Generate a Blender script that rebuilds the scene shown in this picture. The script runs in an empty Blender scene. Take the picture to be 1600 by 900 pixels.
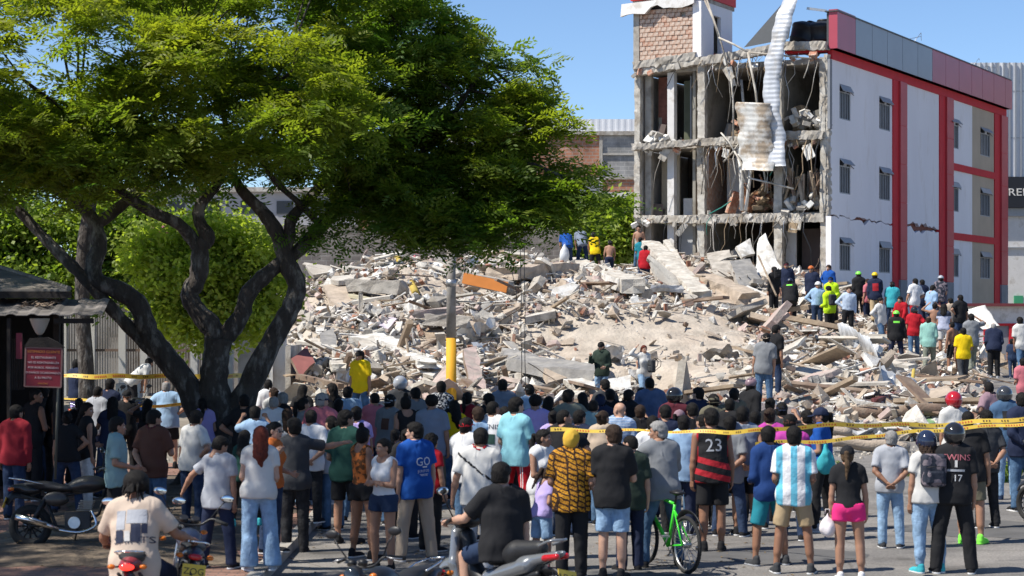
import bpy, bmesh, math, random
import numpy as np
from mathutils import Vector, Matrix, Quaternion, Euler
from mathutils.bvhtree import BVHTree
rnd = random.Random(7)
S = bpy.context.scene
COL = S.collection
F = 3200.0; HY = 490.0; CAMZ = 3.0
def P(px, py, d):
    """point at distance d (metres along +y) seen at pixel px,py of the photograph"""
    return Vector(((px-800)*d/F, d, CAMZ+(HY-py)*d/F))
# ---------------- camera
cd = bpy.data.cameras.new('camera'); cam = bpy.data.objects.new('camera', cd); COL.objects.link(cam)
cam.location = (0, 0, CAMZ); cam.rotation_euler = (math.radians(90), 0, 0)
cd.sensor_width = 36; cd.lens = 72; cd.shift_y = 0.025; cd.clip_end = 6000; cd.clip_start = 0.5
cd.dof.use_dof = True; cd.dof.focus_distance = 52; cd.dof.aperture_fstop = 4.0
S.camera = cam
# ---------------- sky and sun
w = bpy.data.worlds.new('World'); S.world = w; w.use_nodes = True
nt = w.node_tree; bg = nt.nodes['Background']
sky = nt.nodes.new('ShaderNodeTexSky'); sky.sky_type = 'NISHITA'; sky.sun_disc = False
SUN_AZ = math.atan2(-0.93, -0.36); SUN_EL = math.radians(53)
sky.sun_elevation = SUN_EL; sky.sun_rotation = SUN_AZ; sky.altitude = 1000
sky.air_density = 0.8; sky.dust_density = 0.0; sky.ozone_density = 5.0
nt.links.new(sky.outputs[0], bg.inputs['Color']); bg.inputs['Strength'].default_value = 0.112
sd = bpy.data.lights.new('sun', 'SUN'); sun = bpy.data.objects.new('sun', sd); COL.objects.link(sun)
sd.energy = 4.9; sd.angle = math.radians(0.53); sd.color = (1.0, 0.95, 0.86)
sv = Vector((math.sin(SUN_AZ)*math.cos(SUN_EL), math.cos(SUN_AZ)*math.cos(SUN_EL), math.sin(SUN_EL)))
sun.rotation_euler = (-sv).to_track_quat('-Z', 'Y').to_euler(); sun.location = (-20, -10, 40)
S.view_settings.view_transform = 'Standard'; S.view_settings.look = 'None'
S.view_settings.exposure = 0.5; S.view_settings.gamma = 1.0
S.render.resolution_x = 1024; S.render.resolution_y = 576
S.render.engine = 'CYCLES'

# ---------------- helpers
def tag(o, label=None, cat=None, group=None, kind=None):
    if label: o['label'] = label
    if cat: o['category'] = cat
    if group: o['group'] = group
    if kind: o['kind'] = kind
    return o
def link(o, parent=None):
    COL.objects.link(o)
    if parent is not None: o.parent = parent
    return o
def empty(name, loc=(0,0,0), rz=0, label=None, cat=None, group=None, parent=None):
    o = bpy.data.objects.new(name, None); link(o, parent); o.location = loc
    o.rotation_euler = (0, 0, rz); o.empty_display_size = 0.2
    return tag(o, label, cat, group)
def npmesh(name, V, Fq, mats=(), mi=None, smooth=True):
    """mesh from numpy: V (n,3); Fq (m,3|4) or list of such arrays"""
    me = bpy.data.meshes.new(name)
    V = np.asarray(V, dtype=np.float32).reshape(-1, 3)
    fl = Fq if isinstance(Fq, list) else [Fq]
    fl = [np.asarray(f, dtype=np.int32) for f in fl if len(f)]
    if not fl: fl = [np.zeros((0, 3), np.int32)]
    me.vertices.add(len(V)); me.vertices.foreach_set('co', V.ravel())
    tot = np.concatenate([np.full(len(f), f.shape[1], np.int32) for f in fl])
    vi = np.concatenate([f.ravel() for f in fl])
    st = np.concatenate([[0], np.cumsum(tot)[:-1]]).astype(np.int32) if len(tot) else np.zeros(0, np.int32)
    me.loops.add(len(vi)); me.loops.foreach_set('vertex_index', vi)
    me.polygons.add(len(tot)); me.polygons.foreach_set('loop_start', st)
    try: me.polygons.foreach_set('loop_total', tot)
    except Exception: pass
    for m in mats: me.materials.append(m)
    if mi is not None: me.polygons.foreach_set('material_index', np.asarray(mi, np.int32))
    me.update(calc_edges=True)
    me.polygons.foreach_set('use_smooth', np.full(len(tot), bool(smooth)))
    me.validate()
    return me
def frame_z(d):
    d = Vector(d).normalized(); q = d.to_track_quat('Z', 'Y'); return q.to_matrix()
class MB:
    """collects shapes with per-face materials, then links them as one mesh object"""
    def __init__(s): s.V = []; s.Fc = []; s.M = []; s.Sm = []
    def add(s, vs, fs, m=0, sm=False):
        o = len(s.V); s.V.extend([tuple(v) for v in vs])
        for f in fs: s.Fc.append([i+o for i in f]); s.M.append(m); s.Sm.append(sm)
        return s
    def box(s, c, size, m=0, R=None, taper=1.0):
        x, y, z = size[0]/2, size[1]/2, size[2]/2; vs = []
        for sz in (-1, 1):
            t = taper if sz > 0 else 1
            for sx, sy in ((-1,-1),(1,-1),(1,1),(-1,1)):
                v = Vector((sx*x*t, sy*y*t, sz*z))
                if R is not None: v = R @ v
                vs.append(v+Vector(c))
        return s.add(vs, [(0,3,2,1),(4,5,6,7),(0,1,5,4),(1,2,6,5),(2,3,7,6),(3,0,4,7)], m)
    def box2(s, a, b, m=0):
        c = [(a[i]+b[i])/2 for i in range(3)]; sz = [abs(b[i]-a[i]) for i in range(3)]
        return s.box(c, sz, m)
    def beam(s, a, b, w, h, m=0, up=(0,0,1)):
        a = Vector(a); b = Vector(b); d = (b-a); L = d.length; d.normalize()
        u = Vector(up); sx = d.cross(u)
        if sx.length < 1e-4: sx = d.cross(Vector((0,1,0)))
        sx.normalize(); uz = sx.cross(d)
        R = Matrix((sx, d, uz)).transposed()
        return s.box((a+b)/2, (w, L, h), m, R)
    def tube(s, pts, r, m=0, n=8, cap=True, sm=True, flat=1.0):
        pts = [Vector(p) for p in pts]; rs = r if isinstance(r, (list, tuple)) else [r]*len(pts)
        vs = []; prev = None
        for i, p in enumerate(pts):
            if i == 0: t = pts[1]-pts[0]
            elif i == len(pts)-1: t = pts[-1]-pts[-2]
            else: t = (pts[i+1]-pts[i-1])
            t.normalize()
            if prev is None:
                a = t.orthogonal().normalized()
            else:
                a = prev - t*prev.dot(t)
                a = a.normalized() if a.length > 1e-5 else t.orthogonal().normalized()
            prev = a; b = t.cross(a)
            for k in range(n):
                an = 2*math.pi*k/n
                vs.append(p + (a*math.cos(an)+b*math.sin(an)*flat)*rs[i])
        fs = []
        for i in range(len(pts)-1):
            for k in range(n):
                k2 = (k+1) % n
                fs.append((i*n+k, i*n+k2, (i+1)*n+k2, (i+1)*n+k))
        s.add(vs, fs, m, sm)
        if cap:
            o = len(s.V)-len(vs)
            s.Fc.append([o+k for k in range(n)][::-1]); s.M.append(m); s.Sm.append(False)
            s.Fc.append([o+(len(pts)-1)*n+k for k in range(n)]); s.M.append(m); s.Sm.append(False)
        return s
    def ring(s, c, R, r, axis=(1,0,0), m=0, n=28, k=8, sy=1.0):
        c = Vector(c); M3 = frame_z(axis); vs = []; fs = []
        for i in range(n):
            a = 2*math.pi*i/n
            for j in range(k):
                b = 2*math.pi*j/k
                rr = R + r*math.cos(b)
                vs.append(c + M3 @ Vector((rr*math.cos(a), rr*math.sin(a), r*sy*math.sin(b))))
        for i in range(n):
            for j in range(k):
                i2 = (i+1) % n; j2 = (j+1) % k
                fs.append((i*k+j, i2*k+j, i2*k+j2, i*k+j2))
        return s.add(vs, fs, m, True)
    def lathe(s, c, prof, axis=(0,0,1), m=0, n=16, sm=True):
        c = Vector(c); M3 = frame_z(axis); vs = []; fs = []
        for (r, z) in prof:
            for k in range(n):
                a = 2*math.pi*k/n; vs.append(c + M3 @ Vector((r*math.cos(a), r*math.sin(a), z)))
        for i in range(len(prof)-1):
            for k in range(n):
                k2 = (k+1) % n; fs.append((i*n+k, i*n+k2, (i+1)*n+k2, (i+1)*n+k))
        return s.add(vs, fs, m, sm)
    def prism(s, poly, depth, m=0, M=None):
        """poly: list of (x,z) in the xz plane, extruded +y by depth; M: 4x4"""
        n = len(poly); vs = [Vector((x, 0, z)) for x, z in poly]+[Vector((x, depth, z)) for x, z in poly]
        if M is not None: vs = [M @ v for v in vs]
        fs = [tuple(range(n)), tuple(range(2*n-1, n-1, -1))]+[(i, (i+n), ((i+1) % n)+n, (i+1) % n) for i in range(n)]
        return s.add(vs, fs, m)
    def sphere(s, c, r, m=0, n=12, k=8, sc=(1,1,1), R=None):
        c = Vector(c); vs = []; fs = []
        for i in range(k+1):
            t = math.pi*i/k
            for j in range(n):
                a = 2*math.pi*j/n
                v = Vector((r*sc[0]*math.sin(t)*math.cos(a), r*sc[1]*math.sin(t)*math.sin(a), r*sc[2]*math.cos(t)))
                if R is not None: v = R @ v
                vs.append(c+v)
        for i in range(k):
            for j in range(n):
                j2 = (j+1) % n; fs.append((i*n+j, (i+1)*n+j, (i+1)*n+j2, i*n+j2))
        return s.add(vs, fs, m, True)
    def mesh(s, name, mats):
        me = bpy.data.meshes.new(name); me.from_pydata(s.V, [], s.Fc)
        for m in (mats if isinstance(mats, (list, tuple)) else [mats]): me.materials.append(m)
        me.polygons.foreach_set('material_index', s.M); me.polygons.foreach_set('use_smooth', s.Sm)
        me.update(); return me
    def build(s, name, mats, parent=None, bevel=0, loc=None, **kw):
        o = bpy.data.objects.new(name, s.mesh(name, mats)); link(o, parent)
        if loc is not None: o.location = loc
        if bevel:
            b = o.modifiers.new('bevel', 'BEVEL'); b.width = bevel; b.segments = 2; b.limit_method = 'ANGLE'
        return tag(o, **kw)

# ---------------- materials
MC = {}
def _n(nt, t, **kw):
    n = nt.nodes.new(t)
    for k, v in kw.items(): setattr(n, k, v)
    return n
def mat(name, col, rough=0.85, var=0.25, scale=6.0, bump=0.15, bscale=40.0, metal=0.0, spec=0.4, col2=None, c2amt=0.4, c2scale=1.2,
        emit=None, estr=0.0, stretch=None, attr=None, attramt=1.0, trans=0.0, coat=0.0, bdist=0.01):
    """noise-varied principled material in object coordinates"""
    if name in MC: return MC[name]
    m = bpy.data.materials.new(name); m.use_nodes = True; nt = m.node_tree; L = nt.links
    b = nt.nodes['Principled BSDF']
    tc = _n(nt, 'ShaderNodeTexCoord'); src = tc.outputs['Object']
    if stretch:
        mp = _n(nt, 'ShaderNodeMapping'); mp.inputs['Scale'].default_value = stretch
        L.new(src, mp.inputs[0]); src = mp.outputs[0]
    base = None
    if attr:
        at = _n(nt, 'ShaderNodeAttribute'); at.attribute_name = attr; base = at.outputs['Color']
    if col2 is not None:
        n2 = _n(nt, 'ShaderNodeTexNoise'); n2.inputs['Scale'].default_value = c2scale; n2.inputs['Detail'].default_value = 6
        n2.inputs['Roughness'].default_value = 0.65
        L.new(src, n2.inputs['Vector'])
        r = _n(nt, 'ShaderNodeValToRGB'); r.color_ramp.elements[0].position = 0.62-c2amt*0.35; r.color_ramp.elements[1].position = 0.72-c2amt*0.25
        L.new(n2.outputs['Fac'], r.inputs[0])
        mx = _n(nt, 'ShaderNodeMix', data_type='RGBA'); L.new(r.outputs[0], mx.inputs[0])
        if base is not None: L.new(base, mx.inputs[6])
        else: mx.inputs[6].default_value = (*col, 1)
        mx.inputs[7].default_value = (*col2, 1); base = mx.outputs[2]
    if var > 0:
        n1 = _n(nt, 'ShaderNodeTexNoise'); n1.inputs['Scale'].default_value = scale; n1.inputs['Detail'].default_value = 5
        L.new(src, n1.inputs['Vector'])
        mr = _n(nt, 'ShaderNodeMapRange'); mr.inputs[1].default_value = 0.25; mr.inputs[2].default_value = 0.75
        mr.inputs[3].default_value = 1-var; mr.inputs[4].default_value = 1+var*0.6; L.new(n1.outputs['Fac'], mr.inputs[0])
        hs = _n(nt, 'ShaderNodeMix', data_type='RGBA', blend_type='MULTIPLY'); hs.inputs[0].default_value = 1
        if base is not None: L.new(base, hs.inputs[6])
        else: hs.inputs[6].default_value = (*col, 1)
        L.new(mr.outputs[0], hs.inputs[7]); base = hs.outputs[2]
    if base is not None: L.new(base, b.inputs['Base Color'])
    else: b.inputs['Base Color'].default_value = (*col, 1)
    b.inputs['Roughness'].default_value = rough; b.inputs['Metallic'].default_value = metal
    b.inputs['Specular IOR Level'].default_value = spec
    if coat: b.inputs['Coat Weight'].default_value = coat
    if emit: b.inputs['Emission Color'].default_value = (*emit, 1); b.inputs['Emission Strength'].default_value = estr
    if bump > 0:
        n3 = _n(nt, 'ShaderNodeTexNoise'); n3.inputs['Scale'].default_value = bscale; n3.inputs['Detail'].default_value = 4
        L.new(src, n3.inputs['Vector'])
        bp = _n(nt, 'ShaderNodeBump'); bp.inputs['Strength'].default_value = min(1, bump*2); bp.inputs['Distance'].default_value = bdist
        L.new(n3.outputs['Fac'], bp.inputs['Height']); L.new(bp.outputs[0], b.inputs['Normal'])
    MC[name] = m; return m
def brickmat(name, c1, c2, mortar, sx, sy, mort=0.012, plane='xz', rough=0.9, bump=0.5, stain=None, offset=0.5):
    if name in MC: return MC[name]
    m = bpy.data.materials.new(name); m.use_nodes = True; nt = m.node_tree; L = nt.links; b = nt.nodes['Principled BSDF']
    tc = _n(nt, 'ShaderNodeTexCoord'); sp = _n(nt, 'ShaderNodeSeparateXYZ'); cb = _n(nt, 'ShaderNodeCombineXYZ')
    L.new(tc.outputs['Object'], sp.inputs[0])
    L.new(sp.outputs[{'x':0,'y':1,'z':2}[plane[0]]], cb.inputs[0]); L.new(sp.outputs[{'x':0,'y':1,'z':2}[plane[1]]], cb.inputs[1])
    br = _n(nt, 'ShaderNodeTexBrick'); L.new(cb.outputs[0], br.inputs['Vector']); br.offset = offset
    br.inputs['Scale'].default_value = 1; br.inputs['Brick Width'].default_value = sx; br.inputs['Row Height'].default_value = sy
    br.inputs['Mortar Size'].default_value = mort; br.inputs['Color1'].default_value = (*c1, 1); br.inputs['Color2'].default_value = (*c2, 1)
    br.inputs['Mortar'].default_value = (*mortar, 1); br.inputs['Bias'].default_value = 0
    n1 = _n(nt, 'ShaderNodeTexNoise'); n1.inputs['Scale'].default_value = 1.3; n1.inputs['Detail'].default_value = 8
    L.new(tc.outputs['Object'], n1.inputs['Vector'])
    mr = _n(nt, 'ShaderNodeMapRange'); mr.inputs[1].default_value = 0.3; mr.inputs[2].default_value = 0.7; mr.inputs[3].default_value = 0.6; mr.inputs[4].default_value = 1.25
    L.new(n1.outputs['Fac'], mr.inputs[0])
    mx = _n(nt, 'ShaderNodeMix', data_type='RGBA', blend_type='MULTIPLY'); mx.inputs[0].default_value = 1
    L.new(br.outputs['Color'], mx.inputs[6]); L.new(mr.outputs[0], mx.inputs[7]); L.new(mx.outputs[2], b.inputs['Base Color'])
    b.inputs['Roughness'].default_value = rough; b.inputs['Specular IOR Level'].default_value = 0.25
    bp = _n(nt, 'ShaderNodeBump'); bp.inputs['Strength'].default_value = bump; bp.inputs['Distance'].default_value = 0.01; bp.invert = True
    L.new(br.outputs['Fac'], bp.inputs['Height']); L.new(bp.outputs[0], b.inputs['Normal'])
    MC[name] = m; return m
def srgb(r, g, b):
    f = lambda c: (c/255/12.92) if c/255 <= 0.04045 else ((c/255+0.055)/1.055)**2.4
    return (f(r), f(g), f(b))
M_conc = mat('concrete', (0.40,0.37,0.33), 0.95, 0.35, 3, 0.5, 25, col2=(0.30,0.27,0.23), c2amt=0.4, c2scale=2)
M_concl = mat('concrete_pale', (0.50,0.47,0.42), 0.95, 0.25, 4, 0.5, 25, col2=(0.34,0.30,0.25), c2amt=0.5, c2scale=1.5)
M_plaster = mat('white_plaster', (0.72,0.70,0.66), 0.9, 0.15, 3, 0.2, 30, col2=(0.45,0.42,0.37), c2amt=0.25, c2scale=3)
M_black = mat('black_plastic', (0.015,0.015,0.017), 0.45, 0.1, 20, 0.05, 80)
M_blackgloss = mat('black_gloss', (0.012,0.012,0.014), 0.12, 0.0, 20, 0, coat=0.6)
M_rubber = mat('rubber', (0.02,0.02,0.02), 0.85, 0.2, 30, 0.3, 60)
M_chrome = mat('chrome', (0.75,0.75,0.75), 0.18, 0.0, 5, 0, metal=1.0)
M_steel = mat('steel', (0.42,0.42,0.43), 0.4, 0.2, 20, 0.05, 60, metal=0.8)
M_galv = mat('galvanised_sheet', (0.62,0.63,0.64), 0.45, 0.25, 5, 0.1, 40, metal=0.35, col2=(0.45,0.44,0.42), c2amt=0.3)
M_wood = mat('timber', (0.30,0.22,0.14), 0.85, 0.35, 3, 0.3, 30, stretch=(6,1,6))
def tile_text(body, size, mats, parent, M, depth=0.004, name='lettering', align='CENTER', sx=1.0):
    """text as real thin letters; M maps the text plane (x right, y up, z out) to parent space"""
    cu = bpy.data.curves.new(name, 'FONT'); cu.body = body; cu.size = size; cu.extrude = depth/2
    cu.align_x = align; cu.align_y = 'CENTER'; cu.resolution_u = 3
    t = bpy.data.objects.new(name, cu); COL.objects.link(t)
    dg = bpy.context.evaluated_depsgraph_get(); me = bpy.data.meshes.new_from_object(t.evaluated_get(dg))
    bpy.data.objects.remove(t); bpy.data.curves.remove(cu)
    me.transform(M @ Matrix.Diagonal((sx, 1, 1, 1)))
    me.materials.clear(); me.materials.append(mats)
    if parent is None and name is None: return me
    o = bpy.data.objects.new(name, me); link(o, parent); return o
# ================= ground and the shape of the rubble mound
def smooth(a, b, x):
    t = min(1, max(0, (x-a)/(b-a))); return t*t*(3-2*t)
def ground_z(x, y):
    return smooth(40, 66, y)*1.0
CP = []   # control points of the rubble surface (x, y, z)
def cp(px, py, d): v = P(px, py, d); CP.append((v.x, v.y, v.z))
for a in [(470,452,72),(540,430,74),(600,405,75),(650,402,76),(700,408,77),(760,402,79),(820,398,81),(885,414,79),(940,416,78.5),(1000,446,79),(1050,400,84),
          (1100,410,82),(1160,425,80),(1200,440,78),(1250,455,77),(1290,470,76),(1340,495,72),(1400,520,70),(1450,540,68),
          (470,500,63),(540,490,66),(620,480,66),(700,480,68),(780,475,66),(860,470,66),(940,470,66),(1020,480,66),(1100,480,67),(1160,490,67),(1250,520,64),(1320,550,62),
          (470,560,54),(560,560,55),(640,560,56),(720,560,56),(800,570,56),(880,575,57),(960,560,57),(1040,560,57),(1120,570,55),(1200,575,54),(1280,585,54),(1360,590,55),(1440,615,54),(1500,625,54),
          (480,620,50),(560,620,50),(640,625,49),(720,625,49),(800,628,49),(900,630,50),(1000,632,50),(1100,635,49),(1200,642,47.5),(1300,645,47.5),(1400,650,47.5),(1500,655,48)]: cp(*a)
for px in range(440, 1560, 80):
    v = P(px, 600, 45.0); CP.append((v.x, v.y, ground_z(v.x, v.y)-0.05))
    v = P(px, 600, 41.5); CP.append((v.x, v.y, ground_z(v.x, v.y)-0.1))
for d in range(46, 100, 6):
    for px in (400, 1600-(d-46)*1.2):
        v = P(px, 600, d); CP.append((v.x, v.y, ground_z(v.x, v.y)-0.1))
# (px, head y, distance, height) of the people who stand on the rubble: their feet shape the surface
RP = []
def add_rp(px, hy, d, h=1.72):
    v = P(px, hy, d); CP.append((v.x, v.y, v.z-h)); return v
def mound_np(X, Y):
    C = CPN
    X = np.asarray(X, float); Y = np.asarray(Y, float); sh = X.shape; X = X.ravel(); Y = Y.ravel()
    out = np.zeros_like(X)
    for i in range(0, len(X), 20000):
        dx = X[i:i+20000, None]-C[None, :, 0]; dy = (Y[i:i+20000, None]-C[None, :, 1])*0.8
        w = 1/(dx*dx+dy*dy+0.25)**2.0
        out[i:i+20000] = (w*C[None, :, 2]).sum(1)/w.sum(1)
    g = np.clip((Y-40)/26, 0, 1); g = g*g*(3-2*g)
    # fade to the ground outside the heap
    e = np.clip((Y-43.5)/2.5, 0, 1)*np.clip((97-Y)/6, 0, 1)
    lx = (435-800)/F*Y; rx = (1560-800)/F*Y
    e = e*np.clip((X-lx)/1.2+0.3, 0, 1)*np.clip((rx-X)/1.5+0.3, 0, 1)
    out = (g-0.15)*(1-e)+out*e
    return out.reshape(sh)
def mound_z(x, y): return float(mound_np(np.array([x]), np.array([y]))[0])
def stand_z(x, y): return max(ground_z(x, y), mound_z(x, y))

# ground sheet out to the horizon
ys = list(np.linspace(-30, 38, 18))+list(np.linspace(40, 68, 20))+[80, 110, 160, 300, 700, 1500, 3000]
xs = list(np.linspace(-60, 60, 31)); xs = [-2500, -800, -250, -120]+xs+[120, 250, 800, 2500]
GV = [(x, y, ground_z(x, y)) for y in ys for x in xs]; nx = len(xs)
GF = [(j*nx+i, j*nx+i+1, (j+1)*nx+i+1, (j+1)*nx+i) for j in range(len(ys)-1) for i in range(nx-1)]
M_ground = mat('bare_ground', (0.25,0.22,0.18), 0.95, 0.3, 0.7, 0.4, 12, col2=(0.18,0.15,0.12), c2amt=0.4, c2scale=0.5)
g = MB().add(GV, GF, 0, True).build('ground', M_ground, kind='structure')
# road surface
def roadmat():
    m = mat('asphalt', (0.165,0.155,0.145), 0.9, 0.3, 0.8, 0.5, 60, col2=(0.225,0.208,0.19), c2amt=0.5, c2scale=0.5, bdist=0.006)
    nt = m.node_tree; L = nt.links; b = nt.nodes['Principled BSDF']
    # worn cracks between old slabs
    tc = _n(nt, 'ShaderNodeTexCoord'); vo = _n(nt, 'ShaderNodeTexVoronoi', feature='DISTANCE_TO_EDGE'); vo.inputs['Scale'].default_value = 0.45
    nz = _n(nt, 'ShaderNodeTexNoise'); nz.inputs['Scale'].default_value = 2.0; nz.inputs['Detail'].default_value = 6
    mx = _n(nt, 'ShaderNodeMix', data_type='VECTOR'); mx.inputs[0].default_value = 0.12
    L.new(tc.outputs['Object'], nz.inputs['Vector']); L.new(tc.outputs['Object'], mx.inputs[4]); L.new(nz.outputs['Color'], mx.inputs[5])
    L.new(mx.outputs[1], vo.inputs['Vector'])
    r = _n(nt, 'ShaderNodeValToRGB'); r.color_ramp.elements[0].color = (0.6,0.58,0.55,1); r.color_ramp.elements[0].position = 0.0; r.color_ramp.elements[1].position = 0.012
    L.new(vo.outputs['Distance'], r.inputs[0])
    old = b.inputs['Base Color'].links[0].from_socket
    mm = _n(nt, 'ShaderNodeMix', data_type='RGBA', blend_type='MULTIPLY'); mm.inputs[0].default_value = 0.85
    L.new(old, mm.inputs[6]); L.new(r.outputs[0], mm.inputs[7])
    # gravel specks
    v2 = _n(nt, 'ShaderNodeTexNoise'); v2.inputs['Scale'].default_value = 45; v2.inputs['Detail'].default_value = 3; L.new(tc.outputs['Object'], v2.inputs['Vector'])
    mr = _n(nt, 'ShaderNodeMapRange'); mr.inputs[1].default_value = 0.35; mr.inputs[2].default_value = 0.65; mr.inputs[3].default_value = 0.75; mr.inputs[4].default_value = 1.3
    L.new(v2.outputs['Fac'], mr.inputs[0])
    m3 = _n(nt, 'ShaderNodeMix', data_type='RGBA', blend_type='MULTIPLY'); m3.inputs[0].default_value = 1
    L.new(mm.outputs[2], m3.inputs[6]); L.new(mr.outputs[0], m3.inputs[7]); L.new(m3.outputs[2], b.inputs['Base Color'])
    o_ = _n(nt, 'ShaderNodeTexNoise'); o_.inputs['Scale'].default_value = 1.1; o_.inputs['Detail'].default_value = 7; L.new(tc.outputs['Object'], o_.inputs['Vector'])
    rr_ = _n(nt, 'ShaderNodeValToRGB'); rr_.color_ramp.elements[0].position = .30; rr_.color_ramp.elements[0].color = (.55,.54,.53,1); rr_.color_ramp.elements[1].position = .42; L.new(o_.outputs['Fac'], rr_.inputs[0])
    m4 = _n(nt, 'ShaderNodeMix', data_type='RGBA', blend_type='MULTIPLY'); m4.inputs[0].default_value = 1; L.new(m3.outputs[2], m4.inputs[6]); L.new(rr_.outputs[0], m4.inputs[7]); L.new(m4.outputs[2], b.inputs['Base Color'])
    return m
M_road = roadmat()
EDGE = -2.75
ry = list(np.linspace(-20, 66, 60))
V = []; Fq = []
for y in ry:
    for x in np.linspace(EDGE, 45, 20): V.append((x, y, ground_z(x, y)+0.006))
for j in range(len(ry)-1):
    for i in range(19): Fq.append((j*20+i, j*20+i+1, (j+1)*20+i+1, (j+1)*20+i))
MB().add(V, Fq, 0, True).build('road', M_road, kind='structure')
# patched repairs in the asphalt
def blob(cx, cy, rx, ry_, n, seed, z):
    r = random.Random(seed); vs = []
    for k in range(n):
        a = 2*math.pi*k/n; q = 1+r.uniform(-.18, .18); vs.append((cx+rx*q*math.cos(a), cy+ry_*q*math.sin(a), z))
    return vs
M_patch = mat('asphalt_patch', (0.115,0.112,0.11), 0.92, 0.3, 2, 0.4, 50)
pm = MB()
for i, (cx, cy, a, b) in enumerate([(3.2,25.4,1.1,.9),(6.6,28.5,1.3,1.2),(1.2,23.2,.8,.7),(-1.0,26.5,.6,1.1),(8.2,24.6,.7,1.0)]):
    vs = blob(cx, cy, a, b, 22, i, 0.010); pm.add(vs, [tuple(range(22))])
pm.build('asphalt_repair', M_patch, kind='structure')
# brick pavement on the left with its kerb
M_pave = brickmat('brick_paving', (0.34,0.19,0.14), (0.25,0.14,0.11), (0.16,0.12,0.10), 0.21, 0.11, 0.008, 'xy', 0.9, 0.5)
MB().box2((-40, -20, -0.05), (EDGE-0.16, 39.5, 0.12)).build('pavement', M_pave, kind='structure')
kb = empty('kerb'); kb['kind'] = 'structure'
kme = None
for i in range(58):
    y0 = -18+i*1.0
    if kme is None: kme = MB().box((0, 0, 0), (0.158, 0.985, 0.2)).mesh('kerb_stone', M_conc)
    o = bpy.data.objects.new('kerb_stone', kme); link(o, kb); o.location = (EDGE-0.08, y0+0.5, 0.035+rnd.uniform(-.006, .006)); o.rotation_euler = (0, rnd.uniform(-.02,.02), rnd.uniform(-.006,.006))
# soil and leaf litter around the big tree
M_soil = mat('soil', (0.10,0.075,0.055), 0.97, 0.5, 3, 0.8, 18, col2=(0.17,0.13,0.09), c2amt=0.5, c2scale=2.5, bdist=0.03)
sv_, sf_ = [], []
for j in range(25):
    for i in range(21):
        x = -6.6+i*0.17; y = 23.3+j*0.55; e = math.sin(math.pi*i/20)*math.sin(math.pi*j/24)
        sv_.append((x+0.15*math.sin(j*1.7), y+0.1*math.sin(i*2.1), 0.124+0.10*e**0.5+0.02*math.sin(i*1.3+j*2.2)*e))
for j in range(24):
    for i in range(20): sf_.append((j*21+i, j*21+i+1, (j+1)*21+i+1, (j+1)*21+i))
MB().add(sv_, sf_, 0, True).build('soil', M_soil, kind='structure')

# ================= damaged apartment block
BO = Vector((5.07, 86.0, 0)); BA = math.atan2(-0.467, 0.884)
M_white = mat('facade_paint', (0.80,0.79,0.82), 0.85, 0.07, 0.6, 0.08, 30, col2=(0.72,0.70,0.71), c2amt=0.25, c2scale=1.2, stretch=(1,1,.35))
M_whitew = mat('white_render', (0.66,0.64,0.62), 0.9, 0.15, 1.5, 0.2, 30, col2=(0.45,0.42,0.38), c2amt=0.3, c2scale=1.5)
M_beige = mat('beige_paint', (0.46,0.38,0.29), 0.88, 0.1, 1.0, 0.1, 30)
M_redp = mat('red_paint', (0.56,0.02,0.03), 0.75, 0.12, 1.5, 0.1, 30)
M_redpan = mat('red_cladding', (0.40,0.06,0.09), 0.4, 0.10, 0.8, 0.03, 20, spec=0.5)
M_greypan = mat('grey_cladding', (0.25,0.28,0.32), 0.4, 0.08, 0.8, 0.03, 20, spec=0.5)
M_greyb = mat('grey_plinth', (0.24,0.25,0.27), 0.85, 0.15, 2, 0.1, 30)
M_glass = mat('dark_glass', (0.02,0.025,0.03), 0.08, 0, 1, 0, spec=0.8)
M_frame = mat('window_metal', (0.33,0.34,0.36), 0.5, 0.1, 10, 0.05, metal=0.3)
M_frameD = mat('window_metal_dark', (0.07,0.075,0.08), 0.5, 0.1, 10, 0.05, metal=0.3)
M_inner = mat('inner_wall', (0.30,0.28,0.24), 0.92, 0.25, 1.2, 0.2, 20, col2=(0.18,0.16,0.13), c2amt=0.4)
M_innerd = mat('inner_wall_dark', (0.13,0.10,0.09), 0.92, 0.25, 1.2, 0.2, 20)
M_green = mat('green_plastic', (0.03,0.22,0.18), 0.5, 0.1, 5, 0.05)
M_clay = mat('clay_brick', (0.42,0.19,0.12), 0.92, 0.3, 7, 0.4, 30, col2=(0.50,0.36,0.28), c2amt=0.5, c2scale=6)
M_clay2 = mat('clay_brick_pale', (0.50,0.30,0.21), 0.92, 0.3, 7, 0.4, 30, col2=(0.52,0.42,0.35), c2amt=0.5, c2scale=6)
M_claydk = mat('clay_brick_dark', (0.24,0.10,0.075), 0.92, 0.3, 7, 0.4, 30)
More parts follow.
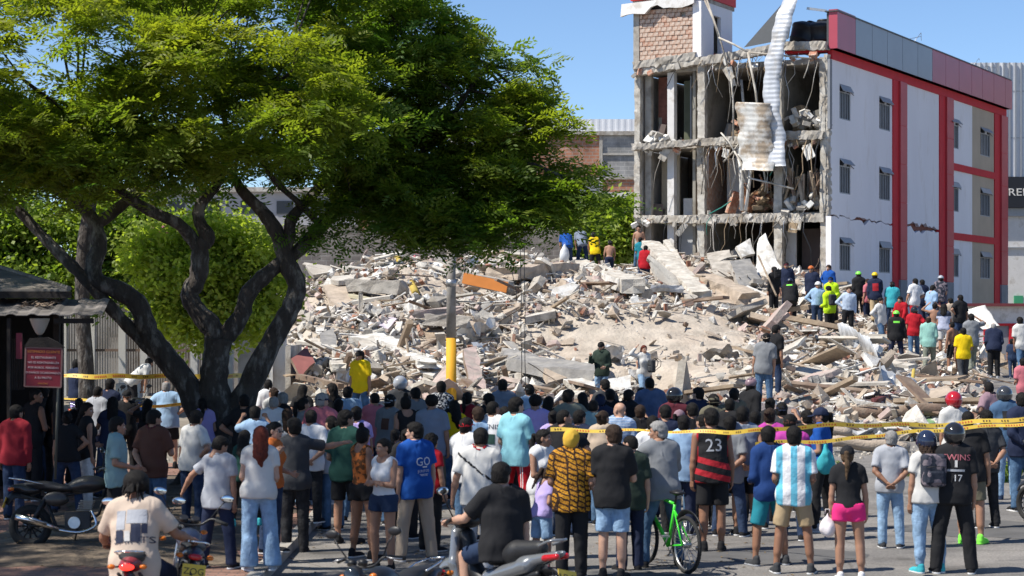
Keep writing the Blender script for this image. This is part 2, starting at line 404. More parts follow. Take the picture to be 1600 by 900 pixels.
def rough_bar(a, b, w, h, seed, amp=0.06, step=0.35, endamp=0.25):
    """a broken concrete member between a and b: subdivided box with crumbled faces"""
    r = random.Random(seed); a = Vector(a); b = Vector(b); d = b-a; L = d.length; d.normalize()
    up = Vector((0,0,1)) if abs(d.z) < 0.9 else Vector((0,1,0))
    sx = d.cross(up).normalized(); uz = sx.cross(d); n = max(2, int(L/step)); ring = []
    prof = [(-.5,-.5),(0,-.52),(.5,-.5),(.52,0),(.5,.5),(0,.52),(-.5,.5),(-.52,0)]
    m = MB(); vs = []
    for i in range(n+1):
        t = i/n
        for (u, v) in prof:
            e = endamp if i in (0, n) else 0
            vs.append(a+d*(L*t+r.uniform(-e, e)*(1 if e else 0)+ (r.uniform(-.3,.3)*L/n if 0<i<n else 0)) + sx*(u*w+r.uniform(-amp, amp)) + uz*(v*h+r.uniform(-amp, amp)))
    fs = []
    for i in range(n):
        for k in range(8):
            k2 = (k+1) % 8; fs.append((i*8+k, (i+1)*8+k, (i+1)*8+k2, i*8+k2))
    c0 = len(vs); vs.append(a+d*r.uniform(-.1,.2)); vs.append(b-d*r.uniform(-.1,.2))
    for k in range(8):
        k2 = (k+1) % 8; fs.append((c0, k, k2)); fs.append((c0+1, n*8+k2, n*8+k))
    m.add(vs, fs, 0, False); return m
AB = empty('apartment_building', BO, BA, 'half collapsed four storey block with white side wall, red columns and torn open front', 'building')
W_ = 8.55; LN = 27.8
def fy(px):
    k = (px-800)/F; return (12.63-82*k)/(.884*k-.467)
Z = dict(g=0.9, f1=4.28, f2=7.1, f3=10.1, rf=13.3, top=15.1)
# floor slabs of the rooms (set back behind the broken beams)
for z in (Z['f1'], Z['f2'], Z['f3'], Z['rf']):
    MB().box2((0.25, 0.35, z-0.22), (W_-0.3, LN-0.3, z)).build('floor_slab', M_conc, AB)
# back and cross walls, rooms
for i, (z0, z1) in enumerate(((Z['g'],Z['f1']),(Z['f1'],Z['f2']),(Z['f2'],Z['f3']),(Z['f3'],Z['rf']))):
    z1 = z1-0.224
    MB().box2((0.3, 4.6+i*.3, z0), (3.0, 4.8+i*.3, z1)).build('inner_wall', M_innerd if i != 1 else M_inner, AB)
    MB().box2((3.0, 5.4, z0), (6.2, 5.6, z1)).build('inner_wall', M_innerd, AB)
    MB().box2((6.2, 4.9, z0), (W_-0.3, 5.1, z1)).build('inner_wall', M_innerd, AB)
    MB().box2((3.02, 0.5, z0), (3.17, 5.4, z1)).build('inner_wall', M_inner if i % 2 else M_clay2, AB)
    MB().box2((6.3, 0.6, z0), (6.45, 4.9, z1)).build('inner_wall', M_inner, AB)
    MB().box2((0.02, 0.5, z0), (0.2, LN-0.2, z1)).build('outer_wall', M_whitew, AB)
MB().box2((0.2, LN-0.2, 0.9), (W_-0.3, LN, 13.4)).build('outer_wall', M_whitew, AB)
# left bay partitions (pale jamb between the two door-wide openings on each floor)
for i, (z0, z1) in enumerate(((Z['f1'],Z['f2']),(Z['f2'],Z['f3']),(Z['f3'],Z['rf']))):
    z1 -= 0.226
    MB().box2((1.45, 0.3, z0), (1.75, 0.62, z1)).build('door_jamb', M_whitew, AB)
    MB().box2((2.55, 0.4, z0), (2.68, 1.8, z1)).build('door_jamb', M_inner, AB)
    MB().box2((0.35, 0.5, z0), (0.62, 0.75, z1)).build('door_jamb', M_conc, AB)
MB().box2((0.62, 1.6, Z['f2']), (1.45, 1.7, Z['f3']-.35)).build('door_panel', mat('cream_door', (0.50,0.43,0.33), 0.7, 0.1, 2, 0.05), AB)
MB().box2((1.8, 1.2, Z['f2']), (2.2, 1.26, Z['f2']+0.75)).build('door_panel', M_whitew, AB)
MB().box2((1.75, 0.8, Z['f1']), (2.68, 0.86, Z['f2']-.25)).build('door_panel', mat('grey_door', (0.40,0.41,0.42), 0.6, 0.2, 2, 0.05), AB)
MB().box2((1.78, 1.3, Z['f3']), (2.5, 1.36, Z['rf']-.5)).build('door_panel', mat('green_glass_door', (0.12,0.13,0.09), 0.25, 0.2, 2, 0.02), AB)
MB().box2((2.1, 1.2, Z['f3']), (2.16, 1.26, Z['rf']-.3)).build('door_frame', M_frame, AB)
MB().box2((3.6, 1.6, Z['f2']), (4.6, 1.68, Z['f3']-.6)).build('door_panel', mat('white_panel', (0.55,0.53,0.50), 0.7, 0.2, 2, 0.05), AB)
MB().box2((0.65, 1.2, Z['f3']), (1.42, 1.32, Z['rf']-.3)).build('inner_wall', M_claydk, AB)
MB().box2((6.9, 1.4, Z['f1']-2.6), (8.1, 1.5, Z['f1']-.3)).build('inner_wall', M_inner, AB)
MB().box2((6.9, 1.6, Z['f1']), (8.0, 1.7, Z['f1']+2.2)).build('inner_wall', M_innerd, AB)
MB().box2((6.46, .9, Z['f1']), (6.9, 1.0, Z['f1']+2.1)).build('door_panel', M_whitew, AB)
# broken columns
for i, (x, w) in enumerate(((0.18,0.30),(3.08,0.38),(6.42,0.42),(8.32,0.28))):
    for j, (z0, z1) in enumerate(((0.9,4.2),(4.2,7.05),(7.05,10.05),(10.05,13.3))):
        rough_bar((x, 0.18, z0), (x+rnd.uniform(-.05,.05), 0.2, z1), w*.85, 0.28, i*7+j, 0.018, 0.14, 0.02).build('concrete_column', M_concl, AB)
# broken edge beams: uneven, sagging in the middle bays
beams = [((0,.1,Z['f1']-.2),(3.2,.05,Z['f1']-.1),.4,.34),((3.2,.05,Z['f1']-.1),(6.4,.1,Z['f1']-.15),.4,.36),((6.4,.1,Z['f1']-.2),(8.4,.1,Z['f1']-.1),.4,.36),
         ((0.1,.1,Z['f2']-.14),(3.1,0,Z['f2']-.22),.42,.42),((3.1,0,Z['f2']-.2),(6.4,.05,Z['f2']-.22),.42,.48),((6.4,.05,Z['f2']-.2),(8.4,.1,Z['f2']-.25),.42,.5),
         ((0.1,-.25,Z['f3']-.14),(3.1,-.2,Z['f3']-.05),.5,.36),((3.0,-.1,Z['f3']-.05),(6.5,.0,Z['f3']-.0),.5,.42),((6.5,0,Z['f3']+.1),(8.4,.1,Z['f3']+.05),.6,.75),
         ((0.1,.1,Z['rf']-.2),(3.1,0,Z['rf']+.15),.4,.42),((3.1,0,Z['rf']+.1),(6.6,.2,Z['rf']+.5),.4,.5),((6.6,.2,Z['rf']+.55),(8.5,.15,Z['rf']+.45),.45,.62)]
for i, (a, b, w, h) in enumerate(beams): rough_bar(a, b, w*.7, min(.34, h*.72), 100+i, 0.032, 0.10, 0.05).build('concrete_beam', M_concl if i % 2 else M_conc, AB)
# ragged edge of the side wall along the torn corner
for j, (z0, z1) in enumerate(((0.9,4.2),(4.2,7.0),(7.0,10.0),(10.0,13.4))):
    rough_bar((W_-0.06, 0.3, z0), (W_-0.1, 0.3, z1), 0.14, 0.42, 300+j, 0.035, 0.12, 0.02).build('broken_wall_edge', M_concl, AB)
MB().box2((8.5, -0.05, 4.3-3.3), (8.72, 0.28, 6.9)).build('column_casing', M_white, AB)
MB().box2((8.56, -0.02, 10.4), (8.66, 0.25, 13.2)).build('column_casing', M_greyb, AB)
# side wall: facade panels by storey with real window openings and a jagged gap where it cracked
fx = W_
cols = [(fy(1394), fy(1413)), (fy(1467), fy(1486)), (fy(1553), fy(1571))]
yA = 0.42
wins = {}
zrow = [(10.93,12.36),(7.9,9.33),(4.75,6.12)]
def wall_with_holes(y0, y1, z0, z1, holes, x0, x1, name, m, top=None, bot=None):
    """wall from y0..y1, z0..z1 (thickness x0..x1) as strips round the window holes; top/bot: jagged polyline functions"""
    mb = MB(); ys_ = sorted(set([y0, y1]+[h[0] for h in holes]+[h[1] for h in holes]+list(np.arange(y0, y1, 0.33))))
    for a, b in zip(ys_[:-1], ys_[1:]):
        if b-a < 1e-4: continue
        mid = (a+b)/2; hz = [(h[2], h[3]) for h in holes if h[0]-1e-6 <= mid <= h[1]+1e-6]
        ta, tb = (top(a), top(b)) if top else (z1, z1); ba, bb = (bot(a), bot(b)) if bot else (z0, z0)
        segs = []; ca, cb_ = ba, bb
        for (p, q) in sorted(hz):
            segs.append((ca, cb_, p, p)); ca, cb_ = q, q
        segs.append((ca, cb_, ta, tb))
        for (la, lb, ha, hb) in segs:
            vs = [(x0,a,la),(x1,a,la),(x1,b,lb),(x0,b,lb),(x0,a,ha),(x1,a,ha),(x1,b,hb),(x0,b,hb)]
            mb.add(vs, [(0,3,2,1),(4,5,6,7),(0,1,5,4),(1,2,6,5),(2,3,7,6),(3,0,4,7)], 0)
    me = mb.mesh(name, m); bm = bmesh.new(); bm.from_mesh(me); bmesh.ops.remove_doubles(bm, verts=bm.verts, dist=1e-4)
    # drop the doubled faces between strips
    dd = {}
    for f in bm.faces: dd.setdefault(tuple(sorted(v.index for v in f.verts)), []).append(f)
    bmesh.ops.delete(bm, geom=[f for l in dd.values() if len(l) > 1 for f in l], context='FACES_ONLY')
    bmesh.ops.recalc_face_normals(bm, faces=bm.faces); bm.to_mesh(me); bm.free()
    o = bpy.data.objects.new(name, me); return link(o, AB)
cr = random.Random(5); crk = {}
def crack(y, side):
    k = round(y*3)
    if k not in crk: crk[k] = (cr.uniform(-.07,.07), cr.uniform(0.0,1.0))
    c = 6.93+crk[k][0]
    w0 = 0.028
    if 3.6 < y < 5.2: w0 = 0.12
    if 8.5 < y < 17.2: w0 = 0.075+0.12*math.exp(-((y-12.5)/1.3)**2)
    if 2.2 < y < 3.4: w0 = 0.02
    return c + side*w0*(0.4+crk[k][1])
secs = [(yA, cols[0][0], M_white), (cols[0][1], cols[1][0], M_white), (cols[1][1], fy(1519), M_white), (fy(1519), cols[2][0], M_beige)]
wpx = [[(1312,1329),(1374,1391)], [], [(1483,1498)], [(1532,1547)]]
for si, (a, b, m) in enumerate(secs):
    hs = []
    for (p0, p1) in wpx[si]:
        for r, (z0, z1) in enumerate(zrow):
            off = {0:0, 1:0, 2:0}[r]
            hs.append((fy(p0), fy(p1), z0, z1))
    lo = [h for h in hs if h[3] < 6.9]; hi = [h for h in hs if h[2] > 6.9]
    if si < 2:
        wall_with_holes(a, b, 0.9, 6.9, lo, fx-0.16, fx, 'side_wall', m, top=lambda y: crack(y, -1))
        wall_with_holes(a, b, 7.0, 13.25, hi, fx-0.16, fx, 'side_wall', m, bot=lambda y: crack(y, 1))
        MB().box2((fx-0.45, a, 6.2), (fx-0.2, b, 7.6)).build('inner_blockwork', M_claydk, AB)
    else:
        wall_with_holes(a, b, 0.9, 13.25, hs, fx-0.16, fx, 'side_wall', m)
    for h in hs: wins[(si, round(h[0], 3), h[2])] = h
# windows: frame, pane, bars and the tilted top vent
wr = random.Random(9)
for k, (y0, y1, z0, z1) in wins.items():
    m = MB(); t = 0.05
    m.box2((fx-.1, y0, z0), (fx-.02, y1, z0+t)); m.box2((fx-.1, y0, z1-t), (fx-.02, y1, z1))
    m.box2((fx-.1, y0, z0+t), (fx-.02, y0+t, z1-t)); m.box2((fx-.1, y1-t, z0+t), (fx-.02, y1, z1-t))
    zt = z1-0.33
    m.box2((fx-.095, y0+t, zt), (fx-.025, y1-t, zt+t))
    fr = m.build('window', M_frame, AB)
    MB().box2((fx-.075, y0+t, z0+t), (fx-.06, y1-t, zt)).build('pane', mat('frosted_glass', (0.30,0.32,0.35), 0.25, 0.15, 2, 0.02), fr)
    n = 6
    for q in range(n):
        yy = y0+t+(y1-y0-2*t)*(q+0.5)/n
        MB().box2((fx-.055, yy-0.012, z0+t), (fx-.028, yy+0.012, zt)).build('window_bar', M_frameD, fr)
    # vent sash hinged at the top, tilted outward
    tilt = wr.choice([0.45, 0.6, 0.75, 0.5])
    R = Matrix.Rotation(-tilt, 3, 'Y')
    v = MB()
    p = Vector((0, 0, 0)); v.box(Vector((fx+0.005, (y0+y1)/2, z1-0.02))+R @ Vector((0, 0, -0.15)), (0.03, (y1-y0)-0.04, 0.30), 0, R)
    v.build('window_vent', M_frame, fr)
    MB().box2((fx-.09, y0+t, zt+t), (fx-.08, y1-t, z1-t)).build('vent_pane', M_glass, fr)
    MB().beam((fx+.02, y1-.04, zt+.1), (fx+.03, y1+.35, zt-.0), .02, .02).build('stay_rod', M_frameD, fr)
# red columns with joints, and their grey feet
for (a, b) in cols:
    zz = [1.0, 4.5, 6.2, 7.9, 9.6, 11.3, 13.25]
    for i, (z0, z1) in enumerate(zip(zz[:-1], zz[1:])):
        MB().box2((fx-.16, a+(b-a)*.45, z0+(.0 if i == 0 else .012)), (fx+0.14, b, z1-.012)).build('column_panel', M_greyb if i == 0 else mat('red_column_panel', (0.48,0.05,0.06), 0.5, 0.15, 1.0, 0.04, 20), AB)
    MB().box2((fx-.1, a+(b-a)*.45+.03, 1.0), (fx+.125, b-.03, 13.24)).build('column_core', M_redp, AB)
# red horizontal bands
MB().box2((fx-.14, .42, 13.25), (fx+0.06, cols[0][0], 13.62)).build('red_band', M_redp, AB)
MB().box2((fx-.14, cols[0][0], 13.25), (fx+0.06, cols[2][1], 13.62)).build('red_band', M_redp, AB)
for (a, b) in ((secs[2][0], secs[3][1]),):
    for zc in (10.05, 6.72): MB().box2((fx+.001, a, zc-.18), (fx+.06, b, zc+.16)).build('red_band', M_redp, AB)
for (a, b) in cols[:]:
    MB().box2((fx-.15, a, .95), (fx+.05, a+(b-a)*.45-.003, 13.24)).build('red_band', M_redp, AB)
# parapet cladding: 1 red, 5 grey, 7 red panels
pp = [1298,1324,1350,1374,1398,1422,1445,1466,1487,1507,1524,1542,1560,1571]
for i, (p0, p1) in enumerate(zip(pp[:-1], pp[1:])):
    y0 = fy(p0) if i else 0.15; y1 = fy(p1)
    MB().box2((fx+.0, y0+.02, 13.63), (fx+.36, y1-.02, 15.1+(0.1 if i == 0 else 0))).build('cladding_panel', M_greypan if 1 <= i <= 5 else M_redpan, AB)
MB().box2((fx-.1, .2, 13.63), (fx+.34, LN, 15.06)).build('parapet_core', M_frameD, AB)
MB().box2((fx-.15, .1, 15.1), (fx+.4, LN, 15.15)).build('parapet_cap', M_frameD, AB)
MB().beam((fx-.1, 0.15, 15.15), (fx-.9, 0.1, 15.3), .05, .1).build('bent_cap', M_steel, AB)
# torn rebar and cables along the roof edge
for k in range(5):
    y = wr.uniform(9, 25); MB().tube([(fx-.1,y,15.1),(fx+wr.uniform(-.3,.3),y+.3,15.4+wr.uniform(0,.3)),(fx+.1,y+.9,15.35+wr.uniform(-.1,.3))], 0.012, 0, 5).build('roof_wire', M_steel, AB)
# stair tower on the roof: clay-brick front, white side with an opening, red band
def tw(name, a, b, m): return MB().box2(a, b).build(name, m, AB)
tz0, tz1 = 13.25, 15.75
tw('tower_column', (0.02, 0.02, tz0), (0.28, 0.4, tz1), M_conc); tw('tower_column', (2.72, 0.0, 13.4), (3.1, 0.4, tz1+.3), M_white)
tw('tower_wall', (0.03, 0.42, tz0), (0.2, 3.7, tz1+.2), M_whitew); tw('tower_wall', (0.2, 3.5, tz0), (3.0, 3.7, tz1+.2), M_whitew)
tw('tower_wall', (2.92, 0.42, 13.6), (3.08, 1.4, 16.1), M_white); tw('tower_wall', (2.92, 2.2, 13.6), (3.08, 3.5, 16.1), M_white); tw('tower_wall', (2.925, 1.4, 15.5), (3.075, 2.2, 16.1), M_white)
tw('tower_wall', (2.925, 1.4, 13.6), (3.075, 2.2, 13.9), M_redp)
tw('red_parapet', (-0.05, -0.12, 16.12), (3.15, 3.75, 17.9), mat('bright_red', (0.62,0.03,0.03), 0.6, 0.08, 1, 0.03))
tw('tower_roof', (0.0, 0.0, 15.95), (3.1, 3.7, 16.11), M_conc)
# torn white fascia below the red band
fv = MB(); n = 12; fr_ = random.Random(3)
for i in range(n+1):
    pass
vs = []; 
for i in range(n+1):
    x = -0.45+3.3*i/n; z_lo = 15.45+0.06*math.sin(i*1.1)+i*0.028-(0.0 if i not in (5,6) else -0.22)
    vs += [(x, -0.14-(.12 if i<6 else .05), z_lo), (x, -0.16, 16.0+i*0.012), (x, -0.02, 16.0+i*0.012), (x, -0.06, z_lo+.02)]
fs = []
for i in range(n):
    for k in range(4): fs.append((i*4+k, i*4+(k+1)%4, (i+1)*4+(k+1)%4, (i+1)*4+k))
fs += [(0,3,2,1), (n*4, n*4+1, n*4+2, n*4+3)]
fv.add(vs, fs, 0).build('torn_fascia', M_whitew, AB)
# brick by brick infill of the tower front
bx0, bx1, bz0, bz1 = 0.3, 2.7, 13.62, 15.72; br_w, br_h = 0.245, 0.19
bm_ = [MB().box((0,0,0), (br_w-.018, 0.16, br_h-.018)).mesh('brick', mm) for mm in (M_clay, M_clay2, M_clay2, mat('clay_brick_warm', (0.46,0.24,0.16), 0.92, 0.35, 6, 0.4, 30, col2=(0.5,0.4,0.33), c2amt=0.6, c2scale=5))]
tw('mortar_backing', (bx0, 0.2, 13.5), (bx1, 0.3, bz1), M_concl)
wr2 = random.Random(21); r = 0; z = bz0
while z+br_h <= bz1+.12:
    x = bx0-(0.12 if r % 2 else 0)
    while x < bx1-.05:
        xa = max(x, bx0); xb = min(x+br_w, bx1)
        if xb-xa > 0.06 and wr2.random() > 0.015:
            o = bpy.data.objects.new('brick', wr2.choice(bm_)); link(o, AB); o.location = ((xa+xb)/2, 0.12+wr2.uniform(-.02,.02), z+br_h/2)
            o.scale = ((xb-xa)/br_w, 1, 1); o.rotation_euler = (wr2.uniform(-.03,.03), 0, wr2.uniform(-.03,.03))
        x += br_w
    z += br_h; r += 1
rough_bar((0.05, .05, 13.4), (2.9, 0.02, 13.65), .34, .30, 55, .035, .12, .03).build('concrete_beam', M_conc, AB)
# rubble hanging in the rooms, timber piles, wires
def pile(cx, cy, z, wx, hz, n, m, seed, plank=False, name='debris_pile'):
    r = random.Random(seed); mb = MB()
    for i in range(n):
        a = Vector((cx+r.uniform(-wx, wx), cy+r.uniform(-.5,.6), z+abs(r.gauss(0, .5))*hz))
        R = Euler((r.uniform(-1,1), r.uniform(-1.2,1.2), r.uniform(0,3))).to_matrix()
        if plank: mb.box(a+Vector((0,0,.2)), (r.uniform(.05,.12), r.uniform(.04,.07), r.uniform(.7,1.5)), i % 3, Euler((r.uniform(-.5,.3), r.uniform(-.5,.5), r.uniform(0,3))).to_matrix())
        else: mb.box(a, (r.uniform(.1,.5), r.uniform(.1,.4), r.uniform(.06,.22)), i % 3, R)
    o = mb.build(name, m, AB); o['kind'] = 'stuff'; return o
pile(7.4, .5, Z['f2']+.55, .65, .6, 60, [M_wood, mat('old_timber', (0.22,0.15,0.11), 0.9, 0.3, 5, 0.3), mat('pale_timber', (0.36,0.29,0.22), 0.9, 0.3, 5, 0.3)], 1, True, 'splintered_timber')
pile(5.3, .7, Z['f2']+.2, .55, .9, 60, [mat('orange_rubbish', (0.42,0.20,0.10), 0.9, 0.3, 5, 0.3), M_wood, M_clay], 2)
pile(7.5, .4, Z['f3']+.5, .7, .5, 26, [M_plaster, M_concl, M_conc], 3)
pile(1.1, .1, Z['f3']+.1, .4, .3, 14, [M_plaster, M_concl, M_conc], 4)
pile(7.3, .4, Z['f2']+.2, .7, .4, 40, [M_plaster, M_concl, M_conc], 5)
pile(4.9, .8, Z['f3']+.2, .6, .8, 26, [M_clay, M_innerd, M_wood], 6)
pile(7.4, .8, Z['f1']+.1, .6, .4, 30, [M_plaster, M_clay, M_conc], 7)
pile(4.4, .2, Z['f1']+.1, 1.0, .7, 50, [M_plaster, M_conc, M_clay], 8)
wr3 = random.Random(31)
for k in range(95):
    z = wr3.choice([Z['f2'], Z['f3'], Z['rf'], Z['rf']+.3, Z['f3']]); x = wr3.uniform(3.2, 8.3) if k > 6 else wr3.uniform(.4, 3)
    L_ = wr3.uniform(.6, 2.6); dx = wr3.uniform(-.5, .5)
    pts = [(x, -.1, z-.1), (x+dx*.2, -.3-wr3.random()*.2, z-.1-L_*.3), (x+dx*.5+wr3.uniform(-.15,.15), -.3, z-.1-L_*.6), (x+dx, -.2-wr3.random()*.3, z-L_)]
    MB().tube(pts, wr3.choice([.010,.012,.016,.024]), 0, 5).build('hanging_cable', wr3.choice([M_concl, M_black, M_wood, M_conc, M_green if k % 5 == 0 else M_steel]), AB)
for k in range(150):
    z = wr3.choice([Z['f1'], Z['f2'], Z['f3'], Z['rf']+.1])-.15; x = wr3.uniform(.1, 8.4); r_ = wr3.uniform(.05, .2); R = Euler((wr3.uniform(0,6), wr3.uniform(0,6), 0)).to_matrix()
    if k % 3 == 0: MB().tube([(x, .1, z), (x+wr3.uniform(-.1,.1), -.25, z+wr3.uniform(-.05,.12)), (x+wr3.uniform(-.3,.3), -.45-wr3.random()*.3, z+wr3.uniform(-.35,.3))], .011, 0, 4).build('rebar_stub', M_steel if k % 2 else M_wood, AB)
    else: MB().box((x, -.12+wr3.uniform(-.06,.1), z+wr3.uniform(-.3,.22)), (r_*1.6, r_, r_), 0, R).build('broken_lump', wr3.choice([M_concl, M_conc, M_plaster, M_clay]), AB)
for k in range(9):   # slabs and boards left hanging from the floor edges
    z = wr3.choice([Z['f2'], Z['f3'], Z['rf']])-.25; x = wr3.uniform(.8, 8); R = Euler((wr3.uniform(-.3,.3), wr3.uniform(-.7,.7), wr3.uniform(-.4,.4))).to_matrix()
    MB().box((x, -.2, z-wr3.uniform(.1,.5)), (wr3.uniform(.15,.5), .05, wr3.uniform(.3,.9)), 0, R).build('hanging_board', wr3.choice([M_plaster, M_concl, M_wood]), AB)
for k in range(26):  # things left in the rooms
    z = wr3.choice([Z['f1'], Z['f2'], Z['f3']]); x = wr3.choice([wr3.uniform(.6,1.4), wr3.uniform(3.4,6.0), wr3.uniform(3.4,6.0), wr3.uniform(6.7,8.1)]); h_ = wr3.uniform(.3, 1.5); y = wr3.uniform(.6, 2.2)
    MB().box((x, y, z+h_/2), (wr3.uniform(.15,.6), wr3.uniform(.1,.4), h_), 0, Euler((wr3.uniform(-.3,.3), wr3.uniform(-.35,.35), wr3.uniform(0,3))).to_matrix()).build('room_debris', wr3.choice([M_innerd, M_conc, M_clay, M_whitew, M_wood, M_inner]), AB)
# bent white pipes leaning in the middle bay
for (a, b, r_) in (((3.3,-.1,15.9),(4.0,-.3,14.3),.05),((4.0,-.3,14.3),(5.35,-.5,13.6),.06),((5.35,-.5,13.6),(8.0,-.3,13.2),.05),((5.35,-.5,13.6),(5.9,-.5,10.4),.07),((3.4,-.2,16.0),(4.45,-.3,12.9),.05),((4.5,-.25,13.0),(4.6,-.2,10.1),.06),
                  ((4.1,-.3,10.4),(4.8,-.6,9.6),.05),((4.8,-.6,9.6),(5.4,-.7,8.5),.05),((5.4,-.7,8.5),(7.3,-.5,8.0),.05),((4.9,0,7.2),(4.7,.1,9.9),.14),((5.1,-.1,7.2),(5.3,0,9.8),.1),((4.85,.3,10.2),(4.75,.3,12.6),.08),((6.0,.3,10.6),(5.95,.3,12.9),.06),
                  ((5.3,-.3,10.2),(6.1,-.4,11.3),.05),((4.2,-.3,9.2),(4.9,-.4,9.9),.05),((3.55,-.2,7.1),(4.5,-.2,7.6),.03)):
    MB().tube([a, tuple((a[i]+b[i])/2+(.06 if i == 0 else 0) for i in range(3)), b], r_*.75, 0, 6).build('bent_pipe', M_green if r_ == .03 else (M_concl if r_ < .1 else M_plaster), AB)
# collapsed corrugated roof sheets
def corr_sheet(path, width, wdir, n, m, name, ripple=0.03, pitch=0.11, across=False, parent=None, thick=0.006):
    """sheet following path (list of 3D points); ribs run across the path"""
    pts = [Vector(p) for p in path]; seg = [0]
    for a, b in zip(pts[:-1], pts[1:]): seg.append(seg[-1]+(b-a).length)
    L = seg[-1]; wd = Vector(wdir).normalized(); cnt = int(L/pitch)*4; vs = []; fs = []
    if across:
        cnt = 14; K = int(width/pitch)*4
    else: K = 3
    for i in range(cnt+1):
        s = L*i/cnt; j = max(k for k in range(len(seg)) if seg[k] <= s+1e-9); j = min(j, len(pts)-2)
        t = (s-seg[j])/(seg[j+1]-seg[j]); p = pts[j].lerp(pts[j+1], t); d = (pts[j+1]-pts[j]).normalized(); nn = d.cross(wd).normalized()
        for k in range(K+1):
            u = (k/K-.5)*width*(1+.07*math.sin(s*4.3+k*2)+.05*math.sin(s*9.7+k*5))
            off = ripple*math.sin(2*math.pi*(u if across else s)/pitch)
            off += .05*math.sin(s*2.9+k*1.9)*(k/K-.5)+.035*math.sin(s*6.1+k*3.3)
            q = p+wd*u+nn*off; vs += [q, q+nn*thick]
    R_ = (K+1)*2
    for i in range(cnt):
        for k in range(K):
            a = i*R_+k*2; fs.append((a, a+2, a+R_+2, a+R_)); fs.append((a+1, a+R_+1, a+R_+3, a+3))
    for i in range(cnt):
        for k in (0, K):
            a = i*R_+k*2; fs.append((a, a+R_, a+R_+1, a+1) if k == 0 else (a, a+1, a+R_+1, a+R_))
    for k in range(K):
        for i in (0, cnt):
            a = i*R_+k*2; fs.append((a, a+1, a+3, a+2))
    return MB().add(vs, fs, 0, True).build(name, m, parent)
def B2(p): return Matrix.Translation(BO) @ Matrix.Rotation(BA, 4, 'Z') @ Vector(p)
bw = Matrix.Rotation(BA, 3, 'Z') @ Vector((1, 0, 0))
o = corr_sheet([B2((7.35,.2,16.1)), B2((7.15,-.1,15.9)), B2((7.0,-.5,15.2)), B2((6.85,-.7,14.4)), B2((6.6,-.8,13.3)), B2((6.48,-.82,12.3)), B2((6.5,-.85,11.2)), B2((6.7,-.75,10.0)), B2((6.75,-.9,8.9))], .70, bw, 0, mat('pale_sheet', (0.50,0.52,0.56), 0.5, 0.15, 4, 0.1, 40, metal=0.2, col2=(0.38,0.37,0.36), c2amt=.3, c2scale=2), 'metal_sheet', pitch=0.19, ripple=.009)
tag(o, 'long pale corrugated strip hanging down from the roof of the broken block', 'metal sheet')
o = corr_sheet([B2((5.75,-.95,11.5)), B2((5.8,-.9,10.4)), B2((5.85,-.8,9.4)), B2((6.0,-1.0,8.75))], 1.45, bw-Vector((0,0,.08)), 0, mat('rusty_sheet', (0.62,0.61,0.58), 0.55, 0.25, 4, 0.1, 40, metal=0.1, col2=(0.34,0.27,0.20), c2amt=0.5, c2scale=1.5), 'metal_sheet', pitch=0.21, ripple=.008)
tag(o, 'wide stained corrugated sheet dangling over the third floor opening', 'metal sheet')
# dark tilted roof sheet and water tanks on the roof
o = MB().add([B2(p) for p in ((4.9,.2,13.9),(6.9,.0,14.1),(7.1,.3,16.1),(6.8,.9,16.2),(5.0,.25,13.95),(6.9,.06,14.15))], [(0,1,2),(0,2,3),(4,3,2),(4,2,5)], 0).build('roof_flap', M_frameD, label='dark bent roof flap propped behind the hanging white strip', cat='metal sheet')
def tank(x, y, z, tilt, label):
    t = empty('water_tank', B2((x, y, z)), 0, label, 'water tank'); t.rotation_euler = (0, tilt, 0)
    mt = mat('tank_plastic', (0.02,0.022,0.026), 0.45, 0.15, 3, 0.05, 20)
    MB().lathe((0,0,0), [(0,.0),(.62,0),(.66,.05),(.72,.35),(.745,.37),(.745,.42),(.73,.44),(.79,.85),(.81,.87),(.81,.95),(.78,1.0),(.55,1.13),(.3,1.18),(0,1.18)], m=0, n=26).build('tank_body', mt, t)
    MB().lathe((0,0,1.17), [(0,0),(.27,0),(.29,.02),(.29,.07),(.25,.1),(0,.11)], m=0, n=20).build('lid', mt, t)
    return t
tank(7.85, 1.6, 13.75, 0.0, 'black water tank upright behind the red end of the parapet')
tank(7.0, 1.5, 13.75, 0.35, 'black water tank leaning left behind the white strip')
MB().box2((6.6,.4,13.55),(8.4,1.0,13.75)).build('roof_kerb', M_redp, AB)
# ================= white annex in front of the side wall
AN = empty('annex_building', P(1600, 490, 84)*1.0, 0, 'low white annex with red framed panels below the side wall of the broken block', 'building')
AN.location.z = 0
ax = AN.location.x
def rel(px, d=84): return (px-800)*d/F-ax
MB().box2((rel(1468), 0, 0.9), (rel(1900), 4, 2.55)).build('lower_wall', M_greyb, AN)
MB().box2((rel(1468), -.02, 2.55), (rel(1900), 4, 3.3)).build('upper_wall', M_whitew, AN)
MB().box2((rel(1436), -.35, 3.30), (rel(1900), 4.2, 3.42)).build('roof', mat('maroon_roof', (0.16,0.035,0.04), 0.7, 0.2, 2, 0.1), AN)
for p in (1478, 1492, 1520, 1536, 1576, 1620, 1664, 1708):
    MB().box2((rel(p), -.1, 1.0), (rel(p+6), -.003, 2.5)).build('red_post', M_redp, AN)
for p in (1484, 1528, 1576, 1626, 1670):
    MB().box2((rel(p), -.06, 1.25), (rel(p+30), -.025, 2.3)).build('wall_panel', M_white, AN)
MB().box2((rel(1478), -.09, 2.5), (rel(1800), -.003, 2.6)).build('red_rail', M_redp, AN)
# leaning bent white sheet against annex
o = corr_sheet([P(1525,480,80), P(1535,498,79.6), P(1548,512,79.2)], .7, (1,-.2,.3), 0, M_plaster, 'metal_sheet', ripple=.01, pitch=.3); tag(o, 'bent white sheet lying against the annex beside the people climbing', 'metal sheet')
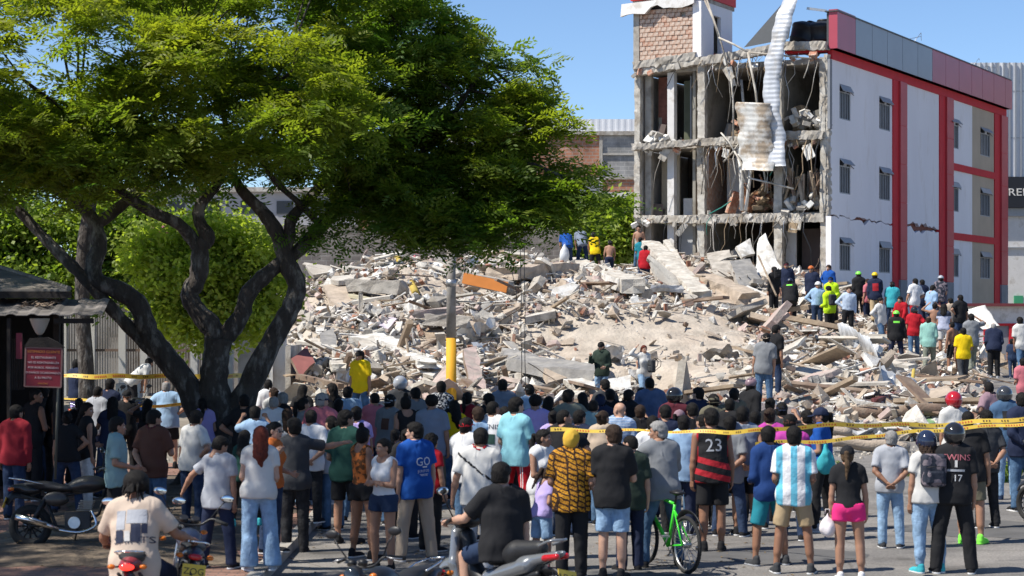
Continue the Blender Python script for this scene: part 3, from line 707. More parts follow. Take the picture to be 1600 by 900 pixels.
# ================= far buildings
RB = empty('warehouse', (0,0,0), 0, 'pale corrugated warehouse with black name band at the right edge', 'building'); d = 118
def px2x(px, d): return (px-800)*d/F
def py2z(py, d): return CAMZ+(HY-py)*d/F
RB.location = (px2x(1515, d), d, 0); x0 = 0; x1 = px2x(2300, d)-px2x(1515, d)
M_corr = mat('corrugated_paint', (0.62,0.63,0.66), 0.5, 0.08, 1, 0.03, 20)
zt = py2z(98, d); zb = py2z(280, d)
V = []; Fs = []; n = 100
for i in range(n*2+1):
    x = x1*i/(2*n); yy = -0.05 if (i % 4 in (1, 2)) else 0
    V += [(x, yy, zb), (x, yy, zt)]
for i in range(n*2): Fs.append((i*2, i*2+2, i*2+3, i*2+1))
MB().add(V, Fs, 0).build('cladding', M_corr, RB)
MB().box2((0, .02, 0.9), (x1, 30, zt-.1)).build('wall', M_whitew, RB)
for py in (143, 216): MB().box2((0, -.07, py2z(py, d)), (x1, -.052, py2z(py-1, d))).build('sheet_joint', M_frame, RB)
for i in range(14): MB().box2((px2x(1532+i*9.0, d)-RB.location.x-.04, -.12, zb), (px2x(1532+i*9.0, d)-RB.location.x+.04, -.051, zt)).build('standing_seam', M_frame, RB)
MB().box2((0, -.5, py2z(325, d)), (x1, 0.01, py2z(277, d))).build('sign_band', mat('black_band', (0.014,0.015,0.02), 0.5, 0.1, 1, 0), RB)
MB().box2((0, -.2, py2z(338, d)), (x1, 0.01, py2z(325.5, d))).build('grey_band', M_frame, RB)
MB().box2((0, -.1, py2z(388, d)), (x1, 0.01, py2z(386, d))).build('wall_joint', M_frame, RB)
MB().box2((px2x(1584,d)-RB.location.x, -.1, 0.95), (px2x(1598,d)-RB.location.x, 0.01, py2z(462, d))).build('green_door', mat('green_door', (0.05,0.3,0.15), 0.6, 0.1, 1, 0), RB)
Mx = Matrix.Translation((px2x(1571.5, d)-RB.location.x, -.51, py2z(301.5, d))) @ Matrix.Rotation(math.radians(90), 4, 'X')
tile_text('REN', .60, M_plaster, RB, Mx, 0.03, align='LEFT', sx=1.25)
RB['label'] = 'pale corrugated warehouse with the black REN band behind the right end of the block'
LB = empty('brick_building', (px2x(700, 122), 122, 0), 0, 'distant brick and grey block building with white metal roof left of the tower', 'building'); d = 122
lx = LB.location.x
def lb(name, p0, p1, q0, q1, m, dy=0, th=.3): return MB().box2((px2x(p0,d)-lx, -dy-th, py2z(q1,d)), (px2x(p1,d)-lx, -dy, py2z(q0,d))).build(name, m, LB)
M_rb = brickmat('red_brickwork', (0.46,0.21,0.13), (0.40,0.18,0.11), (0.36,0.30,0.25), 0.4, 0.2, 0.02, 'xz')
M_gb = brickmat('grey_blockwork', (0.33,0.325,0.315), (0.28,0.275,0.27), (0.40,0.39,0.37), 0.5, 0.24, 0.02, 'xz')
lb('wall', 700, 1300, 206, 620, M_whitew, -12, 12)
V = []; Fs = []
for i in range(241):
    x = (px2x(1300,d)-px2x(700,d))*i/240; yy = -.35-(0.015 if i % 4 in (1,2) else 0); V += [(x, yy, py2z(208,d)), (x, yy-.0, py2z(187,d))]
for i in range(240): Fs.append((i*2, i*2+2, i*2+3, i*2+1))
MB().add(V, Fs, 0).build('roof_sheet', mat('white_roof_sheet', (0.72,0.73,0.76), 0.5, 0.05, 2, 0.03), LB)
lb('beam', 700, 1300, 206, 212, M_concl, .0, .5)
lb('brick_panel', 760, 936, 212, 276, M_rb, .002); lb('block_panel', 941, 1300, 212, 240, M_gb, .002); lb('block_panel', 941, 1300, 243, 277, M_gb, .002)
lb('column', 936, 941, 210, 380, M_concl, .0, .42); lb('beam', 941, 1300, 240, 243, M_concl, 0, .4); lb('beam', 760, 1300, 277, 281, M_concl, 0, .42)
lb('brick_panel', 941, 1300, 281, 301, M_rb, .002); lb('wall', 760, 1300, 301, 500, M_whitew, .001)
FB = empty('far_building', (px2x(120, 125), 125, 0), 0, 'pale grey building glimpsed through the tree limbs above the blockwork wall', 'building')
MB().box2((0, 0, .9), (px2x(640,125)-px2x(120,125), 8, py2z(300,125))).build('wall', mat('far_grey', (.42,.41,.42), .9, .2, .5, .1), FB)
MB().box2((-.3, -.4, py2z(300,125)), (px2x(640,125)-px2x(120,125)+.3, 8, py2z(293,125))).build('roof_edge', M_concl, FB)
for i in range(9): MB().box2((1.2+i*2.2, -.05, py2z(335,125)), (2.2+i*2.2, -.002, py2z(314,125))).build('window', M_frameD, FB)
# long grey blockwork boundary wall behind the heap
GW = empty('boundary_wall', (px2x(440, 87), 87, 0), 0, 'long grey blockwork wall behind the left part of the rubble', 'wall')
M_gw = brickmat('weathered_blockwork', (0.235,0.205,0.185), (0.19,0.165,0.15), (0.27,0.25,0.225), 0.42, 0.21, 0.02, 'xz', 0.95, 0.6)
d = 87; gx = GW.location.x
MB().box2((0, 0, .9), (px2x(560,d)-gx, .25, py2z(352,d))).build('wall_section', M_gw, GW)
MB().box2((px2x(560,d)-gx, -.05, .9), (px2x(645,d)-gx, .25, py2z(342,d))).build('wall_section', M_gw, GW)
MB().box2((px2x(645,d)-gx, 0, .9), (px2x(880,d)-gx, .25, py2z(352,d))).build('wall_section', M_gw, GW)
MB().box2((px2x(560,d)-gx, -.06, py2z(360,d)), (px2x(575,d)-gx, -.051, py2z(344,d))).build('brick_patch', M_rb, GW)
MB().box2((px2x(250,d)-gx, -1.5, .9), (px2x(592,d)-gx, -1.2, py2z(437,d))).build('ledge', M_concl, GW)
for i in range(12): 
    x = px2x(470+i*10.3,d)-gx; MB().box2((x, -1.56, py2z(460,d)), (x+.09, -1.5, py2z(438,d))).build('ledge_rib', M_concl, GW)
# ================= houses on the left behind the trees
HS = empty('white_house', (px2x(395, 53), 53, 0), 0, 'white house end with plain gable wall standing left of the rubble', 'building'); d = 53; hx = HS.location.x
def hb(name, p0, p1, q0, q1, m, dy=0, th=.25, par=None, dd=None):
    D = dd or d; return MB().box2((px2x(p0,D)-hx, -dy-th, max(.8,py2z(q1,D)) if q1 < 900 else .8), (px2x(p1,D)-hx, -dy, py2z(q0,D))).build(name, m, par or HS)
M_hw = mat('house_white', (0.60,0.58,0.55), 0.9, 0.15, 0.8, 0.15, 20, col2=(0.42,0.39,0.35), c2amt=0.35, c2scale=0.8)
M_hg = mat('house_grey', (0.33,0.31,0.29), 0.9, 0.2, 0.8, 0.2, 20, col2=(0.22,0.2,0.18), c2amt=0.4)
M_shut = mat('brown_gate', (0.16,0.11,0.085), 0.6, 0.2, 3, 0.1)
hb('end_wall', 418, 448, 478, 999, M_hw, 0, .3); hb('end_wall', 372, 417, 490, 999, M_hg, -.3, .3)
hb('downpipe', 424, 429, 495, 999, M_plaster, .32, .1); hb('broken_coping', 372, 452, 470, 480, M_concl, .05, .5)
hb('side_wall', 448, 456, 540, 999, M_concl, -2.5, 2.8)
H2 = empty('gated_house', (px2x(90, 55), 55, 0), 0, 'pale house front with columns and brown barred gates behind the tree trunks', 'building')
hx = H2.location.x; d = 55; HS2 = H2
def h2(*a, **k): return hb(*a, par=H2, dd=55, **k)
h2('back_wall', -60, 420, 465, 999, M_hg, -2.0, .25); h2('lintel', -60, 372, 470, 484, M_hw, 0, .3)
for p in (96, 140, 188, 222, 300, 355): h2('column', p, p+11, 484, 999, M_hw, 0, .28)
for (a, b) in ((107,139),(151,187),(199,221),(233,299),(311,354)):
    for k in range(int((b-a)/4)):
        x = a+2+k*4; h2('gate_bar', x, x+1.3, 490, 999, M_shut if a > 180 else M_hg, .1, .03)
    h2('gate_rail', a, b, 545, 549, M_shut, .14, .04)
h2('parapet', -60, 372, 452, 469.8, M_concl, .1, .3)
h2('planter', 200, 236, 596, 999, M_hw, 1.2, .5)
# ================= the heap of rubble
RUBP = dict(phone=(940,535,54), girl=(1005,538,54), grey=(1193,520,47), cap=(1208,507,48.5))
RPL = [(940,535,54),(1005,538,54.5),(1193,521,47),(1209,508,48.6),(563,548,46),(887,357,80),(908,352,80.5),(930,362,79),(952,374,79),(1000,352,84),(1003,371,83),(1007,384,81),
 (660,392,77),(766,384,80),(1208,417,70),(1229,410,71),(1234,430,68.5),(1270,416,71),(1277,440,68),(1295,413,74),(1300,432,70),(1297,447,67.5),(1325,448,67),(1342,425,73),(1355,436,72),
 (1368,425,71),(1394,440,71),(1374,463,67),(1430,434,71),(1455,445,70),(1469,430,73),(1398,485,63.5),(1428,478,65),(1452,492,62),(1474,475,66),(1460,473,67),(1489,500,62),(1499,460,68),(1505,510,59),(1516,488,61),(1490,468,70)]
for a in RPL: add_rp(*a)
CPN = np.array(CP)
def hit(px, py):
    ds = np.arange(43, 98, 0.25); X = (px-800)*ds/F; Zr = CAMZ+(HY-py)*ds/F; mz = mound_np(X, ds)
    k = np.where(Zr <= mz)[0]
    d = ds[k[0]] if len(k) else 84.0
    return Vector(((px-800)*d/F, d, float(mound_np(np.array([(px-800)*d/F]), np.array([d]))[0])))
def fbm(X, Y, seed, octs=5, base=0.5):
    r = np.random.RandomState(seed); out = np.zeros_like(X); a = 1.0; f = base
    for o in range(octs):
        for k in range(4):
            th = r.uniform(0, 6.28); ph = r.uniform(0, 6.28); out += a*np.sin(f*(X*np.cos(th)+Y*np.sin(th))*6.28+ph+.9*np.sin(f*2.3*(X*np.sin(th)-Y*np.cos(th))+ph))/4
        a *= 0.55; f *= 2.1
    return out
gx_, gy_ = np.meshgrid(np.arange(-9.5, 22.5, 0.14), np.arange(42.5, 97, 0.2))
gz_ = mound_np(gx_, gy_)
e_ = np.clip((gy_-44)/3, 0, 1)
gz_ = gz_ + 0.13*fbm(gx_, gy_, 3, 6, 0.22)*e_ - 0.06
nyy, nxx = gx_.shape
idx = np.arange(nyy*nxx).reshape(nyy, nxx)
FQ = np.stack([idx[:-1,:-1], idx[:-1,1:], idx[1:,1:], idx[1:,:-1]], -1).reshape(-1, 4)
M_dust = mat('rubble_dust', (0.47,0.41,0.34), 0.97, 0.35, 1.6, 0.9, 9, col2=(0.44,0.37,0.30), c2amt=0.5, c2scale=0.7, bdist=0.05)
mo = bpy.data.objects.new('rubble_mound', npmesh('rubble_mound', np.stack([gx_, gy_, gz_], -1).reshape(-1, 3), FQ, [M_dust])); link(mo); mo['kind'] = 'structure'

M_rc = {}
pal = dict(concrete=((0.48,0.44,0.385),(0.38,0.34,0.29)), pale=((0.62,0.58,0.51),(0.50,0.45,0.385)), white=((0.78,0.76,0.72),(0.58,0.54,0.48)), tan=((0.50,0.41,0.32),(0.44,0.36,0.285)),
           brick=((0.42,0.19,0.12),(0.48,0.34,0.26)), brown=((0.22,0.15,0.11),(0.30,0.23,0.17)), timber=((0.40,0.31,0.22),(0.24,0.18,0.13)), pink=((0.52,0.40,0.36),(0.42,0.36,0.32)), grey=((0.27,0.26,0.25),(0.36,0.34,0.31)))
for k, (a, b) in pal.items():
    a = tuple(x*.90 for x in a); b = tuple(x*.86 for x in b)
    M_rc[k] = mat('rubble_'+k, a, 0.95, 0.3, 4, 0.5, 22, col2=b, c2amt=0.5, c2scale=2.2, bdist=0.02)
# ---- templates
def hull_template(seed, n=11, flat=1.0):
    r = random.Random(seed); bm = bmesh.new()
    for i in range(n):
        v = Vector((r.gauss(0,1), r.gauss(0,1), r.gauss(0,1))).normalized()*r.uniform(.75,1)
        v = Vector((max(-.8,min(.8,v.x)), max(-.62,min(.62,v.y)), max(-.5,min(.5,v.z))*flat)); bm.verts.new(v)
    bmesh.ops.convex_hull(bm, input=bm.verts); bmesh.ops.triangulate(bm, faces=bm.faces)
    bm.verts.ensure_lookup_table(); bm.faces.ensure_lookup_table()
    used = sorted({v.index for f in bm.faces for v in f.verts}); mp = {u: i for i, u in enumerate(used)}
    bm.verts.index_update()
    V = np.array([bm.verts[u].co[:] for u in used]); Fc = np.array([[mp[v.index] for v in f.verts] for f in bm.faces]); bm.free()
    return V, Fc
def boxt(a, b, c):
    V = np.array([(x*a/2, y*b/2, z*c/2) for z in (-1,1) for (x, y) in ((-1,-1),(1,-1),(1,1),(-1,1))], float)
    Fc = np.array([(0,3,2),(0,2,1),(4,5,6),(4,6,7),(0,1,5),(0,5,4),(1,2,6),(1,6,5),(2,3,7),(2,7,6),(3,0,4),(3,4,7)])
    return V, Fc
def shard_t(seed, n=8, t=0.08):
    r = random.Random(seed); an = sorted(r.uniform(0, 6.28) for _ in range(n)); top = [(math.cos(a)*r.uniform(.7,1)*.9, math.sin(a)*r.uniform(.6,1)*.6) for a in an]
    V = [(x, y, t/2) for x, y in top]+[(x*1.02+r.uniform(-.03,.03), y*1.02+r.uniform(-.03,.03), -t/2) for x, y in top]
    Fc = [(0, i, i+1) for i in range(1, n-1)]+[(n, n+i+1, n+i) for i in range(1, n-1)]
    for i in range(n):
        j = (i+1) % n; Fc += [(i, n+i, n+j), (i, n+j, j)]
    return np.array(V), np.array(Fc)
HT = [hull_template(i, 10+i % 4) for i in range(10)]
HF = [hull_template(50+i, 10, 0.5) for i in range(6)]
ST = [shard_t(i, 6+i % 4, .07+.02*(i % 3)) for i in range(8)]
RL = np.random.RandomState(4)
def rotm(ax, ay, az):
    ca, sa, cb, sb, cc, sc = np.cos(ax), np.sin(ax), np.cos(ay), np.sin(ay), np.cos(az), np.sin(az)
    R = np.empty(ca.shape+(3, 3))
    R[..., 0, 0] = cc*cb; R[..., 0, 1] = cc*sb*sa-sc*ca; R[..., 0, 2] = cc*sb*ca+sc*sa
    R[..., 1, 0] = sc*cb; R[..., 1, 1] = sc*sb*sa+cc*ca; R[..., 1, 2] = sc*sb*ca-cc*sa
    R[..., 2, 0] = -sb; R[..., 2, 1] = cb*sa; R[..., 2, 2] = cb*ca
    return R
def dens(px, py):
    """where the heap shows loose debris rather than smooth dust (1 = dense)"""
    d1 = np.exp(-(((px-930)/100)**4+((py-545)/50)**4)); d2 = np.exp(-(((px-1095)/85)**4+((py-565)/62)**4)); d3 = np.exp(-(((px-1080)/80)**2+((py-500)/22)**2)); d4 = np.exp(-(((px-980)/70)**2+((py-470)/14)**2)); d5 = np.exp(-(((px-1500)/50)**2+((py-600)/40)**2))
    return 1-np.clip(0.95*d1+0.93*d2+0.8*d3+.5*d4+.8*d5, 0, 0.955)
def sample_mound(n, ymin=44.5, ymax=90):
    """random spots on the part of the heap that the front shows, evenly spread as seen from the street"""
    px = RL.uniform(445, 1545, n*3); t = RL.uniform(0, 1, n*3); Y = 1/(1/ymin+(1/ymax-1/ymin)*t)
    X = (px-800)*Y/F; zz = mound_np(X, Y); py = HY-(zz-CAMZ)*F/Y
    keep = RL.uniform(0, 1, n*3) < dens(px, py); keep &= (zz > ground_min(Y)+0.02)
    X, Y, zz = X[keep][:n], Y[keep][:n], zz[keep][:n]
    return X, Y, zz
def ground_min(Y):
    g = np.clip((Y-40)/26, 0, 1); return g*g*(3-2*g)
def batch(name, tmpls, n, smin, smax, colors, tilt=0.5, lift=0.03, power=2.5, aniso=None, az=None):
    X, Y, zz = sample_mound(n); n = len(X)
    s = smin+(smax-smin)*RL.uniform(0, 1, n)**power
    A = RL.normal(0, tilt, n); B = RL.normal(0, tilt, n); C = RL.uniform(0, 6.28, n) if az is None else RL.normal(az, 0.5, n)
    R = rotm(A, B, C); T = np.stack([X, Y, zz+lift+s*0.12], -1); pick = RL.randint(0, len(tmpls), n); Vs = []; Fs = []; off = 0; mi = []
    cw = np.array([c[1] for c in colors], float); cw /= cw.sum(); mc = RL.choice(len(colors), n, p=cw)
    for k, (tv, tf) in enumerate(tmpls):
        q = np.where(pick == k)[0]
        if not len(q): continue
        sc = s[q][:, None, None]*(np.ones(3) if aniso is None else np.stack([RL.uniform(*aniso[j], len(q)) for j in range(3)], -1)[:, None, :])
        v = np.einsum('nij,nmj->nmi', R[q], tv[None]*sc)+T[q][:, None, :]
        f = tf[None]+(np.arange(len(q))*len(tv))[:, None, None]+off; off += len(q)*len(tv)
        Vs.append(v.reshape(-1, 3)); Fs.append(f.reshape(-1, 3)); mi.append(np.repeat(mc[q], len(tf)))
    me = npmesh(name, np.concatenate(Vs), np.concatenate(Fs), [M_rc[c[0]] for c in colors], np.concatenate(mi), smooth=False)
    o = bpy.data.objects.new(name, me); link(o); o['kind'] = 'stuff'; return o
cols_mix = [('concrete',3),('pale',5),('white',4.5),('tan',3),('brick',.55),('brown',.35),('pink',.8),('grey',.5)]
batch('rubble_gravel', HT, 15000, .03, .14, cols_mix, 1.5, .0, 2.0)
batch('rubble_debris', HT+HF, 5200, .12, .34, cols_mix, .8, .02, 2.2)
batch('broken_boards', ST, 2600, .15, .5, [('white',4),('pale',3),('tan',2),('concrete',2),('pink',1),('brown',.5)], .6, .03, 2.0)
batch('splinters', [boxt(.05,1,.03), boxt(.03,1,.03), boxt(.09,1,.02)], 2000, .3, 1.5, [('timber',2),('brown',.8),('white',3),('tan',2),('pale',3)], .28, .05, 1.8)
batch('brick_rubble', [boxt(.24,.12,.08), boxt(.16,.12,.08), boxt(.12,.1,.07)], 1300, .8, 1.2, [('brick',1.5),('pink',2),('tan',1)], 1.2, .0, 1.0)
# ---- individually placed pieces
def tmesh(t, m, name):
    return npmesh(name, t[0], t[1], [M_rc[m]], smooth=False)
def individuals(name, n, tm, mats, smin, smax, label, cat, group, tilt=.5, lift=.05, power=1.5, aniso=((.8,1.2),(.8,1.2),(.7,1.2)), az=None):
    meshes = [tmesh(t, m, name) for t in tm for m in mats]; X, Y, zz = sample_mound(n)
    for i in range(len(X)):
        o = bpy.data.objects.new(name, meshes[RL.randint(len(meshes))]); link(o)
        s = smin+(smax-smin)*RL.uniform()**power
        o.location = (X[i], Y[i], zz[i]+lift+s*.12); o.scale = [s*RL.uniform(*a) for a in aniso]
        o.rotation_euler = (RL.normal(0, tilt), RL.normal(0, tilt), RL.uniform(0, 6.28) if az is None else RL.normal(az, .5))
        tag(o, label, cat, group)
individuals('rubble_chunk', 280, HT+HF, ['concrete','pale','tan','white'], .2, .55, 'broken lump of concrete lying among the rubble of the heap', 'rubble', 'lumps of concrete in the rubble heap', .6)
individuals('broken_brick', 130, [boxt(.26,.13,.09), boxt(.2,.13,.09)], ['brick','pink'], .9, 1.5, 'loose clay brick lying on the rubble heap', 'brick', 'loose bricks on the rubble heap', 1.2, .04)
individuals('board_shard', 170, ST, ['white','pale','tan','pink','concrete'], .3, .85, 'broken flat board or slab piece lying on the rubble heap', 'slab', 'broken flat slabs on the rubble heap', .45, .1)
individuals('wooden_plank', 110, [boxt(.12,1,.04), boxt(.08,1,.06), boxt(.2,1,.03)], ['timber','brown','pale'], .9, 2.6, 'loose timber plank or batten lying on the rubble heap', 'plank', 'loose planks on the rubble heap', .22, .12, 1.5, ((1,1),(1,1),(1,1)), az=.9)
# bent reinforcing bars
RB_ = []
for k in range(8):
    r = random.Random(k); p = Vector((0,0,0)); d = Vector((1,0,.3)); pts = [p.copy()]
    for i in range(7):
        d = (d+Vector((r.uniform(-.5,.5), r.uniform(-.5,.5), r.uniform(-.5,.4)))).normalized(); p = p+d*.25; pts.append(p.copy())
    RB_.append(MB().tube(pts, .012, 0, 5).mesh('rebar', M_rc['brown'] if k % 3 else M_rc['grey']))
X, Y, zz = sample_mound(60)
for i in range(len(X)):
    o = bpy.data.objects.new('rebar', RB_[i % 8]); link(o); o.location = (X[i], Y[i], zz[i]+.1); o.rotation_euler = (RL.normal(0,.4), RL.normal(0,.6), RL.uniform(0,6.28)); s = RL.uniform(.5,.95); o.scale = (s, s, s)
    tag(o, 'bent steel bar sticking out of the rubble heap', 'steel bar', 'bent steel bars in the rubble heap')
def crumpled(seed, n=7, amp=.14):
    r = random.Random(seed); V = [((i/(n-1)-.5)*1.3, (j/(n-1)-.5)*.8, r.uniform(-amp, amp)+.12*math.sin(i*1.3+seed)) for j in range(n) for i in range(n)]
    Fc = [(j*n+i, j*n+i+1, (j+1)*n+i+1, (j+1)*n+i) for j in range(n-1) for i in range(n-1)]
    mb = MB().add(V, Fc, 0, False); N = len(V); mb.add([(a, b, c-.012) for a, b, c in V], [f[::-1] for f in Fc], 0, False)
    return mb
CM = [crumpled(k).mesh('crumpled_sheet', m) for k in range(4) for m in (M_galv, M_rc['white'], M_rc['grey'])]
X, Y, zz = sample_mound(70)
for i in range(len(X)):
    o = bpy.data.objects.new('crumpled_sheet', CM[i % 12]); link(o); o.location = (X[i], Y[i], zz[i]+.14); o.rotation_euler = (RL.normal(0,.5), RL.normal(0,.5), RL.uniform(0,6.28)); s = RL.uniform(.4,.9); o.scale = (s, s, s)
    tag(o, 'crumpled thin metal sheet lying in the rubble', 'metal sheet', 'crumpled sheets in the rubble')
# ---- the named large members
def beam_px(x1, y1, x2, y2, w, h, m, label, name='concrete_beam', dz=.5, m2=None, dd=0, seed=None, amp=.03, cat='beam', dz2=None):
    a = hit(x1, y1); b = hit(x2, y2); dd -= 1.3+h*.5; a.y += dd; b.y += dd
    a = P(x1, y1, a.y); b = P(x2, y2, b.y)
    sd = seed if seed is not None else int(x1*7+y1)
    o = rough_bar(a, b, w, h, sd, amp, .45, .12); ob = o.build(name, m, None); tag(ob, label, cat)
    if m2: # painted front face of the member
        d = (b-a); L = d.length; dn = d.normalized(); sx = dn.cross(Vector((0,0,1))).normalized(); uz = sx.cross(dn)
        if sx.y > 0: sx = -sx
        q = MB(); fcen = (a+b)/2+sx*(w*.5+amp+.012)
        R = Matrix((sx, dn, uz)).transposed(); q.box(fcen, (.03, L*.93, h*.86), 0, R); q.build('painted_face', m2, ob)
    return ob
def slab_px(poly, t, m, label, name='concrete_slab', edge='concrete', dist=None, cat='slab', lean=None):
    """slab whose outline stands at its own distance: poly of (px,py[,d])"""
    ps = []
    for q in poly:
        if len(q) == 3: ps.append(P(q[0], q[1], min(q[2], hit(q[0], q[1]).y-.7)))
        else: h_ = hit(q[0], q[1]); ps.append(P(q[0], q[1], h_.y-(.0 if dist is None else dist)-.9))
    c = sum(ps, Vector())/len(ps); nn = (ps[1]-ps[0]).cross(ps[2]-ps[1]).normalized()
    if nn.y > 0: nn = -nn
    n = len(ps); r = random.Random(int(ps[0].x*100)); outer = []
    for i in range(n):
        a = ps[i]; b = ps[(i+1) % n]; L = (b-a).length; k = max(1, int(L/.35)); inw = (c-(a+b)/2).normalized()
        for j in range(k):
            p = a.lerp(b, j/k)
            if j: p = p+inw*r.uniform(-.05, .07)
            outer.append(p)
    back = [p-nn*t*r.uniform(.8,1.1) for p in outer]; N = len(outer); mb = MB()
    mb.add(outer+back+[c, c-nn*t], [(N*2, i, (i+1) % N) for i in range(N)]+[(N*2+1, N+(i+1) % N, N+i) for i in range(N)], 0)
    mb.add(outer+back, [(i, N+i, N+(i+1) % N, (i+1) % N) for i in range(N)], 1)
    me = mb.mesh(name, [M_rc.get(m, None) or m if isinstance(m, str) else m, M_rc[edge]]); bm = bmesh.new(); bm.from_mesh(me); bmesh.ops.recalc_face_normals(bm, faces=bm.faces); bm.to_mesh(me); bm.free()
    o = bpy.data.objects.new(name, me); link(o); return tag(o, label, cat)
M_or = mat('orange_paint', (0.62,0.22,0.05), 0.8, 0.12, 3, 0.15, 30)
M_ochre = mat('ochre_paint', (0.48,0.36,0.08), 0.8, 0.15, 3, 0.1, 30)
beam_px(726,434,800,450,.62,.42,M_rc['concrete'],'thick roof beam with an orange painted side on top of the heap',m2=M_or, amp=.025, dd=-2.2)
slab_px([(700,500,66.5),(748,511,63),(812,478,64),(770,466,68)], .3, M_rc['tan'], 'large tan slab with orange edge jutting out below the orange beam', edge='tan')
beam_px(890,412,990,447,.8,.5,M_rc['pale'],'long white faced beam below the group of bent workers', m2=M_rc['white'], amp=.03, dd=-1.0)
beam_px(785,428,884,420,1.3,.45,M_rc['tan'],'broad dirty concrete member lying left of the white faced beam', amp=.05)
beam_px(1016,382,1096,462,.7,.30,M_rc['pale'],'long pale beam slanting down beside the man in the red hoodie', amp=.03)
beam_px(1024,408,1082,470,.4,.22,M_rc['concrete'],'thinner grey beam slanting down in front of the long pale beam', amp=.03)
beam_px(1078,428,1172,468,.75,.5,M_rc['tan'],'thick rust stained beam across the middle of the upper heap', amp=.04)
beam_px(1040,378,1082,440,.25,.18,M_rc['pale'],'narrow batten leaning on the heap left of the block', amp=.02)
beam_px(1010,450,1062,452,.4,.25,M_rc['white'],'short white slab below the man in the red hoodie', amp=.04)
slab_px([(880,592,51.6),(926,588,51.9),(930,606,51),(905,612,50.8)], .15, M_rc['white'], 'flat white slab behind the heads left of the man with the phone', edge='pale')
slab_px([(950,592,51.5),(986,585,51.9),(988,612,51),(960,616,50.8)], .15, M_rc['white'], 'white slab piece between the man with the phone and the woman with red hair', edge='pale')
slab_px([(1186,372,80),(1196,364,80),(1225,428,78.5),(1200,440,78.5),(1178,432,78.8)], .14, M_rc['white'], 'tall white wall piece standing on end in front of the block', edge='pale')
slab_px([(1140,408,78),(1172,404,78.5),(1190,436,77),(1158,452,76.5)], .25, M_rc['grey'], 'grey tilted slab right of the rust stained beam', edge='concrete')
slab_px([(1150,385,80),(1172,372,80.5),(1180,396,80),(1160,402,79.5)], .15, M_rc['white'], 'small white slab propped left of the tall white wall piece', edge='pale')
slab_px([(1104,396,81),(1140,390,81),(1150,430,79),(1118,436,79)], .3, M_rc['concrete'], 'rough concrete block mass under the middle bay of the block', edge='concrete')
beam_px(1234,476,1290,542,.2,.14,M_rc['timber'],'long timber plank leaning below the worker in the white helmet','wooden_plank',amp=.01, cat='plank')
slab_px([(1205,480),(1240,470),(1262,500),(1225,512)], .2, M_rc['pale'], 'pale slab at the feet of the workers with green vests', edge='concrete', dist=.3)
o = corr_sheet([P(1316,536,61.5), P(1340,540,61), P(1362,556,60.4), P(1376,578,60)], 1.3, (.3,.4,-.9), 0, M_galv, 'metal_sheet', ripple=.02, pitch=.16); tag(o, 'grey crumpled corrugated sheet lying on the right part of the heap', 'metal sheet')
beam_px(1366,630,1448,603,.18,.22,mat('maroon_paint', (0.12,0.035,0.035), 0.6, 0.2, 4, 0.1),'maroon painted steel beam lying near the front of the heap','steel_beam',amp=.004)
def log(x1,y1,d1,x2,y2,d2,r,m,label,name='log'):
    a = P(x1,y1,d1); b = P(x2,y2,d2); pts = [a.lerp(b, i/8)+Vector((0,0,.03*math.sin(i*1.3))) for i in range(9)]
    tag(MB().tube(pts, r, 0, 10).build(name, m), label, name.replace('_',' '))
log(1180,655,47,1300,650,47,.12,M_rc['timber'],'long brown log lying behind the bike helmet rider'); log(1310,648,46.8,1480,640,47,.15,M_rc['brown'],'thick dark log lying behind the two police tapes on the right')
log(1230,668,45.5,1330,676,45.5,.10,M_rc['tan'],'pale brown log behind the woman in the blue shirt'); log(1296,690,43.5,1420,700,43.5,.12,M_rc['tan'],'pale log lying behind the pale shirted man')
log(1503,624,50,1548,650,47.5,.08,M_rc['white'],'thick white pipe slanting down beside the red helmet','pipe'); log(1428,578,56,1424,606,54,.05,M_ochre,'short yellow strip lying on the right slope','strip')
log(619,398,75.6,650,458,71,.13,M_ochre,'yellow ochre post leaning on the top left of the heap','post'); log(640,470,66,655,625,52,.02,M_rc['grey'],'thin upright pipe behind the grey helmet','pipe')
beam_px(706,548,738,618,.4,.14,M_rc['brown'],'dark timber board leaning right of the yellow pole','wooden_plank',amp=.02,cat='plank')
slab_px([(724,545,52.5),(745,540,53),(760,612,50),(738,622,49.5)], .12, M_rc['pink'], 'mauve grey board leaning against the dark timber board', edge='brown')
slab_px([(640,578,54),(664,556,55),(700,540,56),(702,568,54),(676,588,53)], .1, M_rc['white'], 'big white ceiling panel lying left of the yellow pole', edge='pale')
slab_px([(655,622,49.5),(704,560,51),(706,630,49),(668,640,48.5)], .12, M_rc['pink'], 'pinkish slab leaning at the foot of the yellow pole', edge='tan')
beam_px(506,484,604,538,.55,.22,M_rc['white'],'long white beam slanting down across the left part of the heap', amp=.025)
beam_px(547,446,632,450,.9,.42,M_rc['concrete'],'long grey concrete beam near the top left of the heap', amp=.05)
slab_px([(504,446,71),(540,440,72),(556,470,69),(526,482,68)], .18, M_rc['tan'], 'tan slab leaning near the upper left corner of the heap', edge='tan')
slab_px([(470,458,70),(478,462,70),(498,492,66),(484,498,66)], .14, M_rc['pink'], 'narrow pinkish slab leaning at the left end of the heap', edge='tan')
slab_px([(584,420,75),(600,392,76),(620,418,75)], .5, M_rc['white'], 'pointed white slab on the top of the heap left of the yellow post', edge='brick')
slab_px([(644,470,69),(668,458,70),(682,474,69),(660,486,68)], .1, M_rc['white'], 'square white board on the upper left of the heap', edge='pale')
slab_px([(562,486,66),(600,480,67),(620,498,65),(606,514,64),(566,500,65)], .12, mat('lilac_board', (0.50,0.45,0.50), 0.9, 0.15, 3, 0.1), 'lilac stained board under the square white board', edge='pink')
slab_px([(560,532,58),(584,524,58.5),(590,544,57.5),(562,552,57)], .15, M_rc['pale'], 'pale slab in the left middle of the heap', edge='brick')
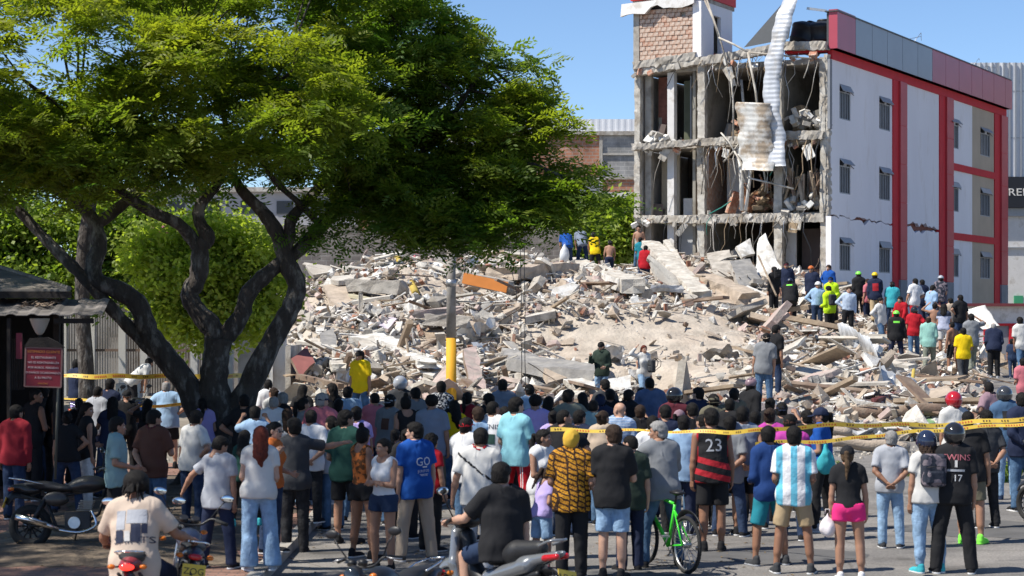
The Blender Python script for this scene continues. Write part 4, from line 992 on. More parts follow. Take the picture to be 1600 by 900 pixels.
beam_px(548,462,606,474,.3,.12,mat('cream_board', (0.55,0.50,0.35), 0.9, 0.15, 3, 0.1),'cream coloured batten below the long grey concrete beam', amp=.01)
beam_px(664,500,735,504,.5,.35,M_rc['concrete'],'grey beam end behind the yellow pole', amp=.03)
beam_px(645,492,720,484,.5,.2,M_rc['pink'],'pale orange beam passing behind the pole', amp=.03)
slab_px([(660,516,62),(690,508,63),(702,526,62),(668,534,61)], .1, M_rc['timber'], 'brown door leaf lying left of the pole', edge='brown')
slab_px([(455,560,52.5),(480,540,53.5),(492,566,52.5),(470,590,51.5)], .1, mat('faded_red_cloth', (0.25,0.09,0.08), 0.9, 0.2, 3, 0.2), 'faded red sheet at the left foot of the heap', edge='brown')
slab_px([(500,520,60),(522,512,61),(528,545,58),(505,556,57)], .1, M_rc['grey'], 'blue grey panel in the left middle of the heap', edge='grey')
slab_px([(1132,616,47),(1164,610,47.4),(1172,640,46.4),(1140,640,46.4)], .14, M_rc['white'], 'white slab behind the dark riders right of the bucket hat', edge='tan')
slab_px([(1322,600,50.5),(1346,590,51),(1348,622,49.6),(1326,620,49.8)], .05, M_rc['white'], 'white sheet lying on the right front of the heap', edge='pale')
slab_px([(1300,640,48),(1340,628,48.5),(1376,664,47),(1340,680,46.4),(1308,660,47.2)], .05, M_galv, 'bent grey window frame sheet behind the police tape', edge='grey', name='metal_sheet', cat='metal sheet')
slab_px([(1428,644,48),(1448,636,48.6),(1462,660,47.4),(1436,664,47.2)], .06, mat('green_board', (0.16,0.28,0.13), 0.9, 0.2, 3, 0.1), 'faded green board left of the red helmet', edge='pale')
slab_px([(780,560,56),(830,570,55),(925,586,52),(925,598,51.5),(850,590,52.5),(790,578,54)], .3, M_rc['grey'], 'dark broken slab edge below the smooth dusty slope', edge='grey')
slab_px([(850,575,52.5),(880,570,53),(886,590,52),(856,598,51.5)], .25, M_rc['tan'], 'square tan block below the smooth dusty slope', edge='tan')
beam_px(1560,560,1600,592,.3,.1,M_rc['timber'],'long plank on the slope under the man in the black jacket','wooden_plank',amp=.01,cat='plank')
slab_px([(1540,545,66),(1556,540,66.5),(1575,566,64.5),(1560,572,64)], .08, M_rc['timber'], 'plywood sheet leaning beside the man in the black jacket', edge='timber')
beam_px(1325,455,1370,475,.8,.3,M_rc['pale'],'broad pale slab behind the man in the light blue shirt', amp=.03)
big = [shard_t(200+i, 8, .16) for i in range(6)]
individuals('concrete_slab', 44, big, ['white','pale','concrete','tan','pink'], .6, 1.1, 'large broken slab tipped at an angle in the rubble heap', 'slab', 'large tipped slabs in the rubble heap', .5, .2, 1.0, ((.9,1.3),(.8,1.2),(.9,1.5)))
beam_px(470,505,530,575,.35,.2,M_rc['pale'],'pale post leaning down at the far left of the heap', amp=.02)
beam_px(600,530,668,570,.5,.16,M_rc['white'],'white lintel lying above the big ceiling panel', amp=.02)
beam_px(1180,470,1290,520,.4,.2,M_rc['pale'],'long pale beam lying below the feet of the rescuers', amp=.025)
beam_px(1240,560,1350,610,.4,.18,M_rc['white'],'white beam slanting down in the right front of the heap', amp=.02)
beam_px(1360,585,1460,612,.3,.15,M_rc['tan'],'tan batten lying above the maroon steel beam', amp=.02)
slab_px([(1215,590),(1262,575),(1300,600),(1250,622)], .14, M_rc['white'], 'broad white ceiling slab in the right front of the heap', edge='pale')
slab_px([(1120,450),(1160,452),(1150,475),(1112,470)], .18, M_rc['tan'], 'tan slab below the rust stained beam', edge='concrete')
slab_px([(800,470),(850,462),(868,486),(820,496)], .2, M_rc['pale'], 'pale slab right of the hanging black wires', edge='concrete')
# ---- pole with the yellow foot, hanging wires
PD = 47.5; pb = P(705, 640, PD); pb.z = ground_z(pb.x, PD)
pole = empty('utility_pole', pb, 0, 'round grey utility pole with yellow painted foot in front of the heap', 'pole')
zt_ = CAMZ+(HY-360)*PD/F-pb.z; zy = CAMZ+(HY-528)*PD/F-pb.z
MB().tube([(0,0,zy),(0.0,0,zt_)], [.115,.10], 0, 14).build('shaft', mat('weathered_pole', (0.27,0.24,0.21), 0.9, 0.35, 2, 0.3, 15, col2=(0.36,0.34,0.32), c2amt=0.4), pole)
MB().tube([(0,0,-.3),(0,0,zy)], [.128,.119], 0, 14).build('yellow_foot', mat('yellow_pole_paint', (0.72,0.36,0.02), 0.7, 0.12, 3, 0.1), pole)
MB().tube([(0,0,zy+1.2),(0,0,zy+1.35)], [.119,.118], 0, 14).build('pole_band', M_steel, pole)
for i, (x, y0, y1) in enumerate(((813,330,600),(819,330,640),(780,300,470))):
    a = P(x, y0, 48+i); b = P(x+(2 if i < 2 else 28), y1, 47.5+i); pts = [a.lerp(b, k/8)+Vector((.01*math.sin(k*2),0,0)) for k in range(9)]
    tag(MB().tube(pts, .010, 0, 5).build('hanging_wire', M_black), ['thin black wire hanging straight down in front of the orange beam','second black wire hanging right beside the first one','loose thin wire hanging left of the two black wires'][i], 'wire')
# ================= trees
def leafmat(name, c1, c2, trans=0.35):
    if name in MC: return MC[name]
    m = bpy.data.materials.new(name); m.use_nodes = True; nt = m.node_tree; L = nt.links; b = nt.nodes['Principled BSDF']; out = nt.nodes['Material Output']
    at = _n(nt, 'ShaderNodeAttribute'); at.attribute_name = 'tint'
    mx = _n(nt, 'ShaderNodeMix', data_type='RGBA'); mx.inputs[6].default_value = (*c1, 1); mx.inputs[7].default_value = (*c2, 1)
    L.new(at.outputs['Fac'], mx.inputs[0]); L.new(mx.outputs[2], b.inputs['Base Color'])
    b.inputs['Roughness'].default_value = 0.5; b.inputs['Specular IOR Level'].default_value = 0.35
    tr = _n(nt, 'ShaderNodeBsdfTranslucent'); br = _n(nt, 'ShaderNodeMix', data_type='RGBA', blend_type='MULTIPLY'); br.inputs[0].default_value = 1
    L.new(mx.outputs[2], br.inputs[6]); br.inputs[7].default_value = (1.6, 1.7, 0.6, 1); L.new(br.outputs[2], tr.inputs['Color'])
    ms = _n(nt, 'ShaderNodeMixShader'); ms.inputs[0].default_value = trans; L.new(b.outputs[0], ms.inputs[1]); L.new(tr.outputs[0], ms.inputs[2]); L.new(ms.outputs[0], out.inputs['Surface'])
    MC[name] = m; return m
def feather_spray(seed, nleaf=3, npin=5, L=.36, lw=.042, ll=.14):
    """compound feathery leaves: leaflets both sides of drooping stalks"""
    r = random.Random(seed); V = []; Fc = []
    for a in range(nleaf):
        az = r.uniform(0, 6.28); d = Vector((math.cos(az), math.sin(az), r.uniform(.0, .25))); p = Vector((r.uniform(-.08,.08), r.uniform(-.08,.08), r.uniform(-.04,.04)))
        side = d.cross(Vector((0,0,1))).normalized()
        for k in range(npin):
            t = (k+.7)/npin; q = p+d*(L*t)+Vector((0,0,-.16*t*t*L*2))
            for s in (-1, 1):
                u = (side*s*1.0+d*.65+Vector((0,0,r.uniform(-.35,.05)))).normalized(); l = ll*(1.15-.5*t)*r.uniform(.85,1.15)
                w_ = u.cross(Vector((0,0,1))).normalized()*lw*.5; w_ = w_+Vector((0,0,r.uniform(-.3,.3)*lw))
                o = len(V); V += [q, q+u*l*.45+w_, q+u*l, q+u*l*.45-w_]; Fc.append((o, o+1, o+2, o+3))
    return np.array([tuple(v) for v in V]), np.array(Fc)
def broad_spray(seed, n=12, s=.11, R=.22):
    r = random.Random(seed); V = []; Fc = []
    for a in range(n):
        q = Vector((r.gauss(0,1), r.gauss(0,1), r.gauss(0,.6)))*R*.5; u = Vector((r.uniform(-1,1), r.uniform(-1,1), r.uniform(-.7,.2))).normalized()
        w_ = u.cross(Vector((r.uniform(-.3,.3), r.uniform(-.3,.3), 1))).normalized()*s*.36; l = s*r.uniform(.8,1.3)
        o = len(V); V += [q, q+u*l*.4+w_, q+u*l, q+u*l*.4-w_]; Fc.append((o, o+1, o+2, o+3))
    return np.array([tuple(v) for v in V]), np.array(Fc)
def foliage(name, pts, tint, tm, m, parent, seed=0, scale=(.8,1.2), tilt=.35, kind='stuff'):
    R_ = np.random.RandomState(seed); pts = np.asarray(pts, float); tint = np.asarray(tint, float); n = len(pts)
    R = rotm(R_.normal(0, tilt, n), R_.normal(0, tilt, n), R_.uniform(0, 6.28, n)); s = R_.uniform(scale[0], scale[1], n); pick = R_.randint(0, len(tm), n)
    Vs = []; Fs = []; Ts = []; off = 0
    for k, (tv, tf) in enumerate(tm):
        q = np.where(pick == k)[0]
        if not len(q): continue
        v = np.einsum('nij,nmj->nmi', R[q], tv[None]*s[q][:, None, None])+pts[q][:, None, :]; f = tf[None]+(np.arange(len(q))*len(tv))[:, None, None]+off; off += len(q)*len(tv)
        Vs.append(v.reshape(-1, 3)); Fs.append(f.reshape(-1, 4)); Ts.append(np.repeat(np.clip(tint[q]+R_.normal(0, .07, len(q)), 0, 1), len(tv)))
    me = npmesh(name, np.concatenate(Vs), np.concatenate(Fs), [m], smooth=False)
    a = me.attributes.new('tint', 'FLOAT', 'POINT'); a.data.foreach_set('value', np.concatenate(Ts).astype(np.float32))
    o = bpy.data.objects.new(name, me); link(o, parent)
    if kind: o['kind'] = kind
    return o
def catmull(pts, rs, n=5):
    P_ = [Vector(p) for p in pts]; out = []; ro = []
    for i in range(len(P_)-1):
        p0 = P_[max(0,i-1)]; p1 = P_[i]; p2 = P_[i+1]; p3 = P_[min(len(P_)-1,i+2)]
        for k in range(n):
            t = k/n; out.append(.5*((2*p1)+(p2-p0)*t+(2*p0-5*p1+4*p2-p3)*t*t+(3*p1-p0-3*p2+p3)*t**3)); ro.append(rs[i]*(1-t)+rs[i+1]*t)
    out.append(P_[-1]); ro.append(rs[-1]); return out, ro
M_bark = mat('dark_bark', (0.060,0.050,0.043), 0.95, 0.5, 7, 1.0, 16, col2=(0.20,0.185,0.165), c2amt=0.30, c2scale=5.5, stretch=(1,1,.45), bdist=0.06)
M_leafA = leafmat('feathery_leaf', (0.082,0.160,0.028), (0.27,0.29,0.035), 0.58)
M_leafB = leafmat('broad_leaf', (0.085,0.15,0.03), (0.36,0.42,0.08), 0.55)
T1 = empty('shade_tree', (-4.9, 34, 0), 0, 'big spreading tree with dark twisted limbs and feathery crown on the left', 'tree')
tb = MB(); rt = random.Random(11)
def limb(pl, rs, dflt=34, n=5, k=10):
    pts = []
    for q in pl:
        d = q[2] if len(q) > 2 else dflt; v = P(q[0], q[1], d)-Vector(T1.location); pts.append(v)
    o, r = catmull(pts, rs, n); r = [x*(.86 if x < .24 else .95)*(1+rt.uniform(-.10,.10)) for x in r]; tb.tube(o, r, 0, k); return o
limbs = []
limbs.append(limb([(338,775),(336,740),(338,700),(338,650),(334,600),(338,555),(342,528)], [.62,.46,.40,.34,.27,.25,.24], k=14))
limbs.append(limb([(342,530),(328,508),(310,488),(296,461),(310,431),(314,386),(325,372),(311,344),(314,318),(340,286,34.2),(356,240,34.5),(350,180,35)], [.22,.20,.19,.17,.18,.16,.15,.13,.12,.10,.08,.05]))
limbs.append(limb([(314,392),(296,368),(276,348,33.8),(234,329,33.5),(190,300,33),(150,250,32.5),(120,190,32)], [.13,.13,.12,.11,.09,.07,.04]))
limbs.append(limb([(342,535),(356,522),(378,491),(389,457),(427,420),(468,390,34.2),(505,350,34.4),(560,292,34.6),(610,268,34.8),(650,250,35),(720,262,35),(790,300,35)], [.20,.19,.17,.16,.15,.14,.125,.12,.11,.09,.07,.04]))
limbs.append(limb([(350,715),(368,655),(389,605),(423,537),(453,484),(464,446),(449,412),(434,367),(412,333),(380,300,34),(362,270,34),(330,210,33.5)], [.30,.26,.23,.20,.19,.18,.18,.15,.13,.10,.08,.05]))
limbs.append(limb([(440,405),(452,372),(457,340),(500,290,34.5),(540,220,35),(600,160,35.2),(650,100,35.4)], [.12,.12,.11,.10,.08,.06,.04]))
limbs.append(limb([(345,745),(325,680),(298,610),(257,556),(232,520),(217,478),(190,456),(151,438),(147,410),(155,385),(147,348),(125,321),(87,295),(30,262),(-60,230)], [.32,.27,.24,.22,.20,.19,.18,.16,.155,.15,.14,.12,.11,.09,.06]))
limbs.append(limb([(262,566),(235,545),(205,515),(162,469),(128,431),(94,397),(57,359),(18,316),(-40,260),(-120,200)], [.14,.13,.12,.12,.115,.11,.10,.09,.07,.05]))
limbs.append(limb([(150,352),(170,337),(211,303),(242,275,33.6),(270,220,33.3),(300,160,33),(280,90,33)], [.12,.12,.11,.09,.08,.06,.04]))
limbs.append(limb([(500,352,34.4),(470,320,34),(420,270,33.6),(400,200,33),(430,130,32.5)], [.07,.06,.055,.05,.03]))
limbs.append(limb([(650,250,35),(700,190,35),(740,130,35),(760,100,35)], [.08,.06,.04,.02]))
limbs.append(limb([(610,268,34.8),(640,320,34.3),(690,350,34),(740,370,33.7)], [.07,.05,.04,.02]))
limbs.append(limb([(690,257,35),(770,240,34.8),(840,260,34.6),(910,290,34.4)], [.07,.05,.04,.02]))
for a in range(7):   # root flare
    an = a*0.9; b0 = Vector((0.3*math.cos(an)+P(338,0,34).x-T1.location.x, .3*math.sin(an), .55)); tb.tube([b0, b0+Vector((math.cos(an)*.35, math.sin(an)*.35, -.4)), b0+Vector((math.cos(an)*.8, math.sin(an)*.8, -.62))], [.2,.13,.05], 0, 8)
# crown volumes: (px, py, d, rx, ry, rz, weight, tint)
BL = [(90,120,30.8,2.3,1.9,1.5,1.55,.66),(340,150,31,2.1,1.9,1.25,1.3,.66),(-230,140,31,2.5,2,1.6,.6,.6),(200,225,32,2.6,1.4,.6,.9,.5),(30,260,32.5,1.6,1.2,.5,.5,.4),(480,140,33,1.5,1.6,1.1,1.0,.5),
      (430,40,35.5,2.4,2,1.2,1.3,.25),(600,75,35.3,1.6,1.7,1.1,1.3,.4),(730,150,34.8,1.35,1.4,1.0,1.25,.45),(800,225,34.5,1.05,1.0,.95,.85,.6),(850,285,34.3,.8,1.2,.55,.75,.38),(905,300,34.3,.48,.7,.22,.28,.4),(600,215,35.3,1.9,1.5,.95,1.3,.4),(720,230,35,1.2,1.2,.8,1.0,.38),(700,290,34.6,1.4,1.2,.7,.9,.4),
      (430,245,34.3,1.7,1.2,.5,.6,.35),(745,350,33.9,1.0,.8,.38,.55,.32),(580,322,34.3,1.3,1,.38,.5,.3),(200,-70,33,4.2,3,1.0,1.0,.6),(560,-30,34.5,1.5,2,.7,.7,.4),(500,345,34,.5,.5,.25,.16,.3),(730,395,33.8,.5,.4,.22,.12,.3),(660,345,33.8,.6,.6,.3,.22,.3),(240,300,34,1.3,.8,.3,.18,.5),(60,235,31.5,1.5,1.2,.7,.7,.6),(700,345,33.8,1.1,.9,.35,.7,.3),(800,340,33.9,.8,.7,.35,.6,.3),(640,300,34.2,1.2,1.0,.4,.6,.3),(870,320,34.1,.6,.6,.25,.4,.4)]
RC = np.random.RandomState(8); cl = []; ct = []
for (px, py, d, rx, ry, rz, wgt, ti) in BL:
    c = np.array(P(px, py, d)-Vector(T1.location)); ry *= .8; nc = int(22*wgt*(rx*ry*rz)**(1/3))
    for _ in range(nc):
        u = RC.normal(0, 1, 3); u /= np.linalg.norm(u); u *= RC.uniform(.35, 1)**.45; c2 = c+u*np.array([rx, ry, rz])
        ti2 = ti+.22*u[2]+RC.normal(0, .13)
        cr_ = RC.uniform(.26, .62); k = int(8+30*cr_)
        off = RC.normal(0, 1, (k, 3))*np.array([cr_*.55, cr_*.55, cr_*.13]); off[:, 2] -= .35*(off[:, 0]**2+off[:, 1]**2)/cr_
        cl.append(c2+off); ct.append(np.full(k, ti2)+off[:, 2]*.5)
        if RC.uniform() < .35:   # twig feeding the clump from the nearest limb point
            best = None; v = Vector(c2)
            for lo in limbs:
                for p in lo[len(lo)//3:]:
                    dd = (p-v).length
                    if best is None or dd < best[0]: best = (dd, p)
            if best and .3 < best[0] < 2.6:
                m_ = best[1].lerp(v, .5)+Vector((RC.uniform(-.15,.15), RC.uniform(-.15,.15), RC.uniform(-.25,.05))); tb.tube([best[1], m_, v], [.03,.02,.008], 0, 5, cap=False)
tb.build('trunk', M_bark, T1)
SP = [feather_spray(i) for i in range(8)]
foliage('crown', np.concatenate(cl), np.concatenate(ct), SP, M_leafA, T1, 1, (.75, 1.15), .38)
print('main crown sprays', sum(len(c) for c in cl))
# neighbour whose crown reaches over the street from beyond the left edge
T2 = empty('street_tree', (-10.5, 24.5, 0.1), 0, 'tree standing beyond the left edge whose crown throws dappled shade over the crowd', 'tree')
t2 = MB(); t2.tube(*catmull([(0,0,0),(.1,.1,2.5),(.6,.2,4.5),(1.6,.4,6.6),(3.5,.6,8.0),(6.5,.8,9.0)], [.4,.3,.26,.2,.12,.05]), 0, 10); t2.tube(*catmull([(.3,.1,3.4),(-.8,-.5,5.4),(-2,-1,7.8)], [.2,.15,.06]), 0, 8); t2.tube(*catmull([(.6,.2,4.6),(1.5,-1.5,6.4),(3.5,-3,8.2)], [.18,.12,.05]), 0, 8); t2.tube(*catmull([(.6,.2,4.6),(1.2,2.0,6.8),(3.2,2.4,8.6)], [.18,.12,.05]), 0, 8)
t2.build('trunk', M_bark, T2)
cl = []; ct = []
for _ in range(210):
    c = np.array([RC.uniform(-6.5, 7.2), RC.uniform(-6.5, 4.5), 0]); c[2] = 8.35+RC.uniform(0, 1.3)+.06*max(0, c[1])
    if RC.uniform() < (c[0]+2.5)/8: continue
    cr_ = RC.uniform(.4, .8); k = int(22*cr_); off = RC.normal(0, 1, (k, 3))*np.array([cr_*.6, cr_*.6, cr_*.2]); cl.append(c+off); ct.append(np.full(k, RC.uniform(.3, .8)))
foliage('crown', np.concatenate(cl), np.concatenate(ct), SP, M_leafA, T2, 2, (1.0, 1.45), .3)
# trees and shrubs behind
BP = [broad_spray(i, 12, .14, .36) for i in range(5)]
def simple_tree(name, base, blobs, trunk, label, cat, tint, seed, dens=60, spr=BP, m=M_leafB, sc=(.8,1.2)):
    t = empty(name, base, 0, label, cat); mb = MB()
    for pts, rs in trunk:
        o, r = catmull([Vector(p) for p in pts], rs, 4); mb.tube(o, r, 0, 8)
    mb.build('trunk', M_bark, t); R_ = np.random.RandomState(seed); P_ = []; T_ = []
    for (x, y, z, rx, ry, rz) in blobs:
        n = int(dens*(rx*ry*rz)**(2/3)*3)
        for _ in range(n):
            u = R_.normal(0, 1, 3); u /= np.linalg.norm(u); u *= R_.uniform(.3, 1.35)**.5; c = np.array([x, y, z])+u*np.array([rx, ry, rz])
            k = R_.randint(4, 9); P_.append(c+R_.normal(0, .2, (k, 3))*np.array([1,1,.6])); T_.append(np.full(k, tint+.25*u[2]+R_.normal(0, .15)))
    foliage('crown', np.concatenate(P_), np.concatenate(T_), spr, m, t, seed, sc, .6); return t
def B(px, py, d, rx, ry, rz, base): v = P(px, py, d)-Vector(base); return (v.x, v.y, v.z, rx, ry, rz)
b = (P(330,0,46).x, 46, .3)
simple_tree('young_tree', b, [B(235,400,46,.45,.6,.4,b),B(285,385,46,.6,.7,.4,b),B(345,372,46,.7,.8,.45,b),B(400,400,46,.5,.7,.5,b),B(425,445,46,.3,.5,.5,b),B(300,440,45.6,.8,.8,.5,b),B(370,470,45.8,.6,.7,.45,b),B(245,455,45.8,.4,.5,.45,b),B(265,505,45.8,.35,.5,.3,b),B(325,515,45.6,.5,.5,.35,b),B(405,520,45.8,.25,.4,.3,b)], [([(0,0,-.3),(.1,0,1),(0,.1,2.4),(-.3,.1,4)], [.12,.1,.08,.04])],
            'bright green broad leaved young tree framed between the dark limbs', 'tree', .75, 5, 34)
b = (P(60,0,52).x, 52, .3)
simple_tree('garden_tree', b, [B(0,360,52,1.4,1,1.1,b),B(90,390,52,1.5,1,.9,b),B(180,350,52.5,1.2,1,.8,b),B(190,410,52,.9,.8,.6,b),B(60,440,51.5,1.1,.8,.4,b),B(-80,420,52,1.5,1,1.0,b),B(130,455,51.5,.8,.8,.35,b),B(240,370,53,.9,.8,.6,b)], [([(0,0,-.3),(.1,0,1.5),(0,.1,3),(-.3,.1,5)], [.18,.15,.1,.05])],
            'mid green leafy tree behind the kiosk roof', 'tree', .3, 6, 26)
b = (P(133,0,44).x, 44, .1)
tt = empty('roadside_tree', b, 0, 'dark straight trunk between the kiosk and the white column', 'tree'); MB().tube(*catmull([(0,0,-.2),(.03,0,1.5),(-.06,.0,3.0),(-.02,.1,4.6),(.3,.2,6.2)], [.2,.17,.16,.15,.08]), 0, 10).build('trunk', M_bark, tt)
R_ = np.random.RandomState(77); foliage('crown', np.array([(R_.normal(.2,1.1), R_.normal(.3,.8), 6.2+abs(R_.normal(0,.6))) for _ in range(500)]), R_.uniform(.2,.5,500), BP, M_leafB, tt, 9)
b = (P(940,0,105).x, 105, 1.0)
BP2 = [broad_spray(i+20, 12, .3, .6) for i in range(4)]
simple_tree('bush', b, [B(915,362,105,1.0,1,.6,b),B(940,350,105,.9,1,.7,b),B(965,346,104.5,.9,1,.65,b),B(990,352,104.5,.8,1,.7,b),B(950,378,104,1.6,1,.9,b),B(900,392,104,1.4,1,.6,b)], [([(0,0,0),(.1,0,2),(0,.1,5)], [.2,.15,.05])], 'bright green bush left of the foot of the broken tower', 'bush', .35, 12, 60, BP2)
b = (P(265,0,49).x, 49, .1)
M_pink = leafmat('pink_bract', (0.42,0.08,0.40), (0.55,0.20,0.52), .3)
bt = simple_tree('flowering_bush', b, [B(262,372,49,.55,.4,.2,b)], [([(0,0,0),(.1,0,2),(0,.1,4.6)], [.06,.05,.02])], 'pink flowering bougainvillea top behind the tree limbs', 'bush', .4, 13, 60)
R_ = np.random.RandomState(3); foliage('blossom', np.array([np.array(P(R_.uniform(232,285), R_.uniform(356,376), 48.6)-Vector(b)) for _ in range(60)]), R_.uniform(0,1,60), [broad_spray(3, 10, .1, .15)], M_pink, bt, 4)
# weeds and long leaves at the road edge on the right
WL = []
def weed(px, py, d, n, L, label, seed, tint=.5, name='weed'):
    v = P(px, py, d); z0 = ground_z(v.x, d); r = random.Random(seed); mb = MB()
    for i in range(n):
        a = r.uniform(0, 6.28); o = Vector((r.uniform(-.35,.35), r.uniform(-.2,.2), 0)); dr = Vector((math.cos(a), math.sin(a), 0)); l = L*r.uniform(.6,1.2); w_ = dr.cross(Vector((0,0,1)))*l*.07
        p = [o, o+dr*l*.3+Vector((0,0,l*.5)), o+dr*l*.7+Vector((0,0,l*.55)), o+dr*l+Vector((0,0,l*.25))]
        mb.add([p[0]-w_*.4, p[0]+w_*.4, p[1]-w_, p[1]+w_, p[2]-w_*.8, p[2]+w_*.8, p[3]], [(0,1,3,2),(2,3,5,4),(4,5,6)], 0)
    me = mb.mesh(name, M_leafB); at = me.attributes.new('tint', 'FLOAT', 'POINT'); at.data.foreach_set('value', np.full(len(me.vertices), tint, np.float32))
    o = bpy.data.objects.new(name, me); link(o); o.location = (v.x, v.y, z0); tag(o, label, 'plant')
weed(1548,700,36.5,46,.55,'dark green long leaved plant between the black shirted man and the denim rider',1,.2); weed(1562,690,37.5,40,.5,'long leaved weed behind the denim rider',2,.3); weed(1440,680,38,60,.4,'pale dry grass tuft behind the helmeted woman',3,.9,'grass_tuft'); weed(1420,690,38,40,.35,'dry grass tuft right of the pale shirted man',4,.8,'grass_tuft')
weed(1302,690,38.5,26,.35,'green weed behind the cap of the woman in pink shorts',5,.5); weed(430,665,41,24,.3,'small weed at the foot of the white house end',6,.5)
# ================= people: every figure is grown from a distance field, posed by a small skeleton
f32 = np.float32
def surface_nets(D, org, h):
    """closed smooth surface of D<0 on a regular grid"""
    nx, ny, nz = D.shape; ins = D < 0
    c = [ins[i:nx-1+i, j:ny-1+j, k:nz-1+k] for i in (0,1) for j in (0,1) for k in (0,1)]
    s = sum(a.astype(np.int8) for a in c); cells = np.argwhere((s > 0) & (s < 8))
    if not len(cells): return np.zeros((0,3)), np.zeros((0,4), int)
    idm = -np.ones((nx-1, ny-1, nz-1), np.int32); idm[tuple(cells.T)] = np.arange(len(cells))
    acc = np.zeros((len(cells), 3)); cnt = np.zeros(len(cells))
    for ax in range(3):
        o = [a for a in range(3) if a != ax]
        for u in (0, 1):
            for v in (0, 1):
                a = np.zeros(3, int); a[o[0]] = u; a[o[1]] = v; b = a.copy(); b[ax] = 1
                da = D[tuple((cells+a).T)]; db = D[tuple((cells+b).T)]; m = (da < 0) != (db < 0)
                t = np.where(m, da/np.where(m, da-db, 1), 0); p = np.tile(a.astype(float), (len(cells), 1)); p[:, ax] += t
                acc[m] += p[m]; cnt[m] += 1
    V = (cells+acc/cnt[:, None])*h+org; Q = []
    for ax in range(3):
        o1, o2 = [(1,2),(2,0),(0,1)][ax]
        A = [slice(None)]*3; Bb = [slice(None)]*3; A[ax] = slice(0, -1); Bb[ax] = slice(1, None)
        ia = ins[tuple(A)]; ib = ins[tuple(Bb)]; E = np.argwhere(ia != ib)
        E = E[(E[:, o1] > 0) & (E[:, o2] > 0) & (E[:, o1] < D.shape[o1]-1) & (E[:, o2] < D.shape[o2]-1)]
        if not len(E): continue
        fl = ia[tuple(E.T)]
        def cell(a, b):
            q = E.copy(); q[:, o1] -= a; q[:, o2] -= b; return idm[tuple(q.T)]
        q = np.stack([cell(0,0), cell(1,0), cell(1,1), cell(0,1)], -1); q[~fl] = q[~fl][:, ::-1]; Q.append(q)
    return V, np.concatenate(Q)
def grid(lo, hi, h):
    lo = np.array(lo)-2*h; hi = np.array(hi)+2*h; n = np.ceil((hi-lo)/h).astype(int)+1
    return [ (lo[i]+h*np.arange(n[i])).astype(f32) for i in range(3)], lo
def sg(p, a, b, ra, rb):
    """tapered capsule"""
    a = np.asarray(a, f32); b = np.asarray(b, f32); ab = b-a; L2 = float(ab@ab)+1e-9
    dx = p[0]-a[0]; dy = p[1]-a[1]; dz = p[2]-a[2]
    t = np.clip((dx*ab[0]+dy*ab[1]+dz*ab[2])/L2, 0, 1)
    return np.sqrt((dx-t*ab[0])**2+(dy-t*ab[1])**2+(dz-t*ab[2])**2)-(ra+(rb-ra)*t)
def el(p, c, r, R=None):
    d = [p[i]-f32(c[i]) for i in range(3)]
    if R is not None: d = [d[0]*f32(R[0][j])+d[1]*f32(R[1][j])+d[2]*f32(R[2][j]) for j in range(3)]
    k0 = np.sqrt((d[0]/r[0])**2+(d[1]/r[1])**2+(d[2]/r[2])**2); k1 = np.sqrt((d[0]/r[0]**2)**2+(d[1]/r[1]**2)**2+(d[2]/r[2]**2)**2)+1e-6
    return k0*(k0-1)/k1
def smin(a, b, k): h = np.clip(.5+.5*(b-a)/k, 0, 1); return b*(1-h)+a*h-k*h*(1-h)
def smax(a, b, k): return -smin(-a, -b, k)
def sml(l, k):
    o = l[0]
    for x in l[1:]: o = smin(o, x, k)
    return o
def wob(p, s, seed): 
    r = np.random.RandomState(seed); o = 0
    for k in range(4):
        w = r.normal(0, 1, 3); w /= np.linalg.norm(w); w *= s*r.uniform(.7, 1.6); o = o+np.sin(p[0]*f32(w[0])+p[1]*f32(w[1])+p[2]*f32(w[2])+f32(r.uniform(0, 6)))
    return o/4
# ---------- heads (front +y, centre of the head at the origin, 0.235 m tall)
def head_sdf(p):
    ax = np.abs(p[0]); q = (ax, p[1], p[2])
    d = el(p, (0,-.016,.036), (.076,.096,.084)); d = smin(d, el(p, (0,.02,-.03), (.061,.070,.082)), .03)
    d = smin(d, sg(q, (.043,.0,-.055), (.0,.058,-.092), .024, .020), .025)
    d = smin(d, sg(q, (.0,.08,.026), (.042,.068,.024), .012, .010), .012)
    d = smin(d, sg(q, (.040,.058,-.018), (.030,.062,-.022), .016, .016), .02)
    d = smax(d, -el(q, (.031,.098,.004), (.019,.02,.013)), .012)
    d = np.minimum(d, el(q, (.031,.074,.003), (.0125,.0125,.0125)))
    d = smin(d, sg(p, (0,.084,.012), (0,.104,-.026), .007, .0105), .008); d = smin(d, el(q, (.011,.092,-.030), (.009,.010,.008)), .006)
    d = smin(d, el(p, (0,.083,-.058), (.023,.011,.006)), .005); d = smin(d, el(p, (0,.081,-.067), (.019,.011,.006)), .005)
    d = smin(d, el(q, (.078,-.006,-.004), (.010,.022,.033), None), .006)
    d = smin(d, sg(p, (0,-.028,-.07), (0,-.040,-.175), .056, .060), .03)
    return d
def region(p, c=.005): # part of the scalp that carries hair
    return -( -0.80*p[1]+0.60*p[2] - c)
HAIRS = {}
